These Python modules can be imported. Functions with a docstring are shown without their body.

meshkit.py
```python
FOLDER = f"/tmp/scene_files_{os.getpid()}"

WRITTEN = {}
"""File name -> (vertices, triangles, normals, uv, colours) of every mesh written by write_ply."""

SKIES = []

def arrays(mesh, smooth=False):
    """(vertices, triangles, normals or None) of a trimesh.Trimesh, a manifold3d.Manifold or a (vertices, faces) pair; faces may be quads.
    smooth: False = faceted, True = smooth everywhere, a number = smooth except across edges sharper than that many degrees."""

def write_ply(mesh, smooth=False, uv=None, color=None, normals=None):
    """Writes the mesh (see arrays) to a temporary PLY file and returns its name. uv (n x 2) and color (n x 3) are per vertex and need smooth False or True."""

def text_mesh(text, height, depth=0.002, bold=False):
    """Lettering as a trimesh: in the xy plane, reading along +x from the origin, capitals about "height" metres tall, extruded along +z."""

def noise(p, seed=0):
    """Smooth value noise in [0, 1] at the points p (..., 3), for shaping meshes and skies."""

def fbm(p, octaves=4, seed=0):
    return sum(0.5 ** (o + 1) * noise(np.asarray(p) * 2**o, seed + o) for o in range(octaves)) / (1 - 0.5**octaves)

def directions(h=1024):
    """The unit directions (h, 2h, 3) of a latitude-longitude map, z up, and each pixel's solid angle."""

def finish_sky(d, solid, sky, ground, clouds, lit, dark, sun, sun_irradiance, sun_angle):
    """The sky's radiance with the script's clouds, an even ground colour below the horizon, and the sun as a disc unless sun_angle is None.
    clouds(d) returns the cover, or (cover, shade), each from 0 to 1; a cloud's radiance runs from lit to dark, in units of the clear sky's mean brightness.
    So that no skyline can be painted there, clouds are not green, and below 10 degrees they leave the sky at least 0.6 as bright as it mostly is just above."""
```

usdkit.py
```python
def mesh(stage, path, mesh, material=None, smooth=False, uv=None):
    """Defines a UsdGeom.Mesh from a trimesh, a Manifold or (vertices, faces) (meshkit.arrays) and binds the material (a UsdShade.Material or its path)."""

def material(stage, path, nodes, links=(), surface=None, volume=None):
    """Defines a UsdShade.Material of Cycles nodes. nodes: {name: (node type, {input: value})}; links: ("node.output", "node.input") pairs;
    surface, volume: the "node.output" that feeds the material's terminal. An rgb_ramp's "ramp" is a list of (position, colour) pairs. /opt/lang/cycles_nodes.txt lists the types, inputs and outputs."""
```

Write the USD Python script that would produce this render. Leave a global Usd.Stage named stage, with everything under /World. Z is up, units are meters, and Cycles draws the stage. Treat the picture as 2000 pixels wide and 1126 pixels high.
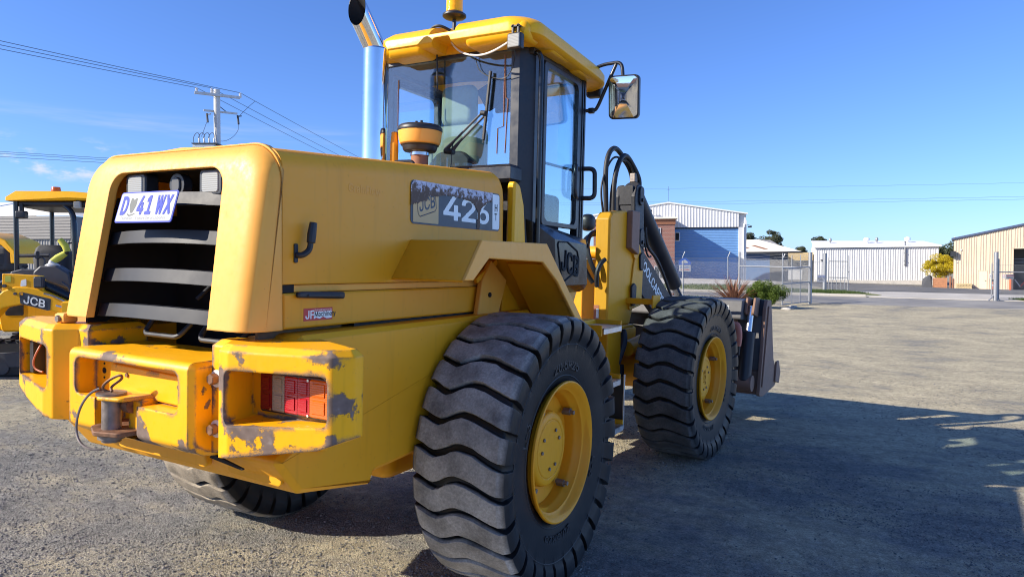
import math, random
import numpy as np
import trimesh
from manifold3d import Manifold, CrossSection, Mesh as MMesh
from scipy.interpolate import RBFInterpolator
import meshkit, usdkit
from pxr import Usd, UsdGeom, UsdLux, UsdShade, Gf, Sdf, Vt

stage = Usd.Stage.CreateInMemory()
UsdGeom.SetStageUpAxis(stage, UsdGeom.Tokens.z)
UsdGeom.SetStageMetersPerUnit(stage, 1.0)
world = UsdGeom.Xform.Define(stage, '/World')
stage.SetDefaultPrim(world.GetPrim())
UsdGeom.Scope.Define(stage, '/World/Looks')
rad = math.radians

# ------------------------------------------------------------ camera
YAW, PITCH = rad(28.9), rad(1.4)
CAM = np.array([2.70, -3.275, 1.66])
VIEW = np.array([-math.sin(YAW) * math.cos(PITCH), math.cos(YAW) * math.cos(PITCH), -math.sin(PITCH)])
RIGHT = np.array([math.cos(YAW), math.sin(YAW), 0.0])
UP = np.cross(RIGHT, VIEW)
cam = UsdGeom.Camera.Define(stage, '/World/camera')
cam.CreateHorizontalApertureAttr(36.0)
cam.CreateVerticalApertureAttr(36.0 * 576 / 1024)
cam.CreateFocalLengthAttr(36.0 * 1350 / 2000)
cam.CreateClippingRangeAttr(Gf.Vec2f(0.05, 20000))
cm = Gf.Matrix4d(*[float(x) for x in (*RIGHT, 0, *UP, 0, *(-VIEW), 0, *CAM, 1)])
cam.AddTransformOp().Set(cm)
cam.CreateExposureAttr(0.90)

# ------------------------------------------------------------ sky and sun
SUN_EL = rad(28.8)
SUN_H = np.array([-0.72, -0.694]); SUN_H /= np.linalg.norm(SUN_H)
SUN = np.array([SUN_H[0] * math.cos(SUN_EL), SUN_H[1] * math.cos(SUN_EL), math.sin(SUN_EL)])
SKY_STRENGTH, SUN_INTENSITY = 0.075, 1.25
CLOUD = (6.0, 6.2, 6.6)
dome = UsdLux.DomeLight.Define(stage, '/World/sky')
dome.GetPrim().SetCustomDataByKey('kind', 'structure')
def skymat():
    sm = lambda a, b, lo=0.0, hi=1.0: ('map_range', {'range_type': 'smoothstep', 'from_min': a, 'from_max': b, 'to_min': lo, 'to_max': hi, 'clamp': True})
    n = {'sky': ('sky_texture', {'sky_type': 'single_scattering', 'sun_disc': False, 'sun_elevation': SUN_EL,
                                 'sun_rotation': math.atan2(SUN[0], SUN[1]), 'altitude': 300.0, 'air_density': 1.0, 'aerosol_density': 0.6, 'ozone_density': 4.0}),
         'sat': ('hsv', {'hue': 0.5, 'saturation': 1.04, 'value': 1.0, 'fac': 1.0}),
         'tint': ('mix_color', {'blend_type': 'multiply', 'fac': 1.0, 'b': (0.90, 1.09, 1.58), 'use_clamp': False}),
         'tc': ('texture_coordinate', {}), 'sep': ('separate_xyz', {}),
         'el': ('math', {'math_type': 'arcsine'}), 'az': ('math', {'math_type': 'arctan2'}),
         'map': ('mapping', {'scale': (9.0, 9.0, 24.0)}), 'noise': ('noise_texture', {'scale': 1.5, 'detail': 7.0, 'roughness': 0.62}),
         'cov': sm(0.50, 0.68), 'lo': sm(0.10, 0.125), 'hi': sm(0.14, 0.168, 1.0, 0.0), 'azm': sm(-0.98, -1.05),
         'm1': ('math', {'math_type': 'multiply'}), 'm2': ('math', {'math_type': 'multiply'}), 'm3': ('math', {'math_type': 'multiply'}),
         'map2': ('mapping', {'scale': (3.0, 3.0, 40.0)}), 'noise2': ('noise_texture', {'scale': 1.2, 'detail': 5.0, 'roughness': 0.6}),
         'cov2': sm(0.38, 0.7, 0.0, 0.30), 'lo2': sm(0.166, 0.182), 'hi2': sm(0.184, 0.204, 1.0, 0.0), 'az2': sm(-0.60, -0.78),
         's1': ('math', {'math_type': 'multiply'}), 's2': ('math', {'math_type': 'multiply'}), 's3': ('math', {'math_type': 'multiply'}),
         'mx': ('math', {'math_type': 'maximum'}), 'mix': ('mix_color', {'b': CLOUD, 'use_clamp': False}),
         'bg': ('background_shader', {'strength': SKY_STRENGTH})}
    l = [('tc.generated', 'sep.vector'), ('sep.z', 'el.value1'), ('sep.x', 'az.value1'), ('sep.y', 'az.value2'), ('tc.generated', 'map.vector'), ('map.vector', 'noise.vector'),
         ('noise.fac', 'cov.value'), ('el.value', 'lo.value'), ('el.value', 'hi.value'), ('az.value', 'azm.value'), ('cov.result', 'm1.value1'), ('lo.result', 'm1.value2'),
         ('m1.value', 'm2.value1'), ('hi.result', 'm2.value2'), ('m2.value', 'm3.value1'), ('azm.result', 'm3.value2'),
         ('tc.generated', 'map2.vector'), ('map2.vector', 'noise2.vector'), ('noise2.fac', 'cov2.value'), ('el.value', 'lo2.value'), ('el.value', 'hi2.value'), ('az.value', 'az2.value'),
         ('cov2.result', 's1.value1'), ('lo2.result', 's1.value2'), ('s1.value', 's2.value1'), ('hi2.result', 's2.value2'), ('s2.value', 's3.value1'), ('az2.result', 's3.value2'),
         ('m3.value', 'mx.value1'), ('s3.value', 'mx.value2'), ('mx.value', 'mix.fac'), ('sky.color', 'sat.color'), ('sat.color', 'tint.a'), ('tint.result', 'mix.a'), ('mix.result', 'bg.color')]
    return usdkit.material(stage, '/World/Looks/sky', n, l, surface='bg.background')
UsdShade.MaterialBindingAPI.Apply(dome.GetPrim()).Bind(skymat())

sun = UsdLux.DistantLight.Define(stage, '/World/sun')
sun.CreateNormalizeAttr(True); sun.CreateIntensityAttr(SUN_INTENSITY); sun.CreateAngleAttr(0.5)
sun.CreateColorAttr(Gf.Vec3f(1.0, 0.91, 0.78))
_x = np.cross([0, 0, 1.0], SUN); _x /= np.linalg.norm(_x); _y = np.cross(SUN, _x)
sun.AddTransformOp().Set(Gf.Matrix4d(*[float(v) for v in (*_x, 0, *_y, 0, *SUN, 0, 0, 0, 30, 1)]))

# ------------------------------------------------------------ frames of reference
FWD2 = np.array([-math.sin(YAW), math.cos(YAW)]); RGT2 = RIGHT[:2]
def ground_xy(r, d):
    """metres to the right and metres away, on the ground plan -> world x, y"""
    return CAM[:2] + np.asarray(d)[..., None] * FWD2 + np.asarray(r)[..., None] * RGT2
ROLL = rad(1.5)
ROLL_Z = 0.98 * math.tan(ROLL)

def terrain_builder():
    pts, zs = [], []
    for x in (-1.3, -0.5, 0.3, 0.98):
        for y in (-1.5, 0.0, 1.5, 3.0, 4.5):
            pts.append((x, y)); zs.append((0.98 - x) * math.tan(ROLL) + .026)
    for x, y in ((2.2, -1), (2.6, 2), (3, -3), (3.5, 4), (6, 1), (6, 6), (2.5, 7)):
        pts.append((x, y)); zs.append(0.0)
    for r, d, z in ((-7.0, 10, .29), (-6, 6, .22), (-5, 15, .34), (-16, 18, .42), (-35, 45, .5), (-12, 31, .55), (24.1, 34.5, .2), (12.4, 31.8, .03), (14.2, 33, .12), (12.2, 37, .35),
                    (19.9, 44, .36), (15.6, 49.6, .75), (52, 77.8, -.41), (58, 96, -.2), (43.7, 100, .2), (20, 77, .95), (14, 77, .95), (0, 40, .7), (0, 90, .9), (-60, 90, .8),
                    (12, 15, 0), (20, 20, .05), (40, 30, .1), (4, 22, .08), (90, 80, -.3), (90, 130, .1), (0, 150, .6), (-120, 120, .5), (60, 150, .2), (0, -15, .1), (20, -15, 0), (-20, -15, .3)):
        pts.append(tuple(ground_xy(r, d))); zs.append(z)
    f = RBFInterpolator(np.array(pts), np.array(zs), kernel='linear', smoothing=0.6)
    def g(x, y):
        x = np.asarray(x, float); y = np.asarray(y, float)
        sh = x.shape
        q = np.stack([x.ravel(), y.ravel()], -1)
        dist = np.linalg.norm(q - CAM[:2], axis=1)
        z = f(q)
        k = np.clip((dist - 130) / 60, 0, 1)
        z = z * (1 - k) + 0.3 * k
        # exact side slope under the big machine
        e = np.maximum(np.abs(q[:, 0] + 0.1) / 1.5, np.abs(q[:, 1] - 1.4) / 3.6)
        w = np.clip((1.6 - e) / 0.5, 0, 1); w = w * w * (3 - 2 * w)
        plane = np.clip(0.98 - q[:, 0], -0.3, 4) * math.tan(ROLL) + .026
        return (z * (1 - w) + plane * w).reshape(sh)
    return g
gz = terrain_builder()
def W(r, d, h=0.0):
    x, y = ground_xy(r, d)
    return np.array([x, y, float(gz(x, y)) + h])

# ------------------------------------------------------------ naming and tagging
_used = {}
def numbered(parent, name):
    k = (parent, name); n = _used.get(k, 0); _used[k] = n + 1
    return f'{parent}/{name}' if n == 0 else f'{parent}/{name}_{n:03d}'
def tag(prim, label=None, cat=None, group=None, kind=None):
    p = prim.GetPrim() if hasattr(prim, 'GetPrim') else prim
    for k, v in (('label', label), ('category', cat), ('group', group), ('kind', kind)):
        if v:
            p.SetCustomDataByKey(k, v)
    return p
def thing(name, label=None, cat=None, loc=(0, 0, 0), rotz=0.0, group=None, roty=0.0, parent='/World'):
    x = UsdGeom.Xform.Define(stage, numbered(parent, name))
    x.AddTranslateOp().Set(Gf.Vec3d(*map(float, loc)))
    if rotz: x.AddRotateZOp().Set(float(rotz))
    if roty: x.AddRotateYOp().Set(float(roty))
    tag(x, label, cat, group)
    return str(x.GetPath())
def emit(parent, name, g, mat, smooth=32, label=None, cat=None, group=None, kind=None):
    m = g.mesh() if isinstance(g, G) else g
    p = numbered(parent, name)
    me = usdkit.mesh(stage, p, m, MATS[mat], smooth=smooth)
    tag(me, label, cat, group, kind)
    return p

# ------------------------------------------------------------ mesh helpers
def rotm(ax, a):
    c, s = math.cos(a), math.sin(a)
    return np.array({'x': [[1, 0, 0], [0, c, -s], [0, s, c]], 'y': [[c, 0, s], [0, 1, 0], [-s, 0, c]], 'z': [[c, -s, 0], [s, c, 0], [0, 0, 1]]}[ax])
def inset(poly, d):
    p = np.asarray(poly, float); n = len(p); out = []
    area = 0.5 * np.sum(p[:, 0] * np.roll(p[:, 1], -1) - np.roll(p[:, 0], -1) * p[:, 1])
    sg = 1 if area > 0 else -1
    for i in range(n):
        a, b, c = p[i - 1], p[i], p[(i + 1) % n]
        e1 = (b - a) / max(np.linalg.norm(b - a), 1e-9); e2 = (c - b) / max(np.linalg.norm(c - b), 1e-9)
        n1 = sg * np.array([-e1[1], e1[0]]); n2 = sg * np.array([-e2[1], e2[0]])
        k = n1 + n2; q = max(1 + n1 @ n2, 0.35)
        out.append(b + d * k / q)
    return np.array(out)
def tri2d(poly):
    import mapbox_earcut
    p = np.asarray(poly, float)
    return mapbox_earcut.triangulate_float64(p, np.array([len(p)], dtype=np.uint32)).reshape(-1, 3)
def rpoly(pts, r, n=5):
    """polygon with rounded corners; r a number or one per corner"""
    p = np.asarray(pts, float); out = []
    for i in range(len(p)):
        ri = r[i] if np.ndim(r) else r
        a, b, c = p[i - 1], p[i], p[(i + 1) % len(p)]
        u = (a - b) / np.linalg.norm(a - b); v = (c - b) / np.linalg.norm(c - b)
        ang = math.acos(np.clip(u @ v, -1, 1))
        if ri <= 0 or ang > 3.1: out.append(b); continue
        t = min(ri / math.tan(ang / 2), 0.49 * np.linalg.norm(a - b), 0.49 * np.linalg.norm(c - b))
        rr = t * math.tan(ang / 2)
        cen = b + (u + v) / np.linalg.norm(u + v) * (rr / math.sin(ang / 2))
        s, e = b + u * t - cen, b + v * t - cen
        a0 = math.atan2(s[1], s[0]); da = (math.atan2(e[1], e[0]) - a0 + math.pi) % (2 * math.pi) - math.pi
        for k in range(n + 1):
            th = a0 + da * k / n; out.append(cen + rr * np.array([math.cos(th), math.sin(th)]))
    return np.array(out)
def rect(x0, x1, y0, y1, r=0.0, n=5):
    q = [(x0, y0), (x1, y0), (x1, y1), (x0, y1)]
    return rpoly(q, r, n) if r else np.array(q, float)

class G:
    """collects pieces of one mesh"""
    def __init__(self): self.v, self.f, self.n = [], [], 0
    def add(self, v, f):
        v = np.asarray(v, float); f = np.asarray(f, int)
        if f.ndim == 2 and f.shape[1] == 4: f = np.vstack([f[:, [0, 1, 2]], f[:, [0, 2, 3]]])
        self.v.append(v); self.f.append(f + self.n); self.n += len(v); return self
    def tm(self, m): return self.add(m.vertices, m.faces)
    def mani(self, m):
        q = m.to_mesh(); return self.add(q.vert_properties[:, :3], q.tri_verts)
    def prism(self, poly, axis, a, b, bev=0.0):
        """polygon extruded along axis x (poly = y,z), y (poly = x,z) or z (poly = x,y) from a to b"""
        p = np.asarray(poly, float); n = len(p)
        area = 0.5 * np.sum(p[:, 0] * np.roll(p[:, 1], -1) - np.roll(p[:, 0], -1) * p[:, 1])
        if area < 0: p = p[::-1]
        if a > b: a, b = b, a
        if bev > 0:
            q = inset(p, bev); rings = [(q, a), (p, a + bev), (p, b - bev), (q, b)]
        else: rings = [(p, a), (p, b)]
        def pl(q, h):
            o = np.empty((n, 3)); h = np.full(n, h)
            if axis == 'z': o[:, 0], o[:, 1], o[:, 2] = q[:, 0], q[:, 1], h
            elif axis == 'x': o[:, 1], o[:, 2], o[:, 0] = q[:, 0], q[:, 1], h
            else: o[:, 0], o[:, 2], o[:, 1] = q[:, 0], q[:, 1], h
            return o
        v = np.vstack([pl(q, h) for q, h in rings]); f = []
        k = np.arange(n); k1 = (k + 1) % n
        for r in range(len(rings) - 1):
            o, o2 = r * n, (r + 1) * n
            f.append(np.stack([o + k, o + k1, o2 + k1], 1)); f.append(np.stack([o + k, o2 + k1, o2 + k], 1))
        t0 = t1 = tri2d(p)
        f.append(t0[:, ::-1]); f.append(t1 + (len(rings) - 1) * n)
        f = np.vstack(f)
        if axis == 'y': f = f[:, ::-1]
        return self.add(v, f)
    def box(self, x0, x1, y0, y1, z0, z1, bev=0.0):
        return self.prism(rect(min(x0, x1), max(x0, x1), min(y0, y1), max(y0, y1)), 'z', z0, z1, bev)
    def obox(self, c, size, R=None, bev=0.0):
        s = np.asarray(size, float) / 2; g = G().box(-s[0], s[0], -s[1], s[1], -s[2], s[2], bev)
        v = np.vstack(g.v)
        if R is not None: v = v @ np.asarray(R).T
        return self.add(v + np.asarray(c), np.vstack(g.f))
    def bar(self, p0, p1, w, h, bev=0.0, up=(0, 0, 1)):
        p0, p1 = np.asarray(p0, float), np.asarray(p1, float); d = p1 - p0; L = np.linalg.norm(d); d /= L
        u = np.asarray(up, float)
        if abs(u @ d) > 0.98: u = np.array([1.0, 0, 0])
        s = np.cross(d, u); s /= np.linalg.norm(s); u = np.cross(s, d)
        return self.obox((p0 + p1) / 2, (L, w, h), np.stack([d, s, u], 1), bev)
    def tube(self, pts, r, n=10, cap=True, closed=False):
        p = np.asarray(pts, float); m = len(p); rr = np.full(m, r) if np.ndim(r) == 0 else np.asarray(r, float)
        t = np.gradient(p, axis=0)
        if closed: t = np.roll(p, -1, 0) - np.roll(p, 1, 0)
        t /= np.maximum(np.linalg.norm(t, axis=1, keepdims=True), 1e-12)
        u = np.array([0, 0, 1.0]) if abs(t[0][2]) < 0.9 else np.array([1.0, 0, 0])
        rings = []
        for i in range(m):
            u = u - (u @ t[i]) * t[i]; u /= np.linalg.norm(u); w = np.cross(t[i], u)
            a = np.arange(n) * 2 * math.pi / n
            rings.append(p[i] + rr[i] * (np.cos(a)[:, None] * u + np.sin(a)[:, None] * w))
        v = np.vstack(rings); f = []; k = np.arange(n); k1 = (k + 1) % n
        for i in range(m - (0 if closed else 1)):
            o, o2 = i * n, ((i + 1) % m) * n
            f.append(np.stack([o + k, o + k1, o2 + k1], 1)); f.append(np.stack([o + k, o2 + k1, o2 + k], 1))
        if cap and not closed:
            v = np.vstack([v, p[0], p[-1]]); c0, c1 = m * n, m * n + 1
            f.append(np.stack([np.full(n, c0), k1, k], 1)); o = (m - 1) * n
            f.append(np.stack([np.full(n, c1), o + k, o + k1], 1))
        return self.add(v, np.vstack(f))
    def cyl(self, p0, p1, r0, r1=None, n=20, bev=0.0):
        p0, p1 = np.asarray(p0, float), np.asarray(p1, float); r1 = r0 if r1 is None else r1
        if bev:
            d = (p1 - p0) / np.linalg.norm(p1 - p0)
            return self.tube([p0, p0 + d * 1e-4, p0 + d * bev, p1 - d * bev, p1 - d * 1e-4, p1], [1e-4, r0 - bev, r0, r1, r1 - bev, 1e-4], n)
        return self.tube([p0, p1], [r0, r1], n)
    def rev(self, prof, axis='z', c=(0, 0, 0), n=40, arc=None):
        """revolve (r, h) about the axis through c; h runs along the axis"""
        p = np.asarray(prof, float); m = len(p); full = arc is None
        a = np.arange(n) * 2 * math.pi / n if full else np.linspace(arc[0], arc[1], n)
        R, H = p[:, 0], p[:, 1]
        ca, sa = np.cos(a)[:, None], np.sin(a)[:, None]
        x, y, h = ca * R, sa * R, np.broadcast_to(H, (n, m))
        o = {'z': (x, y, h), 'x': (h, x, y), 'y': (y, h, x)}[axis]
        v = np.stack(o, -1).reshape(-1, 3) + np.asarray(c)
        i = np.arange(n if full else n - 1); i1 = (i + 1) % n; f = []
        for j in range(m - 1):
            f.append(np.stack([i * m + j, i1 * m + j, i1 * m + j + 1], 1)); f.append(np.stack([i * m + j, i1 * m + j + 1, i * m + j + 1], 1))
        return self.add(v, np.vstack(f))
    def grid(self, P):
        P = np.asarray(P, float); a, b = P.shape[:2]
        idx = np.arange(a * b).reshape(a, b)
        q = np.stack([idx[:-1, :-1], idx[1:, :-1], idx[1:, 1:], idx[:-1, 1:]], -1).reshape(-1, 4)
        return self.add(P.reshape(-1, 3), q)
    def rbox(self, x0, x1, y0, y1, z0, z1, r, n=16):
        s = Manifold.sphere(r, n)
        m = Manifold.batch_hull([s.translate((x, y, z)) for x in (x0 + r, x1 - r) for y in (y0 + r, y1 - r) for z in (z0 + r, z1 - r)])
        return self.mani(m)
    def move(self, R=None, t=(0, 0, 0)):
        for i in range(len(self.v)):
            v = self.v[i]
            if R is not None: v = v @ np.asarray(R).T
            self.v[i] = v + np.asarray(t)
        return self
    def scale(self, s):
        for i in range(len(self.v)): self.v[i] = self.v[i] * np.asarray(s)
        if np.prod(np.broadcast_to(s, 3)) < 0: self.f = [f[:, ::-1] for f in self.f]
        return self
    def join(self, g):
        for v, f in zip(g.v, g.f): pass
        m = g.mesh(); return self.add(m[0], m[1])
    def mesh(self):
        return (np.vstack(self.v), np.vstack(self.f))
def mbox(x0, x1, y0, y1, z0, z1):
    return Manifold.cube((x1 - x0, y1 - y0, z1 - z0)).translate((x0, y0, z0))
def mprism(poly, axis, a, b, bev=0.0):
    g = G().prism(poly, axis, a, b, bev); v, f = g.mesh()
    tm = trimesh.Trimesh(v, f, process=False)
    if tm.volume < 0: tm.invert()
    return Manifold(MMesh(np.asarray(tm.vertices, np.float32), np.asarray(tm.faces, np.uint32)))
def spline(pts, n=24):
    from scipy.interpolate import CubicSpline
    p = np.asarray(pts, float); d = np.r_[0, np.cumsum(np.sqrt(np.linalg.norm(np.diff(p, axis=0), axis=1)))]
    return CubicSpline(d, p)(np.linspace(0, d[-1], n))
def fillet(pts, r, n=6):
    """3D polyline with rounded corners"""
    p = [np.asarray(q, float) for q in pts]; out = [p[0]]
    for a, b, c in zip(p, p[1:], p[2:]):
        u, v = (a - b), (c - b); lu, lv = np.linalg.norm(u), np.linalg.norm(v); t = min(r, lu * 0.49, lv * 0.49)
        s, e = b + u / lu * t, b + v / lv * t
        for k in range(n + 1):
            w = k / n; out.append((1 - w) ** 2 * s + 2 * w * (1 - w) * b + w * w * e)
    out.append(p[-1]); return np.array(out)
def text(g, s, h, o, xa, ya, depth=0.0015, bold=True, sx=1.0, sy=1.0, shear=0.0, center=False, back=0.0005):
    """lettering lying in the plane of xa (reading direction) and ya (up), centred or starting at o"""
    m = meshkit.text_mesh(s, h, depth, bold); v = np.array(m.vertices)
    if center: v[:, :2] -= (v[:, :2].min(0) + v[:, :2].max(0)) / 2
    v[:, 0] *= sx; v[:, 1] *= sy; v[:, 0] += shear * v[:, 1]
    xa, ya = np.asarray(xa, float), np.asarray(ya, float); za = np.cross(xa, ya)
    v[:, 2] -= back
    return g.add(np.asarray(o) + v[:, :1] * xa + v[:, 1:2] * ya + v[:, 2:] * za, m.faces)
# ------------------------------------------------------------ materials
MATS = {}
def mat(name, n, l, surface='p.BSDF', volume=None):
    MATS[name] = usdkit.material(stage, f'/World/Looks/{name}', n, l, surface=surface, volume=volume)
def plain(name, col, rough=0.5, metal=0.0, spec=0.5, coat=0.0, var=0.12, scale=12.0, bump=0.0, bscale=200.0, emit_=None, bev=0.0, island=0.0):
    """one colour with a little mottling"""
    c = np.asarray(col, float)
    n = {'tc': ('texture_coordinate', {}), 'noise': ('noise_texture', {'scale': scale, 'detail': 5.0, 'roughness': 0.6}),
         'ramp': ('rgb_ramp', {'ramp': [(0.25, tuple(c * (1 - var))), (0.75, tuple(np.minimum(c * (1 + var), 1)))]}),
         'rr': ('map_range', {'from_min': 0.3, 'from_max': 0.7, 'to_min': max(rough - 0.07, 0.02), 'to_max': min(rough + 0.09, 1)}),
         'p': ('principled_bsdf', {'metallic': metal, 'specular_ior_level': spec, 'coat_weight': coat, 'coat_roughness': 0.1})}
    l = [('tc.object', 'noise.vector'), ('noise.fac', 'ramp.fac'), ('noise.fac', 'rr.value'), ('ramp.color', 'p.base_color'), ('rr.result', 'p.roughness')]
    if emit_:
        n['p'][1].update({'emission_color': emit_[0], 'emission_strength': emit_[1]})
    if bump:
        n['bn'] = ('noise_texture', {'scale': bscale, 'detail': 4.0}); n['b'] = ('bump', {'strength': bump, 'distance': 0.003})
        l += [('tc.object', 'bn.vector'), ('bn.fac', 'b.height'), ('b.normal', 'p.normal')]
        if bev: n['bv'] = ('bevel', {'radius': bev}); l += [('bv.bevel', 'b.normal')]
    elif bev:
        n['bv'] = ('bevel', {'radius': bev}); l += [('bv.bevel', 'p.normal')]
    mat(name, n, l)

def paint(name, base, faded, rough=0.38, chips=(), wear=0.0, primer=(0.165, 0.115, 0.092), wear_scale=7.0, bev=0.008, coat=0.0, dirt=0.35, wear_thr=0.62):
    """machine paint: slow fading, dust specks, scratches, and chips down to the primer along the edges"""
    n = {'tc': ('texture_coordinate', {}),
         'n1': ('noise_texture', {'scale': 2.4, 'detail': 6.0, 'roughness': 0.62}),
         'r1': ('map_range', {'from_min': 0.35, 'from_max': 0.68, 'to_min': 0.0, 'to_max': 1.0, 'clamp': True}),
         'c1': ('mix_color', {'a': base, 'b': faded}),
         'n2': ('noise_texture', {'scale': 42.0, 'detail': 6.0, 'roughness': 0.7}),
         'r2': ('map_range', {'from_min': 0.62, 'from_max': 0.80, 'to_min': 0.0, 'to_max': dirt, 'clamp': True}),
         'c2': ('mix_color', {'b': (0.10, 0.065, 0.03)}),
         # vertical run-off streaks
         'mp': ('mapping', {'scale': (14.0, 14.0, 1.1)}),
         'n3': ('noise_texture', {'scale': 2.0, 'detail': 5.0, 'roughness': 0.6}),
         'r3': ('map_range', {'from_min': 0.56, 'from_max': 0.8, 'to_min': 0.0, 'to_max': 0.34, 'clamp': True}),
         'c3': ('mix_color', {'b': tuple(np.asarray(faded) * 0.62)}),
         # fine scratches
         'mps': ('mapping', {'scale': (3.0, 30.0, 55.0), 'rotation': (0.5, 0.2, 0.3)}),
         'n5': ('noise_texture', {'scale': 2.6, 'detail': 3.0, 'roughness': 0.5}),
         'r5': ('map_range', {'from_min': 0.735, 'from_max': 0.76, 'to_min': 0.0, 'to_max': 0.55, 'clamp': True}),
         'c5': ('mix_color', {'b': (0.09, 0.07, 0.05)}),
         'bv': ('bevel', {'radius': bev}),
         'bn': ('noise_texture', {'scale': 9.0, 'detail': 2.0}),
         'b': ('bump', {'strength': 0.06, 'distance': 0.02}),
         'rr': ('map_range', {'from_min': 0.3, 'from_max': 0.75, 'to_min': rough - 0.08, 'to_max': rough + 0.16}),
         'p': ('principled_bsdf', {'coat_weight': coat, 'coat_roughness': 0.15, 'specular_ior_level': 0.32})}
    l = [('tc.object', 'n1.vector'), ('n1.fac', 'r1.value'), ('r1.result', 'c1.fac'), ('tc.object', 'n2.vector'), ('n2.fac', 'r2.value'),
         ('c1.result', 'c2.a'), ('r2.result', 'c2.fac'), ('tc.object', 'mp.vector'), ('mp.vector', 'n3.vector'), ('n3.fac', 'r3.value'), ('r3.result', 'c3.fac'),
         ('c2.result', 'c3.a'), ('tc.object', 'mps.vector'), ('mps.vector', 'n5.vector'), ('n5.fac', 'r5.value'), ('r5.result', 'c5.fac'), ('c3.result', 'c5.a'),
         ('tc.object', 'bn.vector'), ('bn.fac', 'b.height'), ('bv.bevel', 'b.normal'), ('b.normal', 'p.normal'), ('n2.fac', 'rr.value')]
    last, rl = 'c5.result', 'rr.result'
    if wear:
        n.update({'geo': ('geometry', {}), 'bw': ('bevel', {'radius': 0.042, 'samples': 8}), 'dot': ('vector_math', {'math_type': 'dot_product'}),
                  'e': ('map_range', {'from_min': 1.0, 'from_max': 0.86, 'to_min': 0.0, 'to_max': wear, 'clamp': True}),
                  'nw': ('noise_texture', {'scale': wear_scale, 'detail': 8.0, 'roughness': 0.62}),
                  'ad': ('math', {'math_type': 'add'}),
                  'ms': ('map_range', {'from_min': wear_thr + 0.05, 'from_max': wear_thr + 0.062, 'to_min': 0.0, 'to_max': 1.0, 'clamp': True}),
                  'ms2': ('map_range', {'from_min': wear_thr + 0.035, 'from_max': wear_thr + 0.05, 'to_min': 0.0, 'to_max': 0.8, 'clamp': True}),
                  'nc': ('noise_texture', {'scale': 30.0, 'detail': 4.0}),
                  'pc': ('rgb_ramp', {'ramp': [(0.35, tuple(np.asarray(primer) * 0.75)), (0.6, primer), (0.75, (0.24, 0.20, 0.17))]}),
                  'ce': ('mix_color', {'b': (0.16, 0.10, 0.03)}), 'cw': ('mix_color', {}),
                  'rw': ('mix_float', {'b': 0.75})})
        l += [('bw.bevel', 'dot.vector1'), ('geo.normal', 'dot.vector2'), ('dot.value', 'e.value'), ('tc.object', 'nw.vector'), ('nw.fac', 'ad.value1'), ('e.result', 'ad.value2'),
              ('ad.value', 'ms.value'), ('ad.value', 'ms2.value'), (last, 'ce.a'), ('ms2.result', 'ce.fac'), ('tc.object', 'nc.vector'), ('nc.fac', 'pc.fac'),
              ('ce.result', 'cw.a'), ('pc.color', 'cw.b'), ('ms.result', 'cw.fac'), (rl, 'rw.a'), ('ms.result', 'rw.fac')]
        prev = 'ad.value'
        for k, (cx, cy, cz, cr) in enumerate(chips):     # places scraped hardest
            n.update({f'cd{k}': ('vector_math', {'math_type': 'distance', 'vector2': (cx, cy, cz)}), f'cr{k}': ('map_range', {'from_min': cr, 'from_max': 0.0, 'to_min': 0.0, 'to_max': 0.135, 'clamp': True}), f'ca{k}': ('math', {'math_type': 'add'})})
            l += [('tc.object', f'cd{k}.vector1'), (f'cd{k}.value', f'cr{k}.value'), (prev, f'ca{k}.value1'), (f'cr{k}.result', f'ca{k}.value2')]; prev = f'ca{k}.value'
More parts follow.
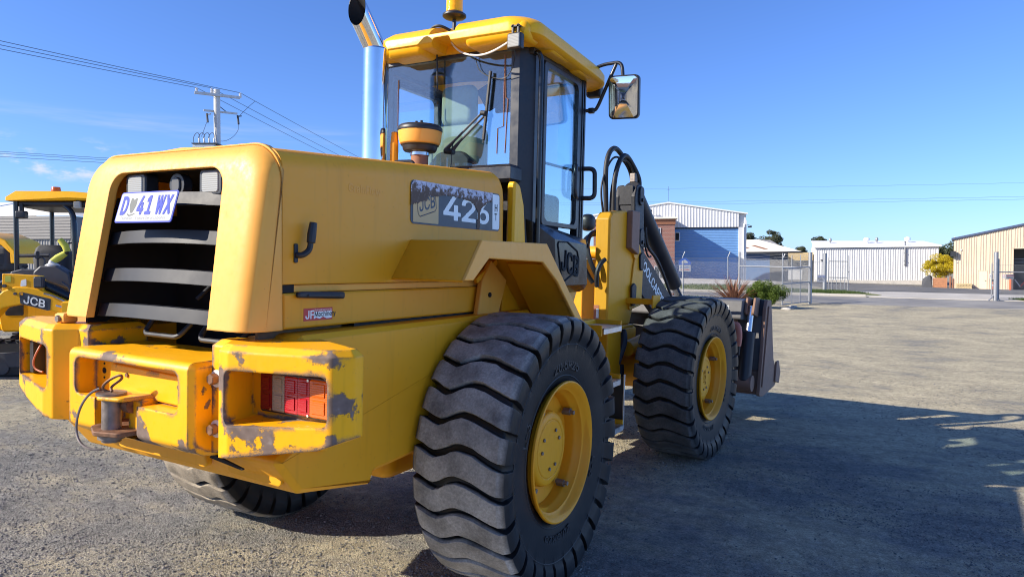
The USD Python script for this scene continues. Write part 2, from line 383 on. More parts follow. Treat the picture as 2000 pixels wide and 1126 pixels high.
        if chips:
            l = [q for q in l if q not in (('ad.value', 'ms.value'), ('ad.value', 'ms2.value'))] + [(prev, 'ms.value'), (prev, 'ms2.value')]
        last, rl = 'cw.result', 'rw.result'
    l += [(last, 'p.base_color'), (rl, 'p.roughness')]
    mat(name, n, l)

paint('paint_bumper', (0.84, 0.375, 0.003), (0.82, 0.40, 0.008), rough=0.36, wear=0.15, wear_thr=0.585, wear_scale=6.0, bev=0.012, chips=[(1.0, -1.52, 1.34, .11), (1.02, -1.50, 1.22, .09), (1.0, -1.52, 1.09, .14), (.80, -1.57, 1.04, .13), (.62, -1.61, 1.01, .10), (.545, -1.61, 1.27, .075), (.66, -1.60, 1.325, .09), (.36, -1.62, 1.02, .09), (.02, -1.62, 1.30, .10), (-.12, -1.62, 1.30, .08), (-.33, -1.62, 1.02, .09), (-1.0, -1.50, 1.05, .14), (-.97, -1.52, 1.36, .08), (.10, -1.60, .96, .12)])
paint('paint_body', (0.70, 0.30, 0.005), (0.70, 0.325, 0.012), rough=0.45, wear=0.05, wear_thr=0.70, bev=0.01)
paint('paint_hood', (0.72, 0.295, 0.006), (0.70, 0.31, 0.014), rough=0.44, bev=0.008, dirt=0.3)
paint('paint_faded', (0.76, 0.345, 0.045), (0.75, 0.37, 0.07), rough=0.48, bev=0.01, dirt=0.3)
paint('paint_bright', (0.80, 0.38, 0.005), (0.78, 0.41, 0.012), rough=0.32, bev=0.01, dirt=0.12)
paint('paint_lever', (0.012, 0.013, 0.016), (0.022, 0.023, 0.027), rough=0.42, bev=0.006, dirt=0.15)
paint('rusty_bucket', (0.21, 0.125, 0.085), (0.27, 0.15, 0.10), rough=0.7, bev=0.006, dirt=0.6)
paint('bucket_grey', (0.085, 0.088, 0.092), (0.13, 0.125, 0.12), rough=0.5, bev=0.006, dirt=0.5)
plain('black_plastic', (0.016, 0.017, 0.020), 0.42, var=0.25, bev=0.006)
plain('black_rubber', (0.012, 0.012, 0.013), 0.55, var=0.3)
plain('black_trim', (0.014, 0.015, 0.019), 0.33, var=0.3, bev=0.004)
plain('black_gloss', (0.010, 0.011, 0.013), 0.16, var=0.2, bev=0.006)
plain('slat_paint', (0.018, 0.020, 0.025), 0.50, var=0.4, scale=5, spec=0.22, bev=0.004)
plain('radiator_dark', (0.006, 0.006, 0.007), 0.8)
plain('radiator_brown', (0.10, 0.055, 0.02), 0.7, var=0.4)
plain('headliner', (0.035, 0.037, 0.040), 0.85)
plain('aluminium', (0.62, 0.63, 0.65), 0.38, metal=1.0, var=0.08)
plain('chrome', (0.86, 0.87, 0.88), 0.055, metal=1.0, var=0.03)
plain('bright_steel', (0.62, 0.62, 0.63), 0.20, metal=1.0)
plain('galvanised', (0.27, 0.28, 0.29), 0.5, metal=0.55, var=0.15, scale=20)
plain('rusty_steel', (0.17, 0.085, 0.045), 0.65, metal=0.3, var=0.5, scale=40)
plain('worn_steel', (0.20, 0.17, 0.15), 0.5, metal=0.6, var=0.4, scale=30)
plain('washer_white', (0.62, 0.60, 0.55), 0.6)
plain('mirror_glass', (0.92, 0.93, 0.94), 0.012, metal=1.0, var=0.01)
plain('soot', (0.006, 0.006, 0.006), 0.9)
plain('seat_cloth', (0.24, 0.26, 0.17), 0.9, var=0.12, bump=0.3, bscale=300)
plain('seat_dark', (0.025, 0.026, 0.03), 0.7)
plain('hose_orange', (0.50, 0.17, 0.11), 0.55, var=0.15)
plain('decal_dark', (0.035, 0.040, 0.050), 0.35, var=0.15)
plain('decal_tan', (0.55, 0.35, 0.13), 0.45, var=0.08)
plain('decal_white', (0.74, 0.76, 0.72), 0.45, var=0.08)
plain('decal_red', (0.46, 0.035, 0.03), 0.4)
plain('decal_black', (0.012, 0.012, 0.014), 0.4)
plain('plate_white', (0.43, 0.44, 0.45), 0.55, spec=0.08, var=0.03)
plain('plate_blue', (0.05, 0.07, 0.36), 0.5, spec=0.08)
plain('plate_grey', (0.16, 0.17, 0.16), 0.6, spec=0.08)
plain('ghost_mark', (0.70, 0.2985, 0.010), 0.46, var=.04)
plain('washed_red', (0.42, 0.13, 0.06), 0.5)
plain('glove_yellow', (0.46, 0.46, 0.05), 0.7, var=0.2)
plain('grey_plastic', (0.045, 0.048, 0.055), 0.5)
plain('light_grey', (0.42, 0.43, 0.44), 0.5)
plain('red_knob', (0.55, 0.06, 0.05), 0.4)
plain('pole_concrete', (0.46, 0.46, 0.44), 0.75, var=0.15, scale=6)
plain('insulator', (0.52, 0.53, 0.54), 0.3)
plain('wire', (0.03, 0.03, 0.035), 0.6)
plain('transformer_grey', (0.50, 0.53, 0.54), 0.5, var=0.1)
plain('white_cladding', (0.58, 0.585, 0.58), 0.5, var=0.05, scale=1.2)
plain('white_roof', (0.70, 0.71, 0.71), 0.5, var=0.03, scale=2)
plain('beige_cladding', (0.54, 0.435, 0.315), 0.5, var=0.04, scale=1.0)
plain('beige_door', (0.60, 0.49, 0.35), 0.5)
plain('roof_blue', (0.04, 0.06, 0.12), 0.5)
plain('cream_roof', (0.76, 0.70, 0.56), 0.5, var=0.05, scale=1.5)
plain('grey_cladding', (0.13, 0.125, 0.12), 0.55, var=0.06)
plain('grey_wall', (0.27, 0.265, 0.25), 0.6, var=0.05)
plain('blue_door', (0.13, 0.275, 0.52), 0.45, var=0.05, scale=2)
plain('blue_wall', (0.09, 0.16, 0.30), 0.5)
plain('window_dark', (0.02, 0.025, 0.03), 0.08, var=0.1)
plain('solar_panel', (0.03, 0.05, 0.11), 0.12)
plain('timber_crate', (0.34, 0.15, 0.07), 0.7, var=0.25, scale=5)
plain('timber_pale', (0.48, 0.37, 0.20), 0.75, var=0.25, scale=8)
plain('rust_brown', (0.22, 0.09, 0.045), 0.7, var=0.3)
plain('safety_orange', (0.62, 0.13, 0.05), 0.5)
plain('sign_blue', (0.06, 0.13, 0.42), 0.4)
plain('sign_red', (0.60, 0.06, 0.05), 0.4)
plain('concrete_base', (0.42, 0.40, 0.36), 0.85, var=0.2, scale=3)
plain('car_dark', (0.012, 0.013, 0.016), 0.18, coat=0.8, var=0.05)
plain('car_silver', (0.55, 0.57, 0.60), 0.22, coat=0.8, var=0.03)
plain('bark', (0.12, 0.085, 0.06), 0.9, var=0.35, scale=10)
plain('stem_brown', (0.20, 0.11, 0.06), 0.85, var=0.3)

# amber and red plastic lenses
def lens(name, col, rough=0.12, trans=0.0):
    mat(name, {'tc': ('texture_coordinate', {}), 'w': ('wave_texture', {'wave_type': 'bands', 'bands_direction': 'z', 'scale': 38.0, 'distortion': 0.0}), 'b': ('bump', {'strength': 0.35, 'distance': 0.002}),
               'p': ('principled_bsdf', {'base_color': col, 'roughness': rough, 'transmission_weight': trans, 'specular_ior_level': 0.3, 'coat_weight': 0.25, 'coat_roughness': 0.05})},
        [('tc.object', 'w.vector'), ('w.fac', 'b.height'), ('b.normal', 'p.normal')])
lens('lens_red', (0.34, 0.006, 0.012)); lens('lens_dark_red', (0.16, 0.005, 0.008)); lens('lens_orange', (0.52, 0.11, 0.008)); lens('lens_clear', (0.27, 0.235, 0.17))
lens('lens_amber', (0.98, 0.42, 0.005)); lens('lens_lamp', (0.30, 0.30, 0.275), 0.2)

def glass(name, tint, f0):
    # thin panes: clear straight on, mirror-like at a glancing angle
    mat(name, {'lw': ('layer_weight', {'blend': 0.5}), 'pw': ('math', {'math_type': 'power', 'value2': 5.0}), 'mr': ('map_range', {'to_min': f0, 'to_max': 0.9}), 't': ('transparent_bsdf', {'color': tint}),
               'g': ('glossy_bsdf', {'color': (1, 1, 1), 'roughness': 0.01}), 'm': ('mix_closure', {})},
        [('lw.facing', 'pw.value1'), ('pw.value', 'mr.value'), ('mr.result', 'm.fac'), ('t.BSDF', 'm.closure1'), ('g.BSDF', 'm.closure2')], surface='m.closure')
glass('cab_glass', (0.88, 0.96, 0.99), 0.08); glass('clear_glass', (0.95, 0.98, 0.99), 0.03)

def leafmat(name, dark, light, trans=0.3):
    mat(name, {'geo': ('geometry', {}), 'r': ('rgb_ramp', {'ramp': [(0.0, dark), (0.6, tuple((np.asarray(dark) + np.asarray(light)) / 2)), (1.0, light)]}),
               'd': ('principled_bsdf', {'roughness': 0.55, 'specular_ior_level': 0.35}), 't': ('translucent_bsdf', {}), 'm': ('mix_closure', {'fac': trans})},
        [('geo.random_per_island', 'r.fac'), ('r.color', 'd.base_color'), ('r.color', 't.color'), ('d.BSDF', 'm.closure1'), ('t.BSDF', 'm.closure2')], surface='m.closure')
leafmat('leaf_bush', (0.085, 0.13, 0.015), (0.34, 0.38, 0.06)); leafmat('leaf_gum', (0.075, 0.085, 0.045), (0.22, 0.22, 0.12)); leafmat('leaf_wattle', (0.48, 0.38, 0.015), (0.90, 0.70, 0.04))
leafmat('leaf_flax', (0.20, 0.09, 0.05), (0.58, 0.42, 0.24)); leafmat('leaf_conifer', (0.06, 0.075, 0.035), (0.17, 0.17, 0.08)); leafmat('leaf_hedge', (0.05, 0.09, 0.02), (0.22, 0.24, 0.04))
leafmat('grass_blade', (0.05, 0.085, 0.015), (0.16, 0.19, 0.05))

# tyres: black rubber, grey dust on the tread where it meets the ground
def tyremat(name, dust):
    mat(name, {'tc': ('texture_coordinate', {}), 'sx': ('separate_xyz', {}), 'cm': ('combine_xyz', {'x': 0.0}), 'len': ('vector_math', {'math_type': 'length'}),
               'e': ('map_range', {'from_min': 0.680, 'from_max': 0.695, 'to_min': 0.0, 'to_max': 1.0, 'clamp': True}),
               'n': ('noise_texture', {'scale': 90.0, 'detail': 6.0, 'roughness': 0.7}), 'nb': ('noise_texture', {'scale': 6.0, 'detail': 5.0, 'roughness': 0.65}),
               'rn': ('map_range', {'from_min': 0.33, 'from_max': 0.66, 'to_min': 0.42, 'to_max': 1.12}),
               'mu': ('math', {'math_type': 'multiply', 'use_clamp': True}),
               'sd': ('map_range', {'from_min': 0.45, 'from_max': 0.75, 'to_min': 0.0, 'to_max': 0.42, 'clamp': True}),
               'c0': ('mix_color', {'a': (0.0085, 0.0085, 0.0090), 'b': (0.034, 0.031, 0.027)}),
               'dc': ('rgb_ramp', {'ramp': [(0.3, tuple(np.asarray(dust) * 0.68)), (0.52, dust), (0.7, tuple(np.asarray(dust) * 1.28))]}),
               'c1': ('mix_color', {}),
               'rr': ('map_range', {'from_min': 0.0, 'from_max': 1.0, 'to_min': 0.40, 'to_max': 0.9}),
               'b': ('bump', {'strength': 0.25, 'distance': 0.004}), 'bv': ('bevel', {'radius': 0.003}), 'p': ('principled_bsdf', {'specular_ior_level': 0.3})},
        [('tc.object', 'sx.vector'), ('sx.y', 'cm.y'), ('sx.z', 'cm.z'), ('cm.vector', 'len.vector1'), ('len.value', 'e.value'), ('tc.object', 'n.vector'), ('tc.object', 'nb.vector'),
         ('nb.fac', 'rn.value'), ('e.result', 'mu.value1'), ('rn.result', 'mu.value2'), ('nb.fac', 'sd.value'), ('sd.result', 'c0.fac'), ('n.fac', 'dc.fac'),
         ('c0.result', 'c1.a'), ('dc.color', 'c1.b'), ('mu.value', 'c1.fac'), ('c1.result', 'p.base_color'), ('mu.value', 'rr.value'), ('rr.result', 'p.roughness'),
         ('n.fac', 'b.height'), ('bv.bevel', 'b.normal'), ('b.normal', 'p.normal')])
tyremat('tyre_dusty', (0.36, 0.335, 0.295)); tyremat('tyre_front', (0.115, 0.110, 0.103)); tyremat('tyre_pale', (0.34, 0.29, 0.22))

# gravel yard
_tan = W(9.0, 19.0)
mat('gravel_yard', {'geo': ('geometry', {}), 'n1': ('noise_texture', {'scale': 0.5, 'detail': 7.0, 'roughness': 0.62, 'distortion': 0.4}), 'n2': ('noise_texture', {'scale': 11.0, 'detail': 10.0, 'roughness': 0.82}),
                    'mp': ('mapping', {'rotation': (0, 0, 0.45), 'scale': (0.8, 1.5, 1.0)}), 'n3': ('noise_texture', {'scale': 1.6, 'detail': 7.0, 'roughness': 0.66}),
                    'v': ('voronoi_texture', {'scale': 150.0}), 'v2': ('voronoi_texture', {'scale': 70.0}),
                    'ds': ('vector_math', {'math_type': 'distance', 'vector2': tuple(float(q) for q in _tan)}), 'dm': ('map_range', {'range_type': 'smoothstep', 'from_min': 20.0, 'from_max': 9.0, 'to_min': 0.0, 'to_max': 0.085, 'clamp': True}),
                    'ad': ('math', {'math_type': 'add'}), 'mu': ('math', {'math_type': 'multiply', 'value2': 0.5}), 'ad2': ('math', {'math_type': 'add'}),
                    'r1': ('rgb_ramp', {'ramp': [(0.34, (0.125, 0.122, 0.111)), (0.46, (0.212, 0.203, 0.174)), (0.55, (0.330, 0.294, 0.205)), (0.66, (0.43, 0.378, 0.255))]}),
                    'r2': ('map_range', {'from_min': 0.3, 'from_max': 0.7, 'to_min': 0.50, 'to_max': 1.5}),
                    'mm': ('mix_color', {'blend_type': 'multiply', 'fac': 1.0, 'use_clamp': False}),
                    'vc': ('separate_color', {}), 'r4': ('map_range', {'from_min': 0.0, 'from_max': 1.0, 'to_min': 0.68, 'to_max': 1.34}), 'mm2': ('mix_color', {'blend_type': 'multiply', 'fac': 1.0, 'use_clamp': False}),
                    'h1': ('math', {'math_type': 'multiply', 'value2': -0.7}), 'h2': ('math', {'math_type': 'add'}), 'h3': ('math', {'math_type': 'multiply', 'value2': -0.8}), 'h4': ('math', {'math_type': 'add'}),
                    'b': ('bump', {'strength': 0.8, 'distance': 0.012}), 'p': ('principled_bsdf', {'roughness': 0.92, 'specular_ior_level': 0.2})},
    [('geo.position', 'n1.vector'), ('geo.position', 'n2.vector'), ('geo.position', 'mp.vector'), ('mp.vector', 'n3.vector'), ('geo.position', 'v.vector'), ('geo.position', 'v2.vector'), ('geo.position', 'ds.vector1'), ('ds.value', 'dm.value'),
     ('n1.fac', 'ad.value1'), ('n3.fac', 'ad.value2'), ('ad.value', 'mu.value1'), ('mu.value', 'ad2.value1'), ('dm.result', 'ad2.value2'), ('ad2.value', 'r1.fac'), ('n2.fac', 'r2.value'), ('r1.color', 'mm.a'), ('r2.result', 'mm.b'),
     ('v.color', 'vc.color'), ('vc.r', 'r4.value'), ('mm.result', 'mm2.a'), ('r4.result', 'mm2.b'), ('mm2.result', 'p.base_color'),
     ('v.distance', 'h1.value1'), ('n2.fac', 'h2.value1'), ('h1.value', 'h2.value2'), ('v2.distance', 'h3.value1'), ('h2.value', 'h4.value1'), ('h3.value', 'h4.value2'), ('h4.value', 'b.height'), ('b.normal', 'p.normal')])
mat('stone', {'oi': ('object_info', {}), 'geo': ('geometry', {}), 'r': ('rgb_ramp', {'ramp': [(0.0, (0.070, 0.070, 0.070)), (0.5, (0.15, 0.145, 0.132)), (0.85, (0.23, 0.213, 0.178)), (1.0, (0.34, 0.32, 0.28))]}),
              'p': ('principled_bsdf', {'roughness': 0.85})}, [('oi.random', 'r.fac'), ('r.color', 'p.base_color')])
def roadmat(name, a, b, scale=0.4):
    mat(name, {'geo': ('geometry', {}), 'n1': ('noise_texture', {'scale': scale, 'detail': 6.0, 'roughness': 0.65}), 'n2': ('noise_texture', {'scale': 40.0, 'detail': 4.0}),
               'r': ('rgb_ramp', {'ramp': [(0.38, a), (0.62, b)]}), 'r2': ('map_range', {'from_min': 0.3, 'from_max': 0.7, 'to_min': 0.8, 'to_max': 1.2}), 'mm': ('mix_color', {'blend_type': 'multiply', 'fac': 1.0, 'use_clamp': False}),
               'p': ('principled_bsdf', {'roughness': 0.9, 'specular_ior_level': 0.25})},
        [('geo.position', 'n1.vector'), ('geo.position', 'n2.vector'), ('n1.fac', 'r.fac'), ('n2.fac', 'r2.value'), ('r.color', 'mm.a'), ('r2.result', 'mm.b'), ('mm.result', 'p.base_color')])
roadmat('asphalt', (0.17, 0.165, 0.155), (0.25, 0.24, 0.215)); roadmat('old_asphalt', (0.10, 0.098, 0.090), (0.17, 0.16, 0.14), 0.25); roadmat('concrete', (0.36, 0.335, 0.285), (0.47, 0.44, 0.38)); roadmat('grass_ground', (0.10, 0.12, 0.035), (0.20, 0.20, 0.075), 1.2)
roadmat('hill_cover', (0.045, 0.060, 0.055), (0.075, 0.085, 0.070), 0.004)

# bricks too far off to be counted
mat('brick_wall', {'tc': ('texture_coordinate', {}), 'sx': ('separate_xyz', {}), 'ad': ('math', {'math_type': 'add'}), 'cm': ('combine_xyz', {}),
                   'b': ('brick_texture', {'scale': 1.0, 'brick_width': 0.24, 'row_height': 0.086, 'mortar_size': 0.011, 'color1': (0.24, 0.075, 0.05), 'color2': (0.17, 0.055, 0.04), 'mortar': (0.30, 0.24, 0.20)}),
                   'p': ('principled_bsdf', {'roughness': 0.85})},
    [('tc.object', 'sx.vector'), ('sx.x', 'ad.value1'), ('sx.y', 'ad.value2'), ('ad.value', 'cm.x'), ('sx.z', 'cm.y'), ('cm.vector', 'b.vector'), ('b.color', 'p.base_color')])
# a weathered sticker: lilac flakes over brown glue
mat('torn_decal', {'tc': ('texture_coordinate', {}), 'n': ('noise_texture', {'scale': 34.0, 'detail': 7.0, 'roughness': 0.72}), 'sx': ('separate_xyz', {}), 'n2': ('noise_texture', {'scale': 10.0, 'detail': 5.0}),
                   'hh': ('map_range', {'from_min': 2.02, 'from_max': 2.10, 'to_min': -0.16, 'to_max': 0.10, 'clamp': True}), 'ad': ('math', {'math_type': 'add'}),
                   'r': ('rgb_ramp', {'ramp': [(0.40, (0.10, 0.062, 0.04)), (0.50, (0.16, 0.11, 0.085)), (0.53, (0.40, 0.39, 0.45)), (0.72, (0.62, 0.62, 0.68))]}), 'p': ('principled_bsdf', {'roughness': 0.8})},
    [('tc.object', 'n.vector'), ('tc.object', 'sx.vector'), ('sx.z', 'hh.value'), ('n.fac', 'ad.value1'), ('hh.result', 'ad.value2'), ('ad.value', 'r.fac'), ('r.color', 'p.base_color')])
# ============================================================ the wheel loader
LD = thing('wheel_loader', 'large worn yellow wheel loader seen from behind with rusty chipped bumper', 'wheel loader', (0, 0, ROLL_Z), roty=1.5)
ART = rad(4.6)
RFm = rotm('z', -ART); OFm = np.array([0, 1.5, 0]) - RFm @ np.array([0, 1.5, 0])
def part(name, g, m, smooth=32, label=None, front=False, parent=LD):
    if front: g.move(RFm, OFm)
    return emit(parent, name, g, m, smooth, label)
def ztop(y): return 2.125 + (y + 1.375) / 1.65 * 0.115

# ---- wheels
def tyre_geo(N=30, seed=0):
    half = [(0.335, .190), (.352, .203), (.380, .214), (.43, .228), (.50, .240), (.56, .247), (.60, .249), (.625, .249), (.65, .248), (.672, .246), (.690, .243), (.701, .238), (.707, .229), (.709, .20), (.7095, .165), (.710, .13), (.7105, .095), (.711, .06), (.711, .03), (.711, 0)]
    prof = np.array([(r, -x) for r, x in half] + [(r, x) for r, x in half[-2::-1]])
    prof = np.stack([.335 + (prof[:, 0] - .335) * .883, prof[:, 1] * .905], 1)
    d = np.gradient(prof, axis=0); nrm = np.stack([-d[:, 1], d[:, 0]], 1); nrm /= np.linalg.norm(nrm, axis=1, keepdims=True)
    if nrm[len(prof) // 2, 0] < 0: nrm = -nrm
    r = prof[:, 0]; x = prof[:, 1]
    lug = np.interp(r, [.565, .577, .620, .647, .656, .665], [0, .012, .025, .032, .039, .040])
    arc = np.r_[0, np.cumsum(np.linalg.norm(np.diff(prof, axis=0), axis=1))]
    u = np.clip((arc - arc[len(prof) // 2]) / 0.225, -1.3, 1.3)
    wave = np.interp(u, [-1.3, -1.0, -.66, -.50, -.14, .02, .34, .50, 1.0, 1.3], [.026, .020, -.013, -.020, .018, .027, .016, .002, -.036, -.042])
    ts = np.array([0.0, .02, .18, .38, .58, .735, .752, .772, .83, .89, .965]); hs = np.array([.97, 1, 1, 1, 1, 1, .97, 0.04, 0, 0, 0.04])
    th = ((np.arange(N)[:, None] + ts[None]) / N).ravel() * 2 * math.pi; hh = np.tile(hs, N)
    n = len(th); jit = meshkit.fbm(np.stack([np.repeat(th[:, None] * 9, len(prof), 1), np.repeat(arc[None] * 22, n, 0), np.full((n, len(prof)), seed * 3.7)], -1), 3, seed) - .5
    P = np.empty((n, len(prof), 3))
    for i in range(n):
        t, h = th[i], hh[i]
        l = lug * h * (1 + .22 * jit[i])
        rr = r + nrm[:, 0] * l; xx = x + nrm[:, 1] * l
        a = t + (wave + .013 * jit[i] * (lug > .004)) / 0.68
        P[i] = np.stack([xx, rr * np.sin(a), rr * np.cos(a)], 1)
    g = G(); m = P.shape[1]
    idx = np.arange(n * m).reshape(n, m); i1 = np.roll(idx, -1, 0)
    q = np.stack([idx[:, :-1], idx[:, 1:], i1[:, 1:], i1[:, :-1]], -1).reshape(-1, 4)
    return g.add(P.reshape(-1, 3), q)
def arc_text(g, s, h, r, x, mid, sx=1.0, sgn=1):
    m = meshkit.text_mesh(s, h, 0.003, True); v = np.array(m.vertices); v[:, 0] *= sx
    w = v[:, 0].max(); a = mid - sgn * (v[:, 0] - w / 2) / r; rr = r + v[:, 1] - h / 2
    return g.add(np.stack([x + v[:, 2] * 1.0, rr * np.cos(a), rr * np.sin(a)], 1), m.faces if sgn < 0 else m.faces)
def wheel(c, side, mat_, rot, steer=0.0, hub_logo=False):
    x = UsdGeom.Xform.Define(stage, numbered(LD, 'wheel'))
    x.AddTranslateOp().Set(Gf.Vec3d(*map(float, c))); x.AddRotateZOp().Set(float(steer + (180 if side < 0 else 0))); x.AddRotateXOp().Set(float(rot))
    p = str(x.GetPath())
    emit(p, 'tyre', tyre_geo(seed=int(abs(rot))).move(None, (-.016, 0, 0)), mat_, 24)
    g = G().rev([(.200, .06), (.295, .075), (.297, .12), (.302, .135), (.312, .145), (.318, .168), (.330, .176), (.336, .190), (.350, .206), (.360, .214), (.367, .210), (.368, .198), (.352, .188), (.345, .17)], 'x', n=64)
    emit(p, 'rim', g, 'paint_hood', 40)
    emit(p, 'rim_well', G().rev([(.297, .12), (.292, .02), (.285, -.06), (.19, -.075)], 'x', n=48), 'paint_hood', 40)
    g = G().rev([(.0, .126), (.150, .126), (.154, .122), (.158, .126), (.180, .124), (.192, .116), (.200, .100), (.204, .05), (.204, -.08)], 'x', n=56)
    if hub_logo: text(g, 'JCB', .05, (.127, 0, 0), (0, .0, 1), (0, -1, 0), .004, True, center=True)
    emit(p, 'hub_cover', g, 'paint_body', 40)
    for k in range(6):
        a = (k // 2) * 2.094 + (0.32 if k % 2 else -0.32) + .6
        y, z = .105 * math.cos(a), .105 * math.sin(a)
        emit(p, 'hub_bolt', G().cyl((.122, y, z), (.134, y, z), .010, n=6), 'worn_steel')
    for k in range(4):
        a = k * 1.57 + .5; y, z = .285 * math.cos(a), .285 * math.sin(a)
        g = G().obox((.115, y * .96, z * .96), (.05, .035, .03), rotm('x', a), .006).cyl((.135, y * .95, z * .95), (.16, y * .95, z * .95), .012, n=8)
        emit(p, 'rim_clamp', g, 'worn_steel')
    for mid in (1.4, 4.5):
        emit(p, 'sidewall_lettering', arc_text(G(), '20.5R25', .048, .452, .1965, mid, 1.2, 1), 'black_rubber')
        emit(p, 'sidewall_lettering', arc_text(G(), 'L-3', .042, .452, .1965, mid + 1.25, 1.2, 1), 'black_rubber')
    g = G()
    for rr, xx in ((.395, .183), (.562, .2095)):
        a = np.linspace(0, 2 * math.pi, 73)[:-1]
        g.tube(np.stack([np.full(72, xx), rr * np.cos(a), rr * np.sin(a)], 1), .004, 6, closed=True)
    emit(p, 'sidewall_rib', g, 'black_rubber')
AX = 0.728
wheel((0.98, 0, AX), 1, 'tyre_dusty', 7)
wheel((-0.98, 0, AX), -1, 'tyre_pale', 20)
for s, rt in ((1, 3), (-1, 40)):
    c = RFm @ np.array([0.98 * s, 3.0, AX]) + OFm
    wheel(c, s, 'tyre_front', rt, -4.6, True)
part('rear_axle', G().cyl((-.75, 0, AX), (.75, 0, AX), .16, n=20).rbox(-.25, .25, -.28, .28, AX - .26, AX + .26, .08), 'paint_body')
part('front_axle', G().cyl((-.75, 3, AX), (.75, 3, AX), .16, n=20).rbox(-.25, .25, 2.72, 3.28, AX - .26, AX + .26, .08), 'paint_body', front=True)

# ---- counterweight and chassis sides
side = rpoly([(-1.38, 1.408), (-1.40, 1.20), (-1.40, 1.0), (-1.49, .95), (-1.37, .80), (-.95, .725), (-.93, .775), (-.60, .79), (-.42, .90), (-.30, 1.12), (.55, 1.18), (.55, 1.416)], [.05, .02, .02, .02, .03, .006, .006, .05, .1, .1, .03, .03])
m = mprism(side, 'x', -.70, .70, .022)
m = m - mbox(-.54, .54, -1.7, -.80, 1.05, 1.6) - mbox(-.9, .9, -.05, 1.0, 1.30, 1.33)
part('counterweight', G().mani(m), 'paint_body', 30)
part('radiator_core', G().box(-.535, .535, -1.02, -.97, 1.06, 2.07), 'radiator_dark')
part('outlet_floor', G().box(-.49, .49, -1.30, -1.02, 1.02, 1.06), 'radiator_dark')
part('underside_flap', G().prism(rpoly([(-.30, .86), (.30, .86), (.26, .97), (-.26, .97)], .02), 'y', -1.47, -1.44, .004).move(), 'paint_body')
part('step_slot', G().prism(rpoly([(.34, .918), (.53, .897), (.53, .903), (.36, .934)], .003), 'y', -1.496, -1.485), 'soot')
part('access_plate', G().prism(rpoly([(.36, .845), (.66, .835), (.66, .89), (.36, .90)], .02), 'y', -1.425, -1.41, .002), 'paint_body')
# flank weld gusset
part('flank_gusset', G().prism(rpoly([(-1.30, .95), (-1.24, .95), (-1.20, 1.26), (-1.24, 1.32), (-1.28, 1.30)], .02), 'x', .69, .735, .01), 'paint_body')

# ---- rear bumper: centre casting and two corner blocks
c = mprism(rpoly([(-1.625, 1.305), (-1.625, .985), (-1.56, .945), (-1.28, .90), (-1.28, 1.305)], [.03, .03, .03, 0, 0]), 'x', -.405, .405, .02)
cut = mprism(rpoly([(-.345, 1.115), (.33, 1.105), (.33, 1.270), (-.345, 1.270)], .035), 'y', -1.70, -1.535)
cut2 = mprism(rect(-.20, .08, .96, 1.165, .02), 'y', -1.70, -1.50)
part('bumper_centre', G().mani(c - cut - cut2), 'paint_bumper', 30)
part('bumper_centre_panel', G().prism(rpoly([(-.22, 1.125), (.322, 1.112), (.322, 1.228), (-.22, 1.245)], .02), 'y', -1.55, -1.537, .004), 'paint_bumper')
for q in ((-.10, 1.205), (.235, 1.19)):
    part('panel_screw', G().cyl((q[0], -1.556, q[1]), (q[0], -1.545, q[1]), .009, n=8), 'rusty_steel')
part('cable_hole', G().cyl((-.285, -1.537, 1.205), (-.285, -1.530, 1.205), .013, n=12).cyl((-.285, -1.537, 1.235), (-.285, -1.530, 1.235), .005, n=8).cyl((-.285, -1.537, 1.175), (-.285, -1.530, 1.175), .005, n=8), 'soot')
for sx in (1, -1):
    plan = rpoly([(.405, -1.26), (.405, -1.535), (.475, -1.535), (.54, -1.612), (.60, -1.622), (1.0, -1.525), (1.045, -1.455), (1.035, -1.40), (.72, -1.26)], [0, 0, .012, .02, .03, .04, .03, .02, 0])
    b = mprism(plan, 'z', .93, 1.39, .024)
    b = b - mprism([(.2, .7), (1.3, .7), (1.3, 1.16), (1.08, 1.10), (.95, 1.045), (.60, .985), (.40, .955)], 'y', -1.9, -1.0)
    rec = mprism(rpoly([(.575, 1.10), (.985, 1.125), (.985, 1.30), (.575, 1.30)], .03), 'y', -1.75, -1.445)
    rec = rec + Manifold.hull_points(np.array([(x, y, z) for x, y, z0, z1 in ((.580, -1.60, 1.105, 1.297), (.525, -1.445, 1.105, 1.297), (.98, -1.445, 1.125, 1.297), (.98, -1.53, 1.125, 1.297)) for z in (z0, z1)], np.float32))
    b = b - rec
    g = G().mani(b)
    if sx < 0: g.scale((-1, 1, 1))
    part('bumper_corner', g, 'paint_bumper', 30)
    for z in (1.245, 1.055):
        g = G().cyl((sx * .445, -1.540, z), (sx * .445, -1.547, z), .033, n=20); part('washer', g, 'washer_white')
        g = G().cyl((sx * .445, -1.547, z), (sx * .445, -1.577, z), .021, n=6, bev=.003); part('bolt', g, 'rusty_steel', 25)
# right tail lamp; the left one is missing and its wires hang loose
yl = -1.474
for nm, x0, x1, mt in (('tail_lamp_lens', .600, .662, 'lens_dark_red'), ('tail_lamp_lens', .662, .725, 'lens_clear'), ('tail_lamp_lens', .725, .790, 'lens_red'), ('tail_lamp_lens', .790, .850, 'lens_red'), ('tail_lamp_lens', .850, .935, 'lens_orange')):
    part(nm, G().box(x0, x1 - .002, yl, yl + .02, 1.135, 1.275, .006).box(x0 + .012, x1 - .014, yl - .003, yl + .004, 1.150, 1.200, .003).box(x0 + .012, x1 - .014, yl - .003, yl + .004, 1.212, 1.262, .003), mt, 30)
part('tail_lamp_body', G().rbox(.590, .970, yl + .004, yl + .04, 1.128, 1.284, .01, 12), 'black_plastic')
for q in ((.842, 1.268), (.842, 1.142), (.655, 1.142)):
    part('lens_screw', G().cyl((q[0], yl - .003, q[1]), (q[0], yl + .004, q[1]), .005, n=8), 'bright_steel')
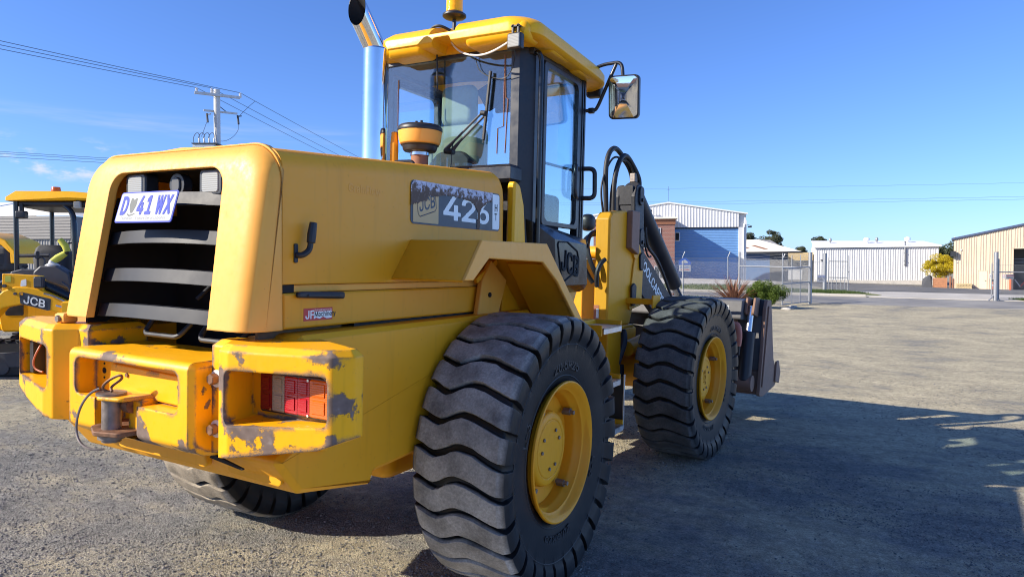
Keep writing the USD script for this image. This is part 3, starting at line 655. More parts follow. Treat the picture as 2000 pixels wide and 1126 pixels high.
part('lens_chip', G().prism(rpoly([(.80, 1.228), (.822, 1.225), (.834, 1.238), (.818, 1.248), (.805, 1.244)], .003), 'y', yl - .0015, yl + .002), 'soot')
part('empty_lamp_mount', G().box(-.95, -.54, -1.43, -1.41, 1.125, 1.285).box(-.95, -.92, -1.50, -1.43, 1.13, 1.28), 'black_plastic')
part('loose_wire', G().tube(spline([(-.93, -1.46, 1.27), (-.88, -1.50, 1.24), (-.90, -1.51, 1.18), (-.84, -1.50, 1.14)], 16), .004, 6), 'washed_red')
# tow hitch
part('hitch_plate', G().prism(rpoly([(-.18, -1.50), (-.15, -1.64), (-.06, -1.70), (.05, -1.67), (.085, -1.50)], .03), 'z', 1.128, 1.143, .003), 'paint_bumper')
part('hitch_plate', G().prism(rpoly([(-.19, -1.50), (-.17, -1.66), (-.06, -1.715), (.05, -1.68), (.085, -1.50)], .03), 'z', .990, 1.008, .003), 'rusty_steel')
part('hitch_socket', G().cyl((-.06, -1.64, .968), (-.06, -1.64, .990), .050, n=18), 'worn_steel')
part('hitch_pin', G().cyl((-.06, -1.64, .955), (-.06, -1.64, 1.15), .036, n=22).cyl((-.06, -1.64, 1.143), (-.06, -1.64, 1.152), .056, n=22), 'worn_steel')
part('hitch_bracket', G().box(-.01, .075, -1.60, -1.50, 1.0, 1.13, .006), 'paint_bumper')
part('hitch_bush', G().cyl((-.02, -1.60, 1.10), (.02, -1.60, 1.10), .03, n=16), 'rusty_steel')
lk = spline([(-.06, -1.64, 1.152), (-.085, -1.66, 1.17), (-.06, -1.66, 1.195), (-.03, -1.65, 1.215), (.0, -1.64, 1.225), (-.01, -1.63, 1.21), (-.05, -1.64, 1.18), (-.04, -1.65, 1.16)], 40)
part('pin_chain', G().tube(lk, .0055, 7), 'rusty_steel')
part('pin_cable', G().tube(spline([(-.10, -1.665, 1.165), (-.16, -1.70, 1.10), (-.18, -1.71, 1.0), (-.14, -1.71, .945), (-.06, -1.67, .93)], 30), .005, 7), 'worn_steel')

# ---- rear radiator surround
def frame_solid():
    rows = []
    for d, y0 in ((.10, 0), (.062, .006), (.032, .020), (.012, .045), (.0, .085), (.0, None)):
        o = rpoly([(-.615 + d, 1.425), (.615 - d, 1.425), (.598 - d, 2.150 - d), (-.598 + d, 2.150 - d)], [0, 0, .15 - d * .4, .15 - d * .4], 8)
        rake = -1.552 + (o[:, 1] - 1.42) * .155
        y = rake + y0 if y0 is not None else np.full(len(o), -1.385)
        rows.append(np.stack([o[:, 0], y, o[:, 1]], 1))
    n = len(rows[0]); P = np.vstack(rows); f = []
    k = np.arange(n); k1 = (k + 1) % n
    for r in range(len(rows) - 1):
        f += [np.stack([r * n + k, r * n + k1, (r + 1) * n + k1], 1), np.stack([r * n + k, (r + 1) * n + k1, (r + 1) * n + k], 1)]
    t = tri2d(rows[0][:, [0, 2]]); f.append(t[:, ::-1]); f.append(t + (len(rows) - 1) * n)
    tm = trimesh.Trimesh(P, np.vstack(f), process=True); trimesh.repair.fix_normals(tm)
    return Manifold(MMesh(np.asarray(tm.vertices, np.float32), np.asarray(tm.faces, np.uint32)))
op = mprism(rpoly([(-.40, 1.30), (.40, 1.30), (.365, 2.055), (-.365, 2.055)], [0, 0, .085, .085], 8), 'y', -1.9, -1.30)
cav = Manifold.hull_points(np.array([(x * k, y, z) for x in (-1, 1) for k, y, z in ((.565, -1.552 - .019 + .035, 1.30), (.560, -1.552 + .085 + .035, 1.96), (.46, -1.552 + .104 + .035, 2.095), (.565, -1.2, 1.30), (.56, -1.2, 1.96), (.46, -1.2, 2.095))], np.float32))
part('radiator_surround', G().mani(frame_solid() - op - cav), 'paint_faded', 38)
# dark lining behind the slats
g = G().box(-.556, -.54, -1.46, -1.0, 1.36, 1.90).box(.54, .556, -1.45, -1.0, 1.60, 1.90).box(-.50, .50, -1.40, -1.0, 2.058, 2.069).box(-.46, .46, -1.425, -1.36, 2.060, 2.090)
part('shroud', g, 'radiator_dark')
part('inner_panel', G().box(.54, .556, -1.45, -1.0, 1.38, 1.60).box(-.02, .55, -1.08, -1.06, 1.38, 1.66), 'radiator_brown')
for zc in (1.925, 1.768, 1.607, 1.455):
    xs = np.linspace(-1, 1, 25); w = .43
    yb = -1.474 + (zc - 1.42) * .155 - .045 * (1 - np.abs(xs) ** 2)
    bow = .012 * (1 - np.abs(xs) ** 2.2)
    P = np.empty((25, 5, 3))
    for j, (dy, dz) in enumerate(((.012, .030), (-.003, .028), (-.006, .0), (-.009, -.027), (.008, -.029))):
        P[:, j] = np.stack([xs * w, yb + dy - dz * .155 * -1, zc + dz + bow], 1)
    P2 = P[:, ::-1] + np.array([0, .006, 0])
    part('slat', G().grid(P).grid(P2), 'slat_paint', 25)
for k, x in enumerate((-.045, 0, .045)):
    part('slat_hole', G().cyl((x - .05, -1.437, 1.80), (x - .05, -1.43, 1.80), .006 if k != 1 else .009, n=10), 'soot')
for x, w, h, r in ((-.245, .062, .048, .02), (.245, .062, .048, .02)):
    part('work_lamp_housing', G().prism(rect(x - w - .008, x + w + .008, 2.0 - h - .006, 2.0 + h + .006, r), 'y', -1.425, -1.36, .006), 'black_plastic')
    part('work_lamp_lens', G().prism(rect(x - w + .012, x + w - .012, 2.0 - h + .006, 2.0 + h - .006, r * .8), 'y', -1.429, -1.41, .003), 'lens_lamp')
part('camera_housing', G().cyl((0, -1.40, 2.0), (0, -1.36, 2.0), .048, n=24), 'black_plastic')
part('camera_window', G().prism(rect(-.026, .026, 1.968, 2.032, .024), 'y', -1.408, -1.39, .003), 'grey_plastic')
part('radiator_rod', G().tube([(.08, -1.36, 1.52), (.15, -1.28, 1.63), (.16, -1.20, 1.64)], .009, 8).tube([(.19, -1.30, 1.68), (.20, -1.30, 1.76)], .009, 8), 'slat_paint')
for x in (-.03, .33):
    part('rear_step_loop', G().tube(fillet([(x - .13, -1.40, 1.42), (x - .13, -1.44, 1.365), (x + .10, -1.44, 1.365), (x + .13, -1.40, 1.42)], .03), .011, 8), 'black_plastic')
part('surround_lug', G().box(-.62, -.55, -1.56, -1.50, 1.39, 1.435, .008), 'paint_faded')
part('lug_bolt', G().cyl((-.585, -1.572, 1.41), (-.585, -1.56, 1.41), .016, n=6), 'worn_steel')
# number plate
pl = thing('number_plate', None, None, parent=LD)
ty = np.array([0, math.sin(rad(-16)) * -1, math.cos(rad(16))]); tx = np.array([1.0, 0, 0]); tz = np.cross(tx, ty)
po = np.array([-.012, -1.530, 1.897])
def onplate(g): return g.move(np.stack([tx, ty, tz], 1), po)
emit(pl, 'plate_edge', onplate(G().prism(rect(-.186, .186, -.0675, .0675, .012), 'z', -.004, .0, .0008)), 'plate_blue')
emit(pl, 'plate_face', onplate(G().prism(rect(-.180, .180, -.0615, .0615, .010), 'z', -.002, .0012, .0004)), 'plate_white')
for s, x, sx in (('D', -.164, .62), ('4', -.056, .66), ('1', -.002, .66), ('W', .068, .46), ('X', .122, .58)):
    emit(pl, 'plate_character', onplate(text(text(text(G(), s, .076, (x - .0022, -.030, .0012), (1, 0, 0), (0, 1, 0), .0016, True, sx=sx), s, .076, (x + .0022, -.030, .0012), (1, 0, 0), (0, 1, 0), .0015, True, sx=sx), s, .076, (x, -.032, .0012), (1, 0, 0), (0, 1, 0), .0014, True, sx=sx)), 'plate_blue')
g = G().prism(rpoly([(-.105, .045), (-.085, .030), (-.066, .045), (-.064, .01), (-.072, -.012), (-.080, -.026), (-.090, -.026), (-.100, -.012), (-.108, .01)], .006), 'z', .001, .0018)
g.prism(rpoly([(-.112, -.032), (-.095, -.040), (-.075, -.036), (-.060, -.030), (-.060, -.026), (-.078, -.031), (-.095, -.034), (-.110, -.027)], .001), 'z', .001, .0018)
emit(pl, 'plate_emblem', onplate(g), 'plate_grey')
g = text(G(), 'Tasmania - Explore the possibilities', .0125, (-.150, -.054, .0012), (1, 0, 0), (0, 1, 0), .0006, False, sx=1.02)
emit(pl, 'plate_motto', onplate(g), 'plate_grey')

# ---- engine hood and lower doors
def hood():
    ys = [-1.375, -1.37, -1.0, -.5, 0, .2, .275, .305, .325, .335]; dz = [0, 0, 0, 0, 0, 0, 0, -.012, -.04, -.085]
    rows = []
    for y, d in zip(ys, dz):
        z = ztop(y) + d
        o = rpoly([(.60, 1.60), (.592, z), (0, z + .035 + d * .2), (-.592, z), (-.60, 1.60)], [0, .085, .4, .085, 0], 8)
        rows.append(np.stack([o[:, 0], np.full(len(o), y), o[:, 1]], 1))
    n = len(rows[0]); P = np.vstack(rows); f = []; k = np.arange(n); k1 = (k + 1) % n
    for r in range(len(rows) - 1):
        f += [np.stack([r * n + k, r * n + k1, (r + 1) * n + k1], 1), np.stack([r * n + k, (r + 1) * n + k1, (r + 1) * n + k], 1)]
    t = tri2d(rows[0][:, [0, 2]]); f += [t, t + (len(rows) - 1) * n]
    tm = trimesh.Trimesh(P, np.vstack(f), process=True); trimesh.repair.fix_normals(tm)
    m = Manifold(MMesh(np.asarray(tm.vertices, np.float32), np.asarray(tm.faces, np.uint32)))
    return m - mbox(-.55, .55, -1.5, -.9, 1.4, 2.07)
part('hood', G().mani(hood()), 'paint_hood', 34)
part('hood_seam', G().box(-.588, .588, -1.387, -1.373, 1.45, 2.10), 'black_rubber') if False else None
part('engine_bay', G().box(-.585, .585, -.95, .31, 1.38, 1.60), 'radiator_dark')
part('side_rail', G().box(.50, .592, -1.372, .31, 1.568, 1.598, .003), 'paint_faded')
g = G().prism([(-1.372, 1.425), (.31, 1.425), (.31, 1.566), (-1.372, 1.566)], 'x', .56, .604, .007)
part('lower_door', g, 'paint_hood')
part('lower_door', G().prism([(-1.372, 1.425), (.31, 1.425), (.31, 1.566), (-1.372, 1.566)], 'x', -.604, -.56, .007), 'paint_hood')
part('rail_end', G().box(.55, .594, -1.372, -1.31, 1.568, 1.60), 'soot')
# hood latch and door handle
part('hood_latch', G().prism(rpoly([(-1.318, 1.685), (-1.300, 1.685), (-1.300, 1.760), (-1.318, 1.760)], .006), 'x', .598, .604).tube(fillet([(.606, -1.309, 1.715), (.628, -1.30, 1.715), (.634, -1.268, 1.735), (.634, -1.262, 1.78)], .03), .012, 8)
     .tube([(.634, -1.262, 1.765), (.634, -1.258, 1.80), (.634, -1.250, 1.845)], [.017, .018, .015], 10), 'black_plastic')
part('door_handle', G().prism(rpoly([(-1.315, 1.548), (-1.052, 1.536), (-1.052, 1.566), (-1.29, 1.572), (-1.315, 1.570)], .01), 'x', .604, .628, .006).prism(rpoly([(-1.27, 1.551), (-1.09, 1.545), (-1.09, 1.555), (-1.27, 1.561)], .004), 'x', .628, .633), 'black_plastic')
# dealer sticker
part('dealer_sticker', G().prism(rect(-1.268, -1.106, 1.452, 1.503), 'x', .6040, .6048), 'decal_red')
g = text(G(), 'JF', .032, (.6046, -1.260, 1.461), (0, 1, 0), (0, 0, 1), .001, True)
text(g, 'Sold and Serviced by', .0072, (.6046, -1.208, 1.491), (0, 1, 0), (0, 0, 1), .0008, False)
g.prism(rpoly([(-1.212, 1.458), (-1.20, 1.464), (-1.18, 1.458), (-1.16, 1.466), (-1.14, 1.458), (-1.111, 1.459), (-1.111, 1.488), (-1.212, 1.488)], .001), 'x', .6046, .6052)
part('sticker_lettering', g, 'decal_white')
part('sticker_name', text(G(), 'Machinery', .0195, (.6052, -1.210, 1.468), (0, 1, 0), (0, 0, 1), .0008, True, sx=.92), 'decal_black')
# model decal, torn along its top
def hx(y, z): return .6005 - max(0, (z - 1.60)) * .0125 + .0008
XA = (0, 1, 0); YA = (-.0125, 0, 1)
def hoodsheet(poly, t=.0012, off=0.0):
    g = G().prism(poly, 'x', 0, t); v, f = g.mesh(); v[:, 0] += .601 - (v[:, 2] - 1.60) * .0125 + off; return (v, f)
def dm(poly, name, mt, off=0.0, t=.0012):
    return emit(LD, name, hoodsheet(poly, t, off), mt, False)
dm(rpoly([(-.575, 1.884), (.288, 1.888), (.288, 2.108), (-.575, 2.096)], .025), 'model_decal', 'decal_dark')
dm(rpoly([(-.556, 1.893), (-.342, 1.893), (-.342, 2.085), (-.556, 2.075)], [.006, .006, 0, 0]), 'decal_logo_ground', 'decal_tan', .0013)
g = G(); text(g, 'JCB', .062, (.6005 - .36 * .0125 + .0026, -.508, 1.945), (0, .97, .24), (-.0125, -.05, 1), .0012, True, sx=.85)
part('decal_logo', g, 'decal_dark')
lp = [(-.515, 1.935), (-.50, 1.922), (-.372, 1.958), (-.362, 1.972), (-.372, 2.045)]
g = G().tube([(.6005 - (z - 1.6) * .0125 + .0022, y, z) for y, z in [(-.525, 1.985)] + lp], .0025, 5); part('decal_logo_line', g, 'decal_dark')
g = G()
for s, y0, y1 in (('4', -.297, -.132), ('2', -.122, .022), ('6', .034, .168)):
    mm = meshkit.text_mesh(s, .120, .0012, True); w = np.ptp(mm.vertices[:, 0]); sx = (y1 - y0) / w
    text(g, s, .120, (.6005 - .35 * .0125 + .0014, y0 - mm.vertices[:, 0].min() * sx, 1.925), XA, YA, .0012, True, sx=sx)
part('decal_number', g, 'decal_white')
dm(rpoly([(.203, 1.897), (.281, 1.897), (.281, 2.10), (.203, 2.10)], [0, .015, .015, 0]), 'decal_ht_ground', 'decal_white', .0013)
g = text(G(), 'H', .040, (.6005 - .35 * .0125 + .0026, .224, 2.003), XA, YA, .0012, True, sx=.9); text(g, 'T', .040, (.6005 - .35 * .0125 + .0026, .224, 1.950), XA, YA, .0012, True, sx=.9)
part('decal_ht', g, 'decal_black')
rng = np.random.default_rng(5)
low = [(-.575, 1.975), (-.53, 1.985), (-.48, 2.000), (-.445, 2.005), (-.43, 2.03), (-.40, 2.03), (-.36, 2.035), (-.31, 2.045), (-.26, 2.048), (-.17, 2.047), (-.10, 2.045), (-.04, 2.035), (.0, 2.022), (.028, 2.0), (.042, 1.985), (.040, 1.95), (.030, 1.91), (.036, 1.888), (.056, 1.888), (.064, 1.93), (.062, 1.98), (.082, 2.010), (.12, 2.03), (.16, 2.05), (.198, 2.06)]
pts = []
for (a, b) in zip(low, low[1:]):
    for k in range(6):
        t = k / 6; pts.append((a[0] + (b[0] - a[0]) * t + rng.normal(0, .0022), a[1] + (b[1] - a[1]) * t + rng.normal(0, .0028)))
poly = pts + [low[-1], (.20, 2.106), (-.55, 2.097), (-.575, 2.07)]
dm(np.array(poly), 'torn_patch', 'torn_decal', .0027)
g = text(G(), 'GrainFlow', .034, (.5951, -1.01, 1.995), XA, YA, .0006, True, sx=.95)
part('faded_lettering', g, 'ghost_mark')

# ---- rear mudguard
path = [(-.715, 1.62), (-.57, 1.805), (.11, 1.812), (.66, 1.335)]
g = G()
for (a, b) in zip(path, path[1:]):
    a, b = np.array(a), np.array(b); d = (b - a) / np.linalg.norm(b - a); nn = np.array([d[1], -d[0]]) * .012
    g.prism([a, b, b + nn, a + nn], 'x', .597, .992)
part('mudguard', g, 'paint_body', 20)
lip = [(-.715, 1.62), (-.57, 1.805), (.11, 1.812), (.66, 1.335), (.575, 1.335), (.254, 1.605), (.066, 1.712), (-.50, 1.722), (-.635, 1.62)]
part('mudguard_lip', G().prism(lip, 'x', .985, 1.003, .003), 'paint_faded', 20)
part('mudguard_flap', G().prism([(.20, 1.70), (.235, 1.72), (.70, 1.29), (.66, 1.27)], 'x', .70, .975, .004), 'paint_body', 20)
g = G().box(-.97, -.60, -.60, .12, 1.80, 1.812).prism([(-.69, 1.62), (-.56, 1.80), (-.55, 1.79), (-.67, 1.615)], 'x', -.99, -.60).prism([(.11, 1.805), (.64, 1.34), (.62, 1.335), (.10, 1.79)], 'x', -.99, -.60)
part('mudguard', g, 'paint_body', 20)
part('guard_bracket', G().prism([(-.05, 1.30), (.16, 1.30), (.30, 1.60), (.12, 1.715), (.02, 1.60)], 'x', .62, .65, .004), 'paint_faded')
part('guard_bracket', G().prism([(.30, 1.34), (.72, 1.34), (.62, 1.66), (.34, 1.70)], 'x', .60, .612), 'paint_body')
for q in ((.10, 1.52), (.06, 1.36), (.48, 1.50), (.56, 1.38)):
    part('bracket_bolt', G().cyl((.648, q[0], q[1]), (.658, q[0], q[1]), .014, n=8), 'soot')
part('guard_stay', G().bar((.63, -.02, 1.60), (.63, .20, 1.71), .02, .03), 'paint_body')

# ---- cab
CW = .62
def post(poly, z0, z1, top=None):
    return G().prism(poly, 'z', z0, z1, .006)
for s in (1, -1):
    g = G().prism([(s * .495, .572), (s * .555, .572), (s * .625, .66), (s * .625, .775), (s * .50, .64)], 'z', 1.60, 3.09, .004)
    part('rear_pillar', g, 'black_trim', 15)
    part('front_pillar', G().prism([(s * .575, 1.36), (s * .628, 1.36), (s * .628, 1.47), (s * .56, 1.50)], 'z', 1.80, 3.09, .006), 'black_trim', 15)
    part('pillar_strip', G().box(s * .628, s * .634, 1.40, 1.412, 1.9, 3.05).box(s * .628, s * .634, 1.435, 1.447, 1.9, 3.05), 'black_trim')
    part('roof_rail', G().box(s * .52, s * .628, .62, 1.47, 3.02, 3.09, .005), 'black_trim')
    # door: frame and glass
    g = G()
    fr = [(.775, 1.955), (1.36, 1.955), (1.36, 3.02), (.775, 3.02)]
    m = mprism(rpoly(fr, .03), 'x', .595, .632, .004) - mprism(rpoly([(.815, 1.985), (1.325, 1.985), (1.325, 2.985), (.815, 2.985)], .05), 'x', .5, .7)
    g.mani(m)
    if s < 0: g.scale((-1, 1, 1))
    part('door_frame', g, 'black_trim', 30)
    part('door_glass', G().box(s * .612, s * .616, .80, 1.335, 1.97, 3.0), 'cab_glass')
part('sliding_pane', G().box(.600, .604, 1.06, 1.34, 2.38, 2.99), 'cab_glass')
part('pane_rail', G().bar((.603, .82, 2.37), (.603, 1.335, 2.38), .012, .016), 'black_trim')
part('rear_glass', G().prism(rect(-.497, .497, 2.31, 3.06, .03), 'y', .575, .579), 'cab_glass')
part('front_glass', G().box(-.56, .56, 1.478, 1.482, 1.90, 3.05), 'clear_glass')
part('rear_header', G().box(-.56, .56, .565, .61, 3.045, 3.11, .004), 'black_trim')
part('front_header', G().box(-.56, .56, 1.44, 1.49, 3.03, 3.09, .004), 'black_trim')
part('rear_wall', G().box(-.53, .53, .585, .62, 1.60, 2.325, .004), 'black_trim')
part('rear_ledge', G().box(-.58, .585, .43, .575, 2.20, 2.312, .02), 'black_trim')
part('cab_floor', G().box(-.60, .60, .64, 1.46, 1.66, 1.72), 'headliner')
part('headliner', G().box(-.52, .52, .62, 1.44, 3.05, 3.07), 'headliner')
part('front_wall', G().box(-.58, .58, 1.45, 1.49, 1.60, 1.91), 'black_trim')
# heater strips on the rear glass
hp = [[(.447, 3.02), (.458, 2.75), (.475, 2.74), (.462, 2.40)], [(.447, 2.98), (.447, 2.57), (.405, 2.56), (.402, 2.40)], [(-.40, 2.95), (-.40, 2.45)]]
for q in hp:
    part('heater_strip', G().tube([(x, .573, z) for x, z in q], .0045, 4), 'rust_brown')
# seat
g = G().rbox(-.36, .16, .74, .92, 2.08, 2.66, .08); part('seat_back', g, 'seat_cloth', 40)
g = G(); g.rbox(-.215, .065, .80, .91, 2.66, 2.94, .05); v, f = g.mesh(); part('headrest', G().add(v, f), 'seat_cloth', 40)
part('seat_cushion', G().rbox(-.36, .16, .80, 1.30, 1.98, 2.12, .05), 'seat_cloth', 40)
part('seat_base', G().prism(rpoly([(-.34, 1.72), (.26, 1.72), (.22, 2.30), (.05, 2.46), (-.15, 2.46), (-.30, 2.30)], .08), 'y', .70, .745, .01).box(-.3, .2, .75, 1.2, 1.72, 2.0), 'seat_dark')
part('armrest', G().rbox(.17, .25, .84, 1.18, 2.22, 2.30, .03), 'seat_dark', 40)
part('console', G().rbox(.28, .50, .85, 1.35, 1.72, 2.20, .04), 'seat_dark', 40)
part('sun_visor', G().obox((.18, 1.0, 2.93), (.34, .03, .17), rotm('y', -.45) @ rotm('x', .3), .01), 'seat_dark')
part('steering_column', G().tube([(-.10, 1.40, 1.75), (-.10, 1.28, 2.22)], .05, 12), 'black_plastic')
a = np.linspace(0, 2 * math.pi, 33)[:-1]
part('steering_wheel', G().tube(np.stack([-.10 + .19 * np.cos(a), 1.26 + .17 * np.sin(a), 2.28 + .08 * np.sin(a)], 1), .016, 8, closed=True).bar((-.28, 1.26, 2.27), (.08, 1.26, 2.27), .03, .012), 'black_plastic', 40)
part('control_lever', G().tube([(.40, 1.1, 2.2), (.42, 1.08, 2.34)], .012, 8).rbox(.385, .445, 1.05, 1.11, 2.33, 2.42, .025), 'black_plastic', 40)
part('inner_mirror', G().rbox(-.10, .10, 1.38, 1.41, 2.86, 2.96, .012), 'black_plastic')
# roof
def roof():
    rows = []
    for ins, z in ((.10, 3.075), (.03, 3.08), (.0, 3.105), (.0, 3.155), (.02, 3.185), (.06, 3.215), (.13, 3.235), (.24, 3.245)):
        o = rpoly(inset([(-.40, .375), (.745, .375), (.73, 1.70), (-.73, 1.70), (-.745, .90)], ins), [.10, .17, .17, .17, .12], 8)
        zz = np.full(len(o), z) - np.clip(o[:, 1] - 1.1, 0, 1) ** 2 * .16 - (np.abs(o[:, 0]) / .745) ** 2 * .02
        rows.append(np.stack([o[:, 0], o[:, 1], zz], 1))
    n = len(rows[0]); P = np.vstack(rows); f = []; k = np.arange(n); k1 = (k + 1) % n
    for r in range(len(rows) - 1):
        f += [np.stack([r * n + k, r * n + k1, (r + 1) * n + k1], 1), np.stack([r * n + k, (r + 1) * n + k1, (r + 1) * n + k], 1)]
    f += [tri2d(rows[0][:, :2]), tri2d(rows[-1][:, :2]) + (len(rows) - 1) * n]
    tm = trimesh.Trimesh(P, np.vstack(f), process=True); trimesh.repair.fix_normals(tm)
    m = Manifold(MMesh(np.asarray(tm.vertices, np.float32), np.asarray(tm.faces, np.uint32)))
    notch = mprism(rpoly([(-.03, .2), (.21, .2), (.17, .56), (.02, .56)], .04), 'z', 3.15, 3.4)
    low = mprism(rpoly([(-.02, 3.0), (.20, 3.0), (.15, 3.125), (.03, 3.125)], .02), 'y', .2, .55)
    return m - notch - low
part('roof', G().mani(roof()), 'paint_bright', 40)
# rear lobes of the roof hang lower
for x0, x1 in ((-.385, -.06), (.24, .70)):
    part('roof_lobe', G().rbox(x0, x1, .385, .60, 3.045, 3.16, .05, 20), 'paint_bright', 45)
part('roof_duct', G().rbox(.60, .72, .70, 1.0, 3.045, 3.12, .035, 16), 'paint_bright', 45)
part('roof_duct', G().rbox(.60, .71, 1.15, 1.42, 3.035, 3.11, .035, 16), 'paint_bright', 45)
# beacon
part('beacon_stalk', G().cyl((.07, .55, 3.12), (.07, .55, 3.31), .013, n=10), 'black_plastic')
part('beacon_base', G().rev([(0, 3.288), (.03, 3.286), (.066, 3.296), (.078, 3.306), (.078, 3.318), (.062, 3.33), (0, 3.33)], 'z', (.07, .55, 0), 28), 'black_plastic')
part('beacon_lens', G().rev([(.056, 3.33), (.054, 3.42), (.050, 3.50), (.04, 3.53), (0, 3.54)], 'z', (.07, .55, 0), 28), 'lens_amber', 40)
# work light on the rear corner, and one at the front
part('rear_work_light', G().prism(rect(.586, .682, 2.972, 3.068, .012), 'y', .345, .392, .008), 'black_plastic')
part('rear_work_light_lens', G().prism(rect(.595, .673, 2.981, 3.059, .008), 'y', .339, .348, .003), 'lens_lamp')
part('light_bracket', G().box(.61, .622, .36, .376, 3.06, 3.12).box(.646, .658, .36, .376, 3.06, 3.12).box(.605, .663, .36, .40, 3.105, 3.115), 'black_plastic')
part('front_work_light', G().rbox(.54, .66, 1.66, 1.74, 2.98, 3.10, .02), 'black_plastic')
part('lamp_cable', G().tube(spline([(.06, .50, 3.20), (.09, .50, 3.12), (.15, .50, 3.06), (.27, .47, 3.012), (.40, .43, 2.995), (.59, .385, 3.035)], 30), .0065, 7), 'washer_white')
part('lamp_lead', G().tube(spline([(.61, .40, 2.98), (.55, .50, 2.93), (.46, .555, 2.87), (.36, .55, 2.885), (.28, .55, 2.93), (.24, .555, 3.03)], 30), .003, 5), 'black_rubber')
part('roof_cable', G().tube(spline([(-.05, .46, 3.215), (.02, .45, 3.225), (.06, .47, 3.21), (.10, .52, 3.19)], 16), .009, 7), 'black_rubber')
part('aerial', G().tube([(-.055, .52, 3.175), (-.05, .53, 3.10), (-.043, .535, 2.83)], [.008, .006, .0045], 7).cyl((-.06, .50, 3.17), (-.03, .52, 3.18), .016, n=10), 'black_plastic')
# wiper
part('wiper_arm', G().tube([(.03, .545, 2.445), (.10, .54, 2.50), (.305, .545, 2.665)], [.016, .008, .007], 8).tube([(.07, .545, 2.43), (.14, .54, 2.49), (.325, .545, 2.645)], [.016, .008, .007], 8), 'grey_plastic')
part('wiper_blade', G().tube([(.357, .548, 2.92), (.315, .548, 2.49)], .012, 6).tube([(.352, .556, 2.90), (.31, .556, 2.47)], .006, 5), 'black_rubber')
part('wiper_pivot', G().cyl((.02, .545, 2.435), (.09, .545, 2.425), .02, n=10).cyl((.30, .535, 2.66), (.335, .535, 2.655), .016, n=8), 'black_plastic')
part('wiper_hose', G().tube(spline([(.10, .54, 2.50), (.085, .53, 2.44), (.09, .52, 2.36), (.085, .50, 2.30)], 12), .003, 5), 'black_rubber')
# grab rails and door handle
part('grab_rail', G().tube(fillet([(.60, .66, 3.03), (.655, .64, 3.03), (.665, .655, 2.99), (.665, .655, 1.78)], .04), .016, 10), 'black_gloss', 40)
part('grab_handle', G().tube(fillet([(.63, 1.44, 2.405), (.715, 1.46, 2.405), (.72, 1.46, 2.19), (.63, 1.44, 2.19)], .05), .017, 10), 'black_trim', 40)
part('grab_handle', G().tube(fillet([(.625, 1.35, 2.405), (.66, 1.24, 2.405), (.66, 1.24, 2.19), (.625, 1.35, 2.19)], .05), .016, 10), 'black_trim', 40)
# mirror on its arms
arm = fillet([(.62, 1.48, 3.11), (.73, 1.50, 3.163), (.885, 1.50, 3.168), (.900, 1.50, 3.04)], .05)
part('mirror_arm', G().tube(arm, .013, 10), 'black_trim', 40)
part('mirror_brace', G().tube(fillet([(.842, 1.50, 3.155), (.715, 1.50, 2.875), (.69, 1.50, 2.835), (.625, 1.48, 2.835)], .04), .013, 10), 'black_trim', 40)
part('mirror_clamp', G().rbox(.64, .685, 1.475, 1.51, 2.815, 2.855, .008).rbox(.615, .64, 1.46, 1.50, 3.08, 3.15, .008), 'black_trim')
MN = np.array([.10, -.97, -.19]); MN /= np.linalg.norm(MN)
mx_ = np.cross([0, 0, 1.0], -MN) * -1; mx_ /= np.linalg.norm(mx_); mx_ = mx_ if mx_[0] > 0 else -mx_; mz_ = np.cross(mx_, -MN); mz_ = mz_ if mz_[2] > 0 else -mz_
Rm = np.stack([mx_, -MN, mz_], 1); Cm = np.array([.905, 1.50, 2.915])
mo = rpoly([(-.112, -.152), (.108, -.158), (.118, .150), (-.106, .152)], .035, 6)
part('mirror_housing', G().prism(mo, 'y', -.006, .05, .005).move(Rm, Cm), 'black_plastic', 30)
mi = inset(mo, .010); P = []
for k in np.linspace(1, 0, 12):
    q = mi * k; P.append(np.stack([q[:, 0], -.016 + (q[:, 0] ** 2 + q[:, 1] ** 2) / (2 * 1.3), q[:, 1]], 1))
P = np.array(P); P = np.concatenate([P, P[:, :1]], 1)
part('mirror_glass', G().grid(P[:, ::-1]).move(Rm, Cm), 'mirror_glass', True)
# ---- exhaust, pre-cleaner, hood handle
part('exhaust_stack', G().cyl((-.30, .21, 2.16), (-.30, .21, 3.045), .083, n=40, bev=.006), 'chrome', 40)
d = np.array([-.12, -.56, .82]); d /= np.linalg.norm(d); u = np.cross(d, [1, 0, 0]); u /= np.linalg.norm(u); w = np.cross(d, u)
def tail(r, y_end):
    n = 36; aa = np.arange(n) * 2 * math.pi / n; ring = r * (np.cos(aa)[:, None] * u + np.sin(aa)[:, None] * w)
    b0 = np.array([-.30, .225, 3.03]); a0 = ring.copy(); a0[:, 2] = np.clip(a0[:, 2], -.03, .03)
    base = b0 + ring
    nn = np.array([0, -1.0, .10]); nn /= np.linalg.norm(nn)
    t = ((np.array([-.30, y_end, 3.16]) - base) @ nn) / (d @ nn)
    return base, base + t[:, None] * d
b0, e0 = tail(.070, .055); n = len(b0)
g = G(); idx = np.arange(n); i1 = (idx + 1) % n
g.add(np.vstack([b0, e0]), np.vstack([np.stack([idx, i1, n + i1], 1), np.stack([idx, n + i1, n + idx], 1)]))
part('tailpipe', g, 'chrome', 60)
b1, e1 = tail(.066, .057)
g = G().add(np.vstack([b1, e1]), np.vstack([np.stack([idx, n + i1, i1], 1), np.stack([idx, n + idx, n + i1], 1)]))
g.add(np.vstack([b1 + d * .06, b1.mean(0)[None] + d * .06]), np.stack([idx, i1, np.full(n, n)], 1))
part('tailpipe_bore', g, 'soot', 60)
part('stack_collar', G().rev([(.083, 3.035), (.075, 3.05), (.0, 3.052)], 'z', (-.30, .21, 0), 36), 'chrome', 40)
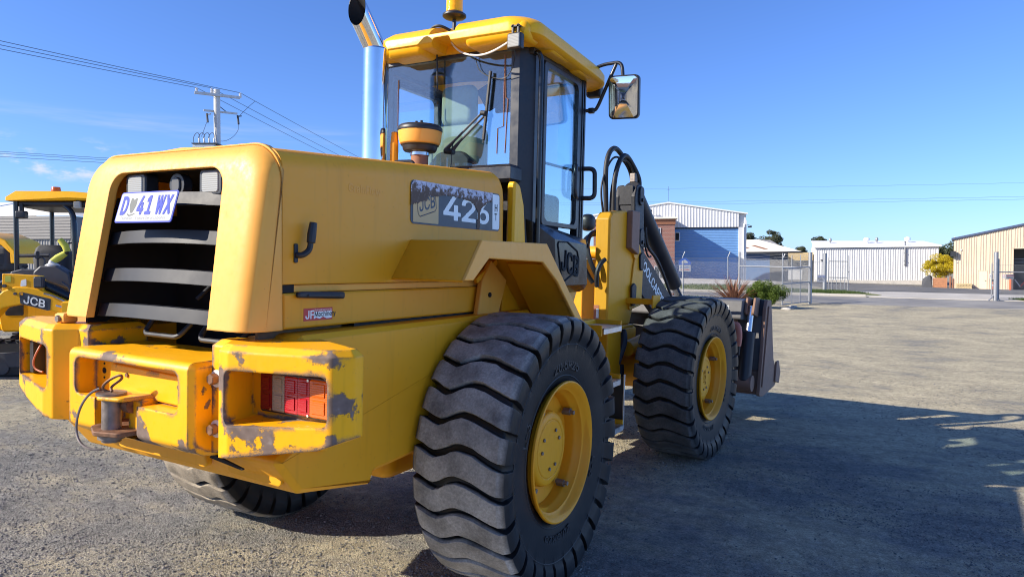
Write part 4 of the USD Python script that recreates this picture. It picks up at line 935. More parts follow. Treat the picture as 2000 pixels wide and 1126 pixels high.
PC = (-.02, .32, 0)
part('intake_pipe', G().cyl((-.02, .32, 2.18), (-.02, .32, 2.40), .055, n=24), 'rust_brown', 40)
part('intake_clamp', G().cyl((-.02, .32, 2.372), (-.02, .32, 2.392), .062, n=24), 'bright_steel', 40)
part('precleaner_vanes', G().rev([(.055, 2.392), (.10, 2.398), (.108, 2.41), (.112, 2.43), (.122, 2.436), (.0, 2.44)], 'z', PC, 36), 'black_plastic', 30)
part('precleaner_bowl', G().rev([(.11, 2.436), (.126, 2.445), (.134, 2.47), (.140, 2.525), (.0, 2.53)], 'z', PC, 40), 'paint_faded', 40)
part('precleaner_lid', G().rev([(.140, 2.522), (.144, 2.528), (.143, 2.545), (.130, 2.560), (.06, 2.572), (.0, 2.574)], 'z', PC, 40).cyl((-.05, .32, 2.57), (-.05, .32, 2.595), .009, n=8).cyl((-.01, .32, 2.57), (-.01, .32, 2.595), .009, n=8), 'black_plastic', 40)
part('hood_handle', G().tube(fillet([(-.10, .16, 2.24), (-.10, .165, 2.315), (.02, .20, 2.318), (.03, .20, 2.24)], .025), .013, 8), 'black_plastic', 40)
part('side_tube', G().cyl((-.17, .25, 2.18), (-.17, .25, 2.45), .026, n=14).cyl((-.17, .25, 2.45), (-.17, .25, 2.52), .024, .018, n=14), 'paint_hood', 40)
part('cab_flange', G().prism(rpoly([(.395, 1.82), (.56, 1.82), (.53, 2.06), (.47, 2.19), (.40, 2.20)], [0, 0, .1, .06, .02]), 'x', .58, .635, .012), 'paint_bright', 35)
# ---- black tank cover with the maker's badge beside the cab
def hullpts(a): return Manifold.hull_points(np.asarray(a, np.float32))
base = [(.60, y, z) for y, z in ((.62, 1.985), (1.52, 1.90), (1.51, 1.50), (.66, 1.50))]; mid = [(.64, y, z) for y, z in ((.63, 1.97), (1.50, 1.888), (1.50, 1.52), (.67, 1.52))]
face = [(.72, y, z) for y, z in ((.80, 1.865), (1.33, 1.845), (1.36, 1.56), (.84, 1.56))]
part('tank_cover', G().mani(hullpts(base + mid + face)), 'black_gloss', 12)
g = G(); bd = rpoly([(.84, 1.850), (1.00, 1.852), (1.165, 1.795), (1.195, 1.735), (1.18, 1.665), (.965, 1.590), (.915, 1.61)], .02)
g.tube(np.array([(.722, y, z) for y, z in bd]), .0055, 6, closed=True)
text(g, 'JCB', .135, (.7205, .900, 1.672), (0, 1, -.20), (0, .05, 1), .006, True, sx=.80)
part('badge', g, 'soot')
part('tank_skirt', G().prism([(.72, 1.50), (1.46, 1.505), (1.34, 1.32), (1.0, 1.28), (.80, 1.34)], 'x', .40, .60, .006), 'paint_faded')
# steps
for z, y0, y1 in ((1.285, .98, 1.36), (.905, 1.02, 1.37), (.565, 1.10, 1.45)):
    part('step_tread', G().box(.80, 1.0, y0 + .02, y1 - .02, z - .008, z).box(.992, 1.0, y0 + .02, y1 - .02, z - .04, z), 'aluminium')
    part('step_bracket', G().box(.78, .99, y0, y0 + .014, z - .05, z + .02).box(.78, .99, y1 - .014, y1, z - .05, z + .03).box(.70, .80, y0, y1, z - .05, z + .03), 'paint_body')
part('step_side', G().box(.80, .985, 1.452, 1.462, .53, .90), 'black_plastic')
part('step_edge', G().box(.985, .992, 1.448, 1.466, .53, .92), 'aluminium')
part('hitch_frame', G().box(-.55, .55, .50, 1.30, .62, 1.28, .02).prism([(.5, .55), (1.45, .55), (1.45, .70), (.5, .70)], 'x', -.3, .3), 'paint_body')
part('pivot', G().cyl((0, 1.5, .52), (0, 1.5, 1.30), .11, n=20), 'worn_steel')

# ---- front frame: towers, levers, arms, bucket
for s in (1, -1):
    tw = rpoly([(2.29, 1.17), (2.29, 2.10), (2.34, 2.155), (2.64, 2.19), (2.88, 1.95), (2.86, 1.40), (2.76, 1.17)], [.03, .03, .03, .03, .05, .1, .03])
    part('tower', G().prism(tw, 'x', s * .345, s * .48, .014), 'paint_body', 25, front=True)
    part('tower_flange', G().box(s * .335, s * .50, 2.25, 2.80, 1.145, 1.175, .006), 'paint_body', front=True)
    part('tower_leg', G().prism([(2.33, .55), (2.62, .55), (2.60, 1.15), (2.33, 1.15)], 'x', s * .36, s * .47, .008), 'paint_body', front=True)
    part('tower_side_plate', G().prism(rpoly([(2.70, 1.30), (2.98, 1.34), (3.0, 1.75), (2.86, 1.95), (2.78, 1.70)], .03), 'x', s * .48, s * .495, .004), 'paint_body', front=True)
    part('tower_guard', G().prism(rpoly([(2.63, 1.86), (2.80, 1.80), (2.80, 2.19), (2.63, 2.19)], .01), 'x', s * .48, s * .535, .006), 'rusty_bucket', front=True)
    part('pin_plate', G().prism(rpoly([(2.90, 1.66), (2.97, 1.66), (2.98, 1.80), (2.94, 1.83), (2.88, 1.80)], .03), 'x', s * .495, s * .515, .005), 'paint_lever', front=True)
    part('pin_plate', G().prism(rpoly([(2.72, 1.34), (2.80, 1.34), (2.82, 1.52), (2.77, 1.55), (2.71, 1.52)], .03), 'x', s * .495, s * .515, .005), 'paint_lever', front=True)
    ar = rpoly([(2.72, 1.92), (2.95, 2.0), (3.60, 1.62), (4.75, .92), (4.78, .62), (4.55, .60), (3.55, 1.22), (2.80, 1.66)], [.1, .1, .3, .1, .1, .1, .2, .1])
    part('lift_arm', G().prism(ar, 'x', s * .345, s * .405, .006), 'paint_lever', 25, front=True)
    part('hitch_plate_front', G().prism(rpoly([(4.55, .45), (4.75, .42), (4.80, 1.25), (4.66, 1.30)], .03), 'x', s * .40, s * .44, .006), 'paint_lever', front=True)
part('tower_brace', G().box(-.35, .35, 2.34, 2.40, .85, 1.75, .006).cyl((-.50, 2.82, 1.82), (.50, 2.82, 1.82), .06, n=18), 'paint_body', front=True)
part('safety_sticker', G().box(.352, .40, 2.287, 2.2885, 1.24, 1.36), 'washed_red', front=True)
part('safety_sticker', G().box(.375, .40, 2.2855, 2.287, 1.25, 1.33), 'decal_white', front=True)
g = text(G(), 'TOOLCARRIER', .092, (.4052, 3.12, 1.735), (0, .81, -.586), (0, .586, .81), .0015, True, sx=1.0)
part('arm_lettering', g, 'decal_white', front=True)
def lever(x):
    return rpoly([(3.03, 2.36), (3.07, 2.46), (3.15, 2.48), (3.22, 2.44), (3.25, 2.30), (3.30, 1.62), (3.24, 1.54), (3.12, 1.56), (3.07, 1.66)], [.04] * 9)
for x in (.17, .335):
    part('tilt_lever', G().prism(lever(x), 'x', x, x + .045, .008), 'paint_lever', 25, front=True)
g = G().prism(rpoly([(.20, 2.28), (.35, 2.28), (.35, 2.46), (.20, 2.46)], .01), 'y', 3.04, 3.07).prism([(.20, 2.28), (.35, 2.28), (.33, 2.10)], 'y', 3.05, 3.07).box(.20, .35, 3.05, 3.09, 1.98, 2.12)
part('lever_brace', g, 'paint_lever', front=True)
for y, z in ((3.16, 2.38), (3.19, 1.98), (3.20, 1.66)):
    part('pin_cap', G().prism(rpoly([(y - .05, z - .10), (y + .05, z - .10), (y + .05, z + .08), (y - .05, z + .08)], .045), 'x', .378, .398, .006).cyl((.395, y, z - .05), (.412, y, z - .05), .018, n=8), 'paint_lever', front=True)
p0, p1 = np.array([.275, 3.17, 2.46]), np.array([.275, 4.42, 1.50]); p2_ = np.array([.275, 4.80, 1.205])
part('tilt_cylinder', G().cyl(p0, p1, .085, n=28, bev=.012), 'paint_lever', 40, front=True)
part('tilt_rod', G().cyl(p1, p2_, .045, n=20), 'bright_steel', 40, front=True)
part('tilt_rod_eye', G().cyl((.20, 4.84, 1.18), (.35, 4.84, 1.18), .075, n=18), 'paint_lever', 40, front=True)
part('tilt_line', G().tube(spline([(.38, 3.30, 2.08), (.385, 3.38, 1.88), (.385, 3.55, 1.80), (.38, 3.85, 1.58), (.37, 4.15, 1.30)], 24), .016, 8), 'black_rubber', 40, front=True)
part('tilt_hose', G().tube(spline([(.385, 3.26, 1.98), (.40, 3.28, 1.86), (.40, 3.34, 1.80), (.395, 3.42, 1.80)], 16), .010, 7), 'black_rubber', 40, front=True)
part('lock_bar', G().box(.48, .74, 2.66, 2.73, 1.365, 1.415, .004), 'paint_body', front=True)
part('lock_bar_end', G().prism(rect(2.63, 2.80, 1.335, 1.45, .015), 'x', .735, .75, .003), 'paint_body', front=True)
part('lift_cylinder', G().cyl((.46, 2.75, .95), (.46, 3.45, 1.02), .07, n=20), 'paint_body', 40, front=True)
# hoses over the tower
hs = [([(.20, 2.74, 1.80), (.20, 2.80, 2.08), (.20, 2.76, 2.45), (.20, 2.79, 2.70), (.20, 2.92, 2.80), (.20, 3.10, 2.76), (.24, 3.26, 2.62), (.26, 3.30, 2.48)], .024),
      ([(.26, 2.70, 1.80), (.27, 2.80, 2.02), (.27, 2.79, 2.38), (.27, 2.86, 2.62), (.27, 3.02, 2.74), (.28, 3.20, 2.66), (.30, 3.28, 2.56), (.30, 3.30, 2.46)], .024),
      ([(.20, 2.70, 1.82), (.19, 2.74, 2.2), (.19, 2.70, 2.42), (.20, 2.80, 2.62), (.21, 2.94, 2.72), (.22, 3.18, 2.66), (.24, 3.24, 2.48)], .010),
      ([(.26, 2.74, 1.84), (.245, 2.78, 2.2), (.25, 2.80, 2.45), (.26, 2.96, 2.68), (.27, 3.16, 2.66), (.28, 3.24, 2.48)], .010)]
for q, r in hs:
    part('hose', G().tube(spline(q, 40), r, 9), 'black_rubber', 40, front=True)
part('hose_coupling', G().tube([(.275, 2.795, 2.00), (.273, 2.797, 2.13)], [.030, .027], 10).tube([(.20, 2.80, 2.05), (.20, 2.79, 2.16)], [.028, .026], 10), 'galvanised', front=True)
part('hose_block', G().rbox(.24, .30, 3.20, 3.27, 2.51, 2.60, .01), 'worn_steel', front=True)
for q in ([(.40, 2.25, 1.60), (.30, 2.24, 1.86), (.26, 2.40, 1.98), (.26, 2.62, 1.98)], [(.36, 2.24, 1.55), (.24, 2.24, 1.80), (.20, 2.42, 1.94), (.20, 2.66, 1.98)], [(.46, 2.26, 1.75), (.43, 2.20, 1.68), (.41, 2.22, 1.52)], [(.30, 2.2, 1.9), (.18, 2.15, 1.75), (.10, 2.1, 1.5)]):
    part('hose', G().tube(spline(q, 20), .020, 8), 'black_rubber', 40, front=True)
part('front_frame_block', G().box(-.33, .33, 2.10, 3.25, .60, 1.12, .02).box(-.20, .20, 1.62, 2.2, .56, 1.20, .02), 'paint_body', front=True)
part('service_hose', G().tube(spline([(.44, 2.70, 1.12), (.47, 2.66, 1.0), (.45, 2.60, .86), (.42, 2.56, .70)], 16), .030, 8), 'grey_plastic', 40, front=True)
part('service_hose', G().tube(spline([(.42, 2.72, .8), (.45, 2.60, .62), (.40, 2.40, .52), (.2, 2.2, .6)], 16), .032, 8), 'black_rubber', 40, front=True)
part('horn_knob', G().rbox(.33, .45, 2.02, 2.10, 1.98, 2.12, .05), 'black_plastic', 40, front=True)
# ---- four-in-one bucket carried just off the ground
bp = rpoly([(4.44, .36), (4.60, 1.28), (4.66, 1.37), (4.83, 1.36), (4.90, 1.12), (5.02, .70), (5.18, .56), (5.22, .44), (5.12, .38), (4.60, .335)], [.03, .02, .02, .02, .1, .1, .02, .02, .02, .05])
for s in (1, -1):
    part('bucket_side', G().prism(bp, 'x', s * 1.20, s * 1.235, .004), 'rusty_bucket', 20, front=True)
    part('bucket_rib', G().prism(rpoly([(4.50, .45), (4.56, .45), (4.74, 1.30), (4.68, 1.30)], .01), 'x', s * 1.235, s * 1.25, .003), 'rusty_bucket', front=True)
    part('cutting_edge_cheek', G().prism(rpoly([(5.06, .44), (5.24, .40), (5.30, .52), (5.20, .66), (5.10, .66)], .006), 'x', s * 1.236, s * 1.256, .004), 'rusty_bucket', front=True)
    part('clam_cylinder', G().cyl((s * 1.10, 4.34, .52), (s * 1.10, 4.45, 1.03), .068, n=22, bev=.008), 'black_plastic', 40, front=True)
    part('clam_rod', G().cyl((s * 1.10, 4.45, 1.03), (s * 1.10, 4.52, 1.30), .036, n=18), 'bright_steel', 40, front=True)
    part('clam_lug', G().prism(rpoly([(4.42, 1.22), (4.62, 1.18), (4.70, 1.38), (4.50, 1.40)], .03), 'x', s * 1.05, s * 1.075, .004).prism(rpoly([(4.42, 1.22), (4.62, 1.18), (4.70, 1.38), (4.50, 1.40)], .03), 'x', s * 1.13, s * 1.155, .004), 'rusty_bucket', front=True)
    part('clam_pivot', G().cyl((s * 1.02, 4.36, .50), (s * 1.18, 4.36, .50), .085, n=18), 'rusty_bucket', 40, front=True)
g = G().prism([(4.60, 1.20), (4.66, 1.37), (4.82, 1.365), (4.80, 1.33), (4.69, 1.33), (4.64, 1.19)], 'x', -1.20, 1.20)
part('bucket_top', g, 'paint_lever', 20, front=True)
part('bucket_beam', G().prism(rpoly([(4.36, 1.16), (4.40, 1.36), (4.62, 1.38), (4.60, 1.14)], .03), 'x', -.95, 1.04, .008), 'bucket_grey', 20, front=True)
part('bucket_back', G().prism([(4.56, .60), (4.61, 1.20), (4.64, 1.20), (4.60, .60)], 'x', -1.20, 1.20), 'bucket_grey', front=True)
part('bucket_floor', G().prism([(4.52, .36), (5.20, .42), (5.20, .45), (4.56, .62), (4.52, .60)], 'x', -1.20, 1.20), 'rusty_bucket', front=True)
part('back_rib', G().box(.70, .74, 4.40, 4.58, .45, 1.20).box(.92, .95, 4.38, 4.58, .42, 1.18), 'rusty_bucket', front=True)
part('bucket_marking', text(G(), 'EF34', .05, (.74, 4.372, 1.255), (1, 0, 0), (0, .3, .95), .002, True), 'decal_white', front=True)
part('bucket_label', G().obox((.80, 4.55, .93), (.17, .006, .15), rotm('x', -.1)), 'decal_white', front=True)
for q in ([(.60, 4.34, 1.10), (.78, 4.31, 1.12), (.92, 4.28, 1.13), (1.01, 4.26, 1.11)], [(.60, 4.32, 1.03), (.80, 4.29, 1.05), (.93, 4.27, 1.10), (1.02, 4.25, 1.08)], [(1.02, 4.25, 1.12), (1.05, 4.24, 1.08), (1.06, 4.24, .98), (1.05, 4.25, .90)]):
    part('clam_hose', G().tube(spline(q, 16), .030, 9), 'hose_orange', 40, front=True)
part('hose_end', G().cyl((1.05, 4.25, .90), (1.045, 4.26, .80), .022, n=10), 'black_plastic', front=True)
# ============================================================ ground, road, verges
def ground_mesh():
    u = np.linspace(-1, 1, 341)
    s = 7.0 * u + 2600.0 * np.sign(u) * np.abs(u) ** 9
    X, Y = np.meshgrid(s + 0.5, s + 1.0, indexing='ij')
    Z = gz(X, Y)
    near = np.clip(1 - np.maximum(np.abs(X), np.abs(Y)) / 30, 0, 1)
    Z = Z + near * (.022 * (meshkit.fbm(np.stack([X * 1.3, Y * 1.3, X * 0], -1), 4, 3) - .5) + .010 * (meshkit.noise(np.stack([X * 6, Y * 6, X * 0], -1), 8) - .5))
    return np.stack([X, Y, Z], -1)
GP = ground_mesh()
emit('/World', 'gravel_ground', G().grid(GP), 'gravel_yard', True, 'grey gravel and dirt of the machinery yard', None, None, 'structure')
from scipy.interpolate import RegularGridInterpolator
_gi = RegularGridInterpolator((GP[:, 0, 0], GP[0, :, 1]), GP[:, :, 2], bounds_error=False, fill_value=0.0)
def gmz(xy):
    return _gi(np.asarray(xy))
def sheet(name, poly_rd, h, m, label, n=60, kind='structure', cat=None):
    """a ground sheet between two polylines of (right, away), following the terrain"""
    a, b = [np.asarray(q, float) for q in poly_rd]
    def rs(q):
        d = np.r_[0, np.cumsum(np.linalg.norm(np.diff(q, axis=0), axis=1))]; t = np.linspace(0, d[-1], n)
        return np.stack([np.interp(t, d, q[:, 0]), np.interp(t, d, q[:, 1])], 1)
    a, b = rs(a), rs(b); k = np.linspace(0, 1, 14)[None, :, None]
    q = a[:, None] * (1 - k) + b[:, None] * k
    xy = CAM[:2] + q[..., 1:] * FWD2 + q[..., :1] * RGT2
    z = gmz(xy) + h * .35
    P = np.concatenate([xy, z[..., None]], -1)
    lo0, lo1 = P[:, :1] - [0, 0, .15], P[:, -1:] - [0, 0, .15]
    P = np.concatenate([lo0, P, lo1], 1)
    return emit('/World', name, G().grid(P[:, ::-1]), m, 30, label, cat, None, kind)
sheet('road', ([(-70, 39), (9, 35.4), (14.2, 33.7), (19, 30.0), (24, 26.5), (32, 22.5), (60, 12)], [(-70, 46), (9, 40.5), (14.5, 39.5), (20, 37), (26, 33.2), (36, 28), (64, 17)]), .035, 'asphalt', 'grey bitumen street running across behind the yard')
sheet('grass_verge', ([(-70, 36.5), (8.5, 33.2), (11.2, 33.0)], [(-70, 38.8), (9, 35.2), (12.0, 34.4)]), .05, 'grass_ground', 'strip of short grass between the yard and the street')
sheet('footpath', ([(-70, 46), (9, 40.6), (14.5, 39.6), (19, 38.2)], [(-70, 47.5), (9, 42.0), (14.7, 41.0), (19.5, 39.6)]), .10, 'concrete', 'pale concrete path along the far side of the street')
sheet('far_verge', ([(-70, 47.5), (9, 42.0), (14.8, 41.0), (21, 39.3)], [(-70, 52), (9, 47.0), (16, 48.6), (21.5, 46)]), .07, 'grass_ground', 'green grass verge in front of the far fence')
sheet('forecourt', ([(-40, 52), (9, 47.2), (17, 49)], [(-40, 80), (12, 79), (32, 80)]), .06, 'concrete', 'concrete forecourt of the warehouse with the blue door')
sheet('driveway', ([(19.6, 38.0), (22, 36.2), (26.5, 33.3), (27.5, 32.8)], [(21.6, 45.5), (26, 44), (31, 41.0), (35, 39.0)]), .065, 'concrete', 'pale concrete driveway crossing to the yard opposite')
sheet('opposite_yard', ([(21.6, 45.5), (26, 44), (31, 41.0), (35, 39.0), (60, 26)], [(30, 100), (44, 99), (58, 94), (80, 82), (110, 70)]), .05, 'old_asphalt', 'worn bitumen yard between the two sheds opposite', 80)
sheet('shed_apron', ([(48, 74), (52, 73.5), (60, 72), (80, 66)], [(49.5, 78.6), (54, 78.5), (62, 77), (82, 71)]), .075, 'concrete', 'narrow concrete apron in front of the cream shed')
sheet('right_verge', ([(25.0, 33.0), (30, 30.8), (37, 27.5), (50, 21.5)], [(25.6, 34.9), (30.5, 32.8), (37.5, 29.6), (50.5, 23.6)]), .085, 'grass_ground', 'small grass patch at the foot of the tall gate post')
sheet('gate_verge', ([(15.3, 40.6), (18, 40.0), (21.2, 39.6)], [(16.5, 44.5), (19, 44.6), (21.8, 43.6)]), .11, 'grass_ground', 'tongue of grass beside the open mesh gate opposite')
def kerb(name, q, label):
    g = G(); q = np.asarray(q, float)
    d = np.r_[0, np.cumsum(np.linalg.norm(np.diff(q, axis=0), axis=1))]; t = np.linspace(0, d[-1], 60)
    r, dd = np.interp(t, d, q[:, 0]), np.interp(t, d, q[:, 1])
    P = []
    for o, h in ((0, 0.0), (0, .125), (.02, .14), (.15, .14), (.15, 0.0)):
        x = np.stack([W(a, b + o, h) for a, b in zip(r, dd)]); P.append(x)
    emit('/World', name, g.grid(np.stack(P, 1)), 'concrete', 20, label, None, None, 'structure')
kerb('kerb', [(-70, 45.9), (9, 40.5), (14.5, 39.5), (19.4, 37.9)], 'low concrete kerb along the far edge of the street')
kerb('kerb', [(25.0, 33.0), (30, 30.8), (37, 27.5)], 'short concrete kerb before the right grass patch')

# loose stones
def stone(seed):
    r = np.random.default_rng(seed); m = trimesh.creation.icosphere(1, 1.0); v = np.array(m.vertices)
    v *= (1 + .28 * (meshkit.noise(v * 1.7 + seed * 7, seed)[:, None] - .5) * 2) * r.uniform(.7, 1.15, 3) * (1, 1, .62)
    return G().add(v, m.faces)
def stones():
    r = np.random.default_rng(11)
    pts, sc = [], []
    n = 190000
    d = 2.6 + 10.5 * r.random(n) ** 1.15; k = r.uniform(-.82, .82, n); rr = d * k
    xy = ground_xy(rr, d)
    den = meshkit.fbm(np.stack([xy[:, 0] * .55, xy[:, 1] * 1.4, xy[:, 0] * 0], -1), 4, 5)
    keep = r.random(n) < np.clip((den - .40) * 5.5, .06, 1.0) * np.clip(1.15 - d / 14, .15, 1)
    xy, d = xy[keep], d[keep]
    from scipy.interpolate import RegularGridInterpolator
    zi = RegularGridInterpolator((GP[:, 0, 0], GP[0, :, 1]), GP[:, :, 2], bounds_error=False, fill_value=0.0)(xy)
    s = .0028 + .0052 * r.random(len(xy)) ** 2.4
    big = r.random(len(xy)) < .012; s[big] *= 1.9
    pi = UsdGeom.PointInstancer.Define(stage, '/World/loose_gravel')
    tag(pi, 'small loose stones scattered over the yard surface', None, None, 'stuff')
    targets = []
    for i in range(4):
        targets.append(Sdf.Path(emit('/World/loose_gravel', 'stone', stone(i + 1), 'stone', False)))
    pi.CreatePrototypesRel().SetTargets(targets)
    pi.CreateProtoIndicesAttr(Vt.IntArray.FromNumpy(r.integers(0, 4, len(xy)).astype(np.int32)))
    pi.CreatePositionsAttr(Vt.Vec3fArray.FromNumpy(np.column_stack([xy, zi + s * .25]).astype(np.float32)))
    pi.CreateScalesAttr(Vt.Vec3fArray.FromNumpy((s[:, None] * r.uniform(.8, 1.25, (len(xy), 3))).astype(np.float32)))
    a = r.uniform(0, math.pi, len(xy))
    pi.CreateOrientationsAttr(Vt.QuathArray([Gf.Quath(float(math.cos(t)), 0, 0, float(math.sin(t))) for t in a]))
stones()

# hills
def hills():
    az = np.linspace(-62, 40, 120); P = []
    for dist, k in ((2200, 0), (2600, .55), (3100, 1.0), (3800, .55), (4300, 0)):
        row = []
        for a in az:
            hgt = 160 + 120 * meshkit.fbm(np.array([[a * .07, 3.3, 1.0]]), 3, 4)[0] * 1.0
            hgt *= np.clip((-a - 8) / 20, 0.05, 1)
            t = rad(a); d, r_ = dist * math.cos(t), dist * math.sin(t)
            x, y = ground_xy(r_, d); row.append((x, y, -4 + hgt * k * (.9 + .2 * meshkit.noise(np.array([[a * .8, dist * .01, 0]]), 2)[0])))
        P.append(row)
    emit('/World', 'hills', G().grid(np.array(P)), 'hill_cover', True, 'long wooded hills on the far horizon', None, None, 'structure')
hills()

# ============================================================ buildings
def frame(r, d, r2, d2):
    """local axes along a front from (r,d) to (r2,d2): origin, along, depth (away), length"""
    o = W(r, d); e = W(r2, d2); a = e - o; a[2] = 0; L = np.linalg.norm(a); a /= L
    n = np.array([-a[1], a[0], 0.0])
    if n[:2] @ FWD2 < 0: n = -n
    return o, np.stack([a, n, np.array([0, 0, 1.0])], 1), L
def ribbed(g, x0, x1, z0, z1fun, y, pitch=.30, depth=.035, horiz=False, s=-1):
    """trapezoid-ribbed sheet on the plane y, ribs proud towards -y (s=-1)"""
    if not horiz:
        xs, ys = [], []
        x = x0
        while x < x1 - 1e-6:
            for fx, fy in ((0, 0), (.58, 0), (.66, 1), (.92, 1)):
                if x + fx * pitch < x1: xs.append(x + fx * pitch); ys.append(y + s * depth * fy)
            x += pitch
        xs.append(x1); ys.append(y)
        xs, ys = np.array(xs), np.array(ys)
        zt = np.array([z1fun(q) if callable(z1fun) else z1fun for q in xs])
        zb = np.array([z0(q) if callable(z0) else z0 for q in xs])
        return g.grid(np.stack([np.stack([xs, ys, zb], 1), np.stack([xs, ys, zt], 1)], 1))
    zs = np.arange(z0, z1fun + 1e-6, pitch / 2); ys = y + s * depth * (np.arange(len(zs)) % 2)
    return g.grid(np.stack([np.stack([np.full(len(zs), x0), ys, zs], 1), np.stack([np.full(len(zs), x1), ys, zs], 1)], 1))
def bpart(B, F, name, g, m, smooth=False, label=None):
    o, R, L = F
    g.move(R, o); return emit(B, name, g, m, smooth, label)

# warehouse with a blue roller door
F = frame(13.0, 78.5, 25.9, 76.5); L = F[2]
B = thing('warehouse', 'white corrugated warehouse with tall blue roller door', 'warehouse')
pk = 4.6
def ztw(x): return 8.35 - (x - pk) * .155 if x > pk else 8.35 - (pk - x) * .155
g = ribbed(G(), -3.6, 5.05, 4.9, ztw, 0, .33, .028); ribbed(g, 5.05, L - .85, 5.62, ztw, 0, .33, .028)
bpart(B, F, 'gable_wall', g, 'white_cladding')
bpart(B, F, 'corner_wall', G().box(L - .85, L, -.04, .2, -1.5, 5.62).box(L - .16, L + .02, -.06, .2, 5.62, 6.35).box(5.05, 5.2, .02, .3, -1.5, 5.6), 'white_cladding')
bpart(B, F, 'rear_body', G().prism([(-3.6, -1.5), (L - .01, -1.5), (L - .01, ztw(L)), (pk, 8.33), (-3.6, ztw(-3.6))], 'y', .25, 8), 'white_cladding')
g = G()
for a, b in (((-3.8), pk), (pk, L + .12)):
    g.add([(a, -.12, ztw(a) + .02), (b, -.12, ztw(b) + .02), (b, 8.2, ztw(b) + .02), (a, 8.2, ztw(a) + .02), (a, -.12, ztw(a) + .16), (b, -.12, ztw(b) + .16), (b, 8.2, ztw(b) + .16), (a, 8.2, ztw(a) + .16)],
          [(0, 1, 5, 4), (1, 2, 6, 5), (2, 3, 7, 6), (3, 0, 4, 7), (4, 5, 6, 7), (3, 2, 1, 0)])
bpart(B, F, 'roof', g, 'white_roof')
zs = np.arange(-.6, 5.6, .045); ph = .022 * np.cos(zs / .18 * 2 * math.pi)
bpart(B, F, 'roller_door', G().grid(np.stack([np.stack([np.full(len(zs), 5.2), .10 - ph, zs], 1), np.stack([np.full(len(zs), L - .85), .10 - ph, zs], 1)], 1)), 'blue_door', True)
bpart(B, F, 'door_head', G().box(5.05, L - .8, -.03, .12, 5.50, 5.64), 'black_trim')
bpart(B, F, 'downpipe', G().cyl((L - .30, -.12, -1), (L - .30, -.12, 6.0), .06, n=10), 'white_cladding')
bpart(B, F, 'camera_bracket', G().bar((L, -.1, 5.9), (L + .55, -.3, 5.7), .05, .05).box(L + .1, L + .5, -.4, -.2, 5.55, 5.7), 'black_plastic')
bpart(B, F, 'aerial', G().tube([(pk + .2, 3, 8.3), (pk + .2, 3, 10.6)], .02, 5).bar((pk + .0, 3, 10.2), (pk + .4, 3, 10.2), .02, .02), 'wire')
O = thing('brick_office', 'two-storey red brick office joined to the front of the warehouse', 'office')
bpart(O, F, 'wall', G().box(-3.6, 5.05, -3.6, -.06, -1.5, 5.75), 'brick_wall')
bpart(O, F, 'fascia', G().box(-3.7, 5.12, -3.7, -.05, 5.75, 6.35, .02), 'rust_brown')
bpart(O, F, 'roof', G().box(-3.9, 5.35, -3.95, -.05, 6.35, 6.52, .02), 'cream_roof')
for x0, z0 in ((1.0, 3.2), (.6, -.3), (2.9, -.3)):
    w_, h_ = (2.6, 2.2) if z0 > 1 else (1.2, 1.6)
    bpart(O, F, 'window_frame', G().mani(mbox(x0, x0 + w_, -3.66, -3.58, z0, z0 + h_) - mbox(x0 + .08, x0 + w_ / 2 - .04, -3.8, -3.4, z0 + .08, z0 + h_ - .08) - mbox(x0 + w_ / 2 + .04, x0 + w_ - .08, -3.8, -3.4, z0 + .08, z0 + h_ - .08)), 'light_grey')
    bpart(O, F, 'pane', G().box(x0 + .07, x0 + w_ / 2 - .03, -3.64, -3.62, z0 + .07, z0 + h_ - .07), 'window_dark')
    bpart(O, F, 'pane', G().box(x0 + w_ / 2 + .03, x0 + w_ - .07, -3.64, -3.62, z0 + .07, z0 + h_ - .07), 'window_dark')
    bpart(O, F, 'sill', G().box(x0 - .1, x0 + w_ + .1, -3.72, -3.6, z0 - .14, z0), 'brick_wall')
bpart(O, F, 'window_blind', G().prism(rpoly([(2.6, 3.6), (3.3, 3.55), (3.4, 4.1), (3.1, 4.6), (2.9, 4.2), (2.6, 4.4)], .1), 'y', -3.616, -3.61), 'white_cladding')
bpart(O, F, 'wall_unit', G().box(5.07, 5.6, -3.2, -2.5, 4.0, 4.95, .02), 'light_grey')
bpart(O, F, 'wall_unit_grille', G().box(5.15, 5.52, -3.215, -3.205, 4.08, 4.87), 'soot')
A = thing('air_conditioner', 'grey air conditioner unit on the brick office roof', 'air conditioner')
bpart(A, F, 'case', G().box(-.6, .9, -2.4, -1.6, 6.53, 7.55, .03), 'light_grey')
bpart(A, F, 'fan_grille', G().cyl((.1, -2.42, 7.05), (.1, -2.40, 7.05), .38, n=24), 'grey_plastic')
bpart(A, F, 'pipe', G().tube([(.9, -2, 6.9), (1.6, -2, 6.9), (1.8, -.1, 7.3)], .05, 6), 'black_rubber')
bpart(B, F, 'camera_bracket', G().bar((2.0, -.05, 7.2), (2.6, -.5, 7.5), .05, .05).box(2.4, 2.8, -.7, -.4, 7.4, 7.6), 'black_plastic')

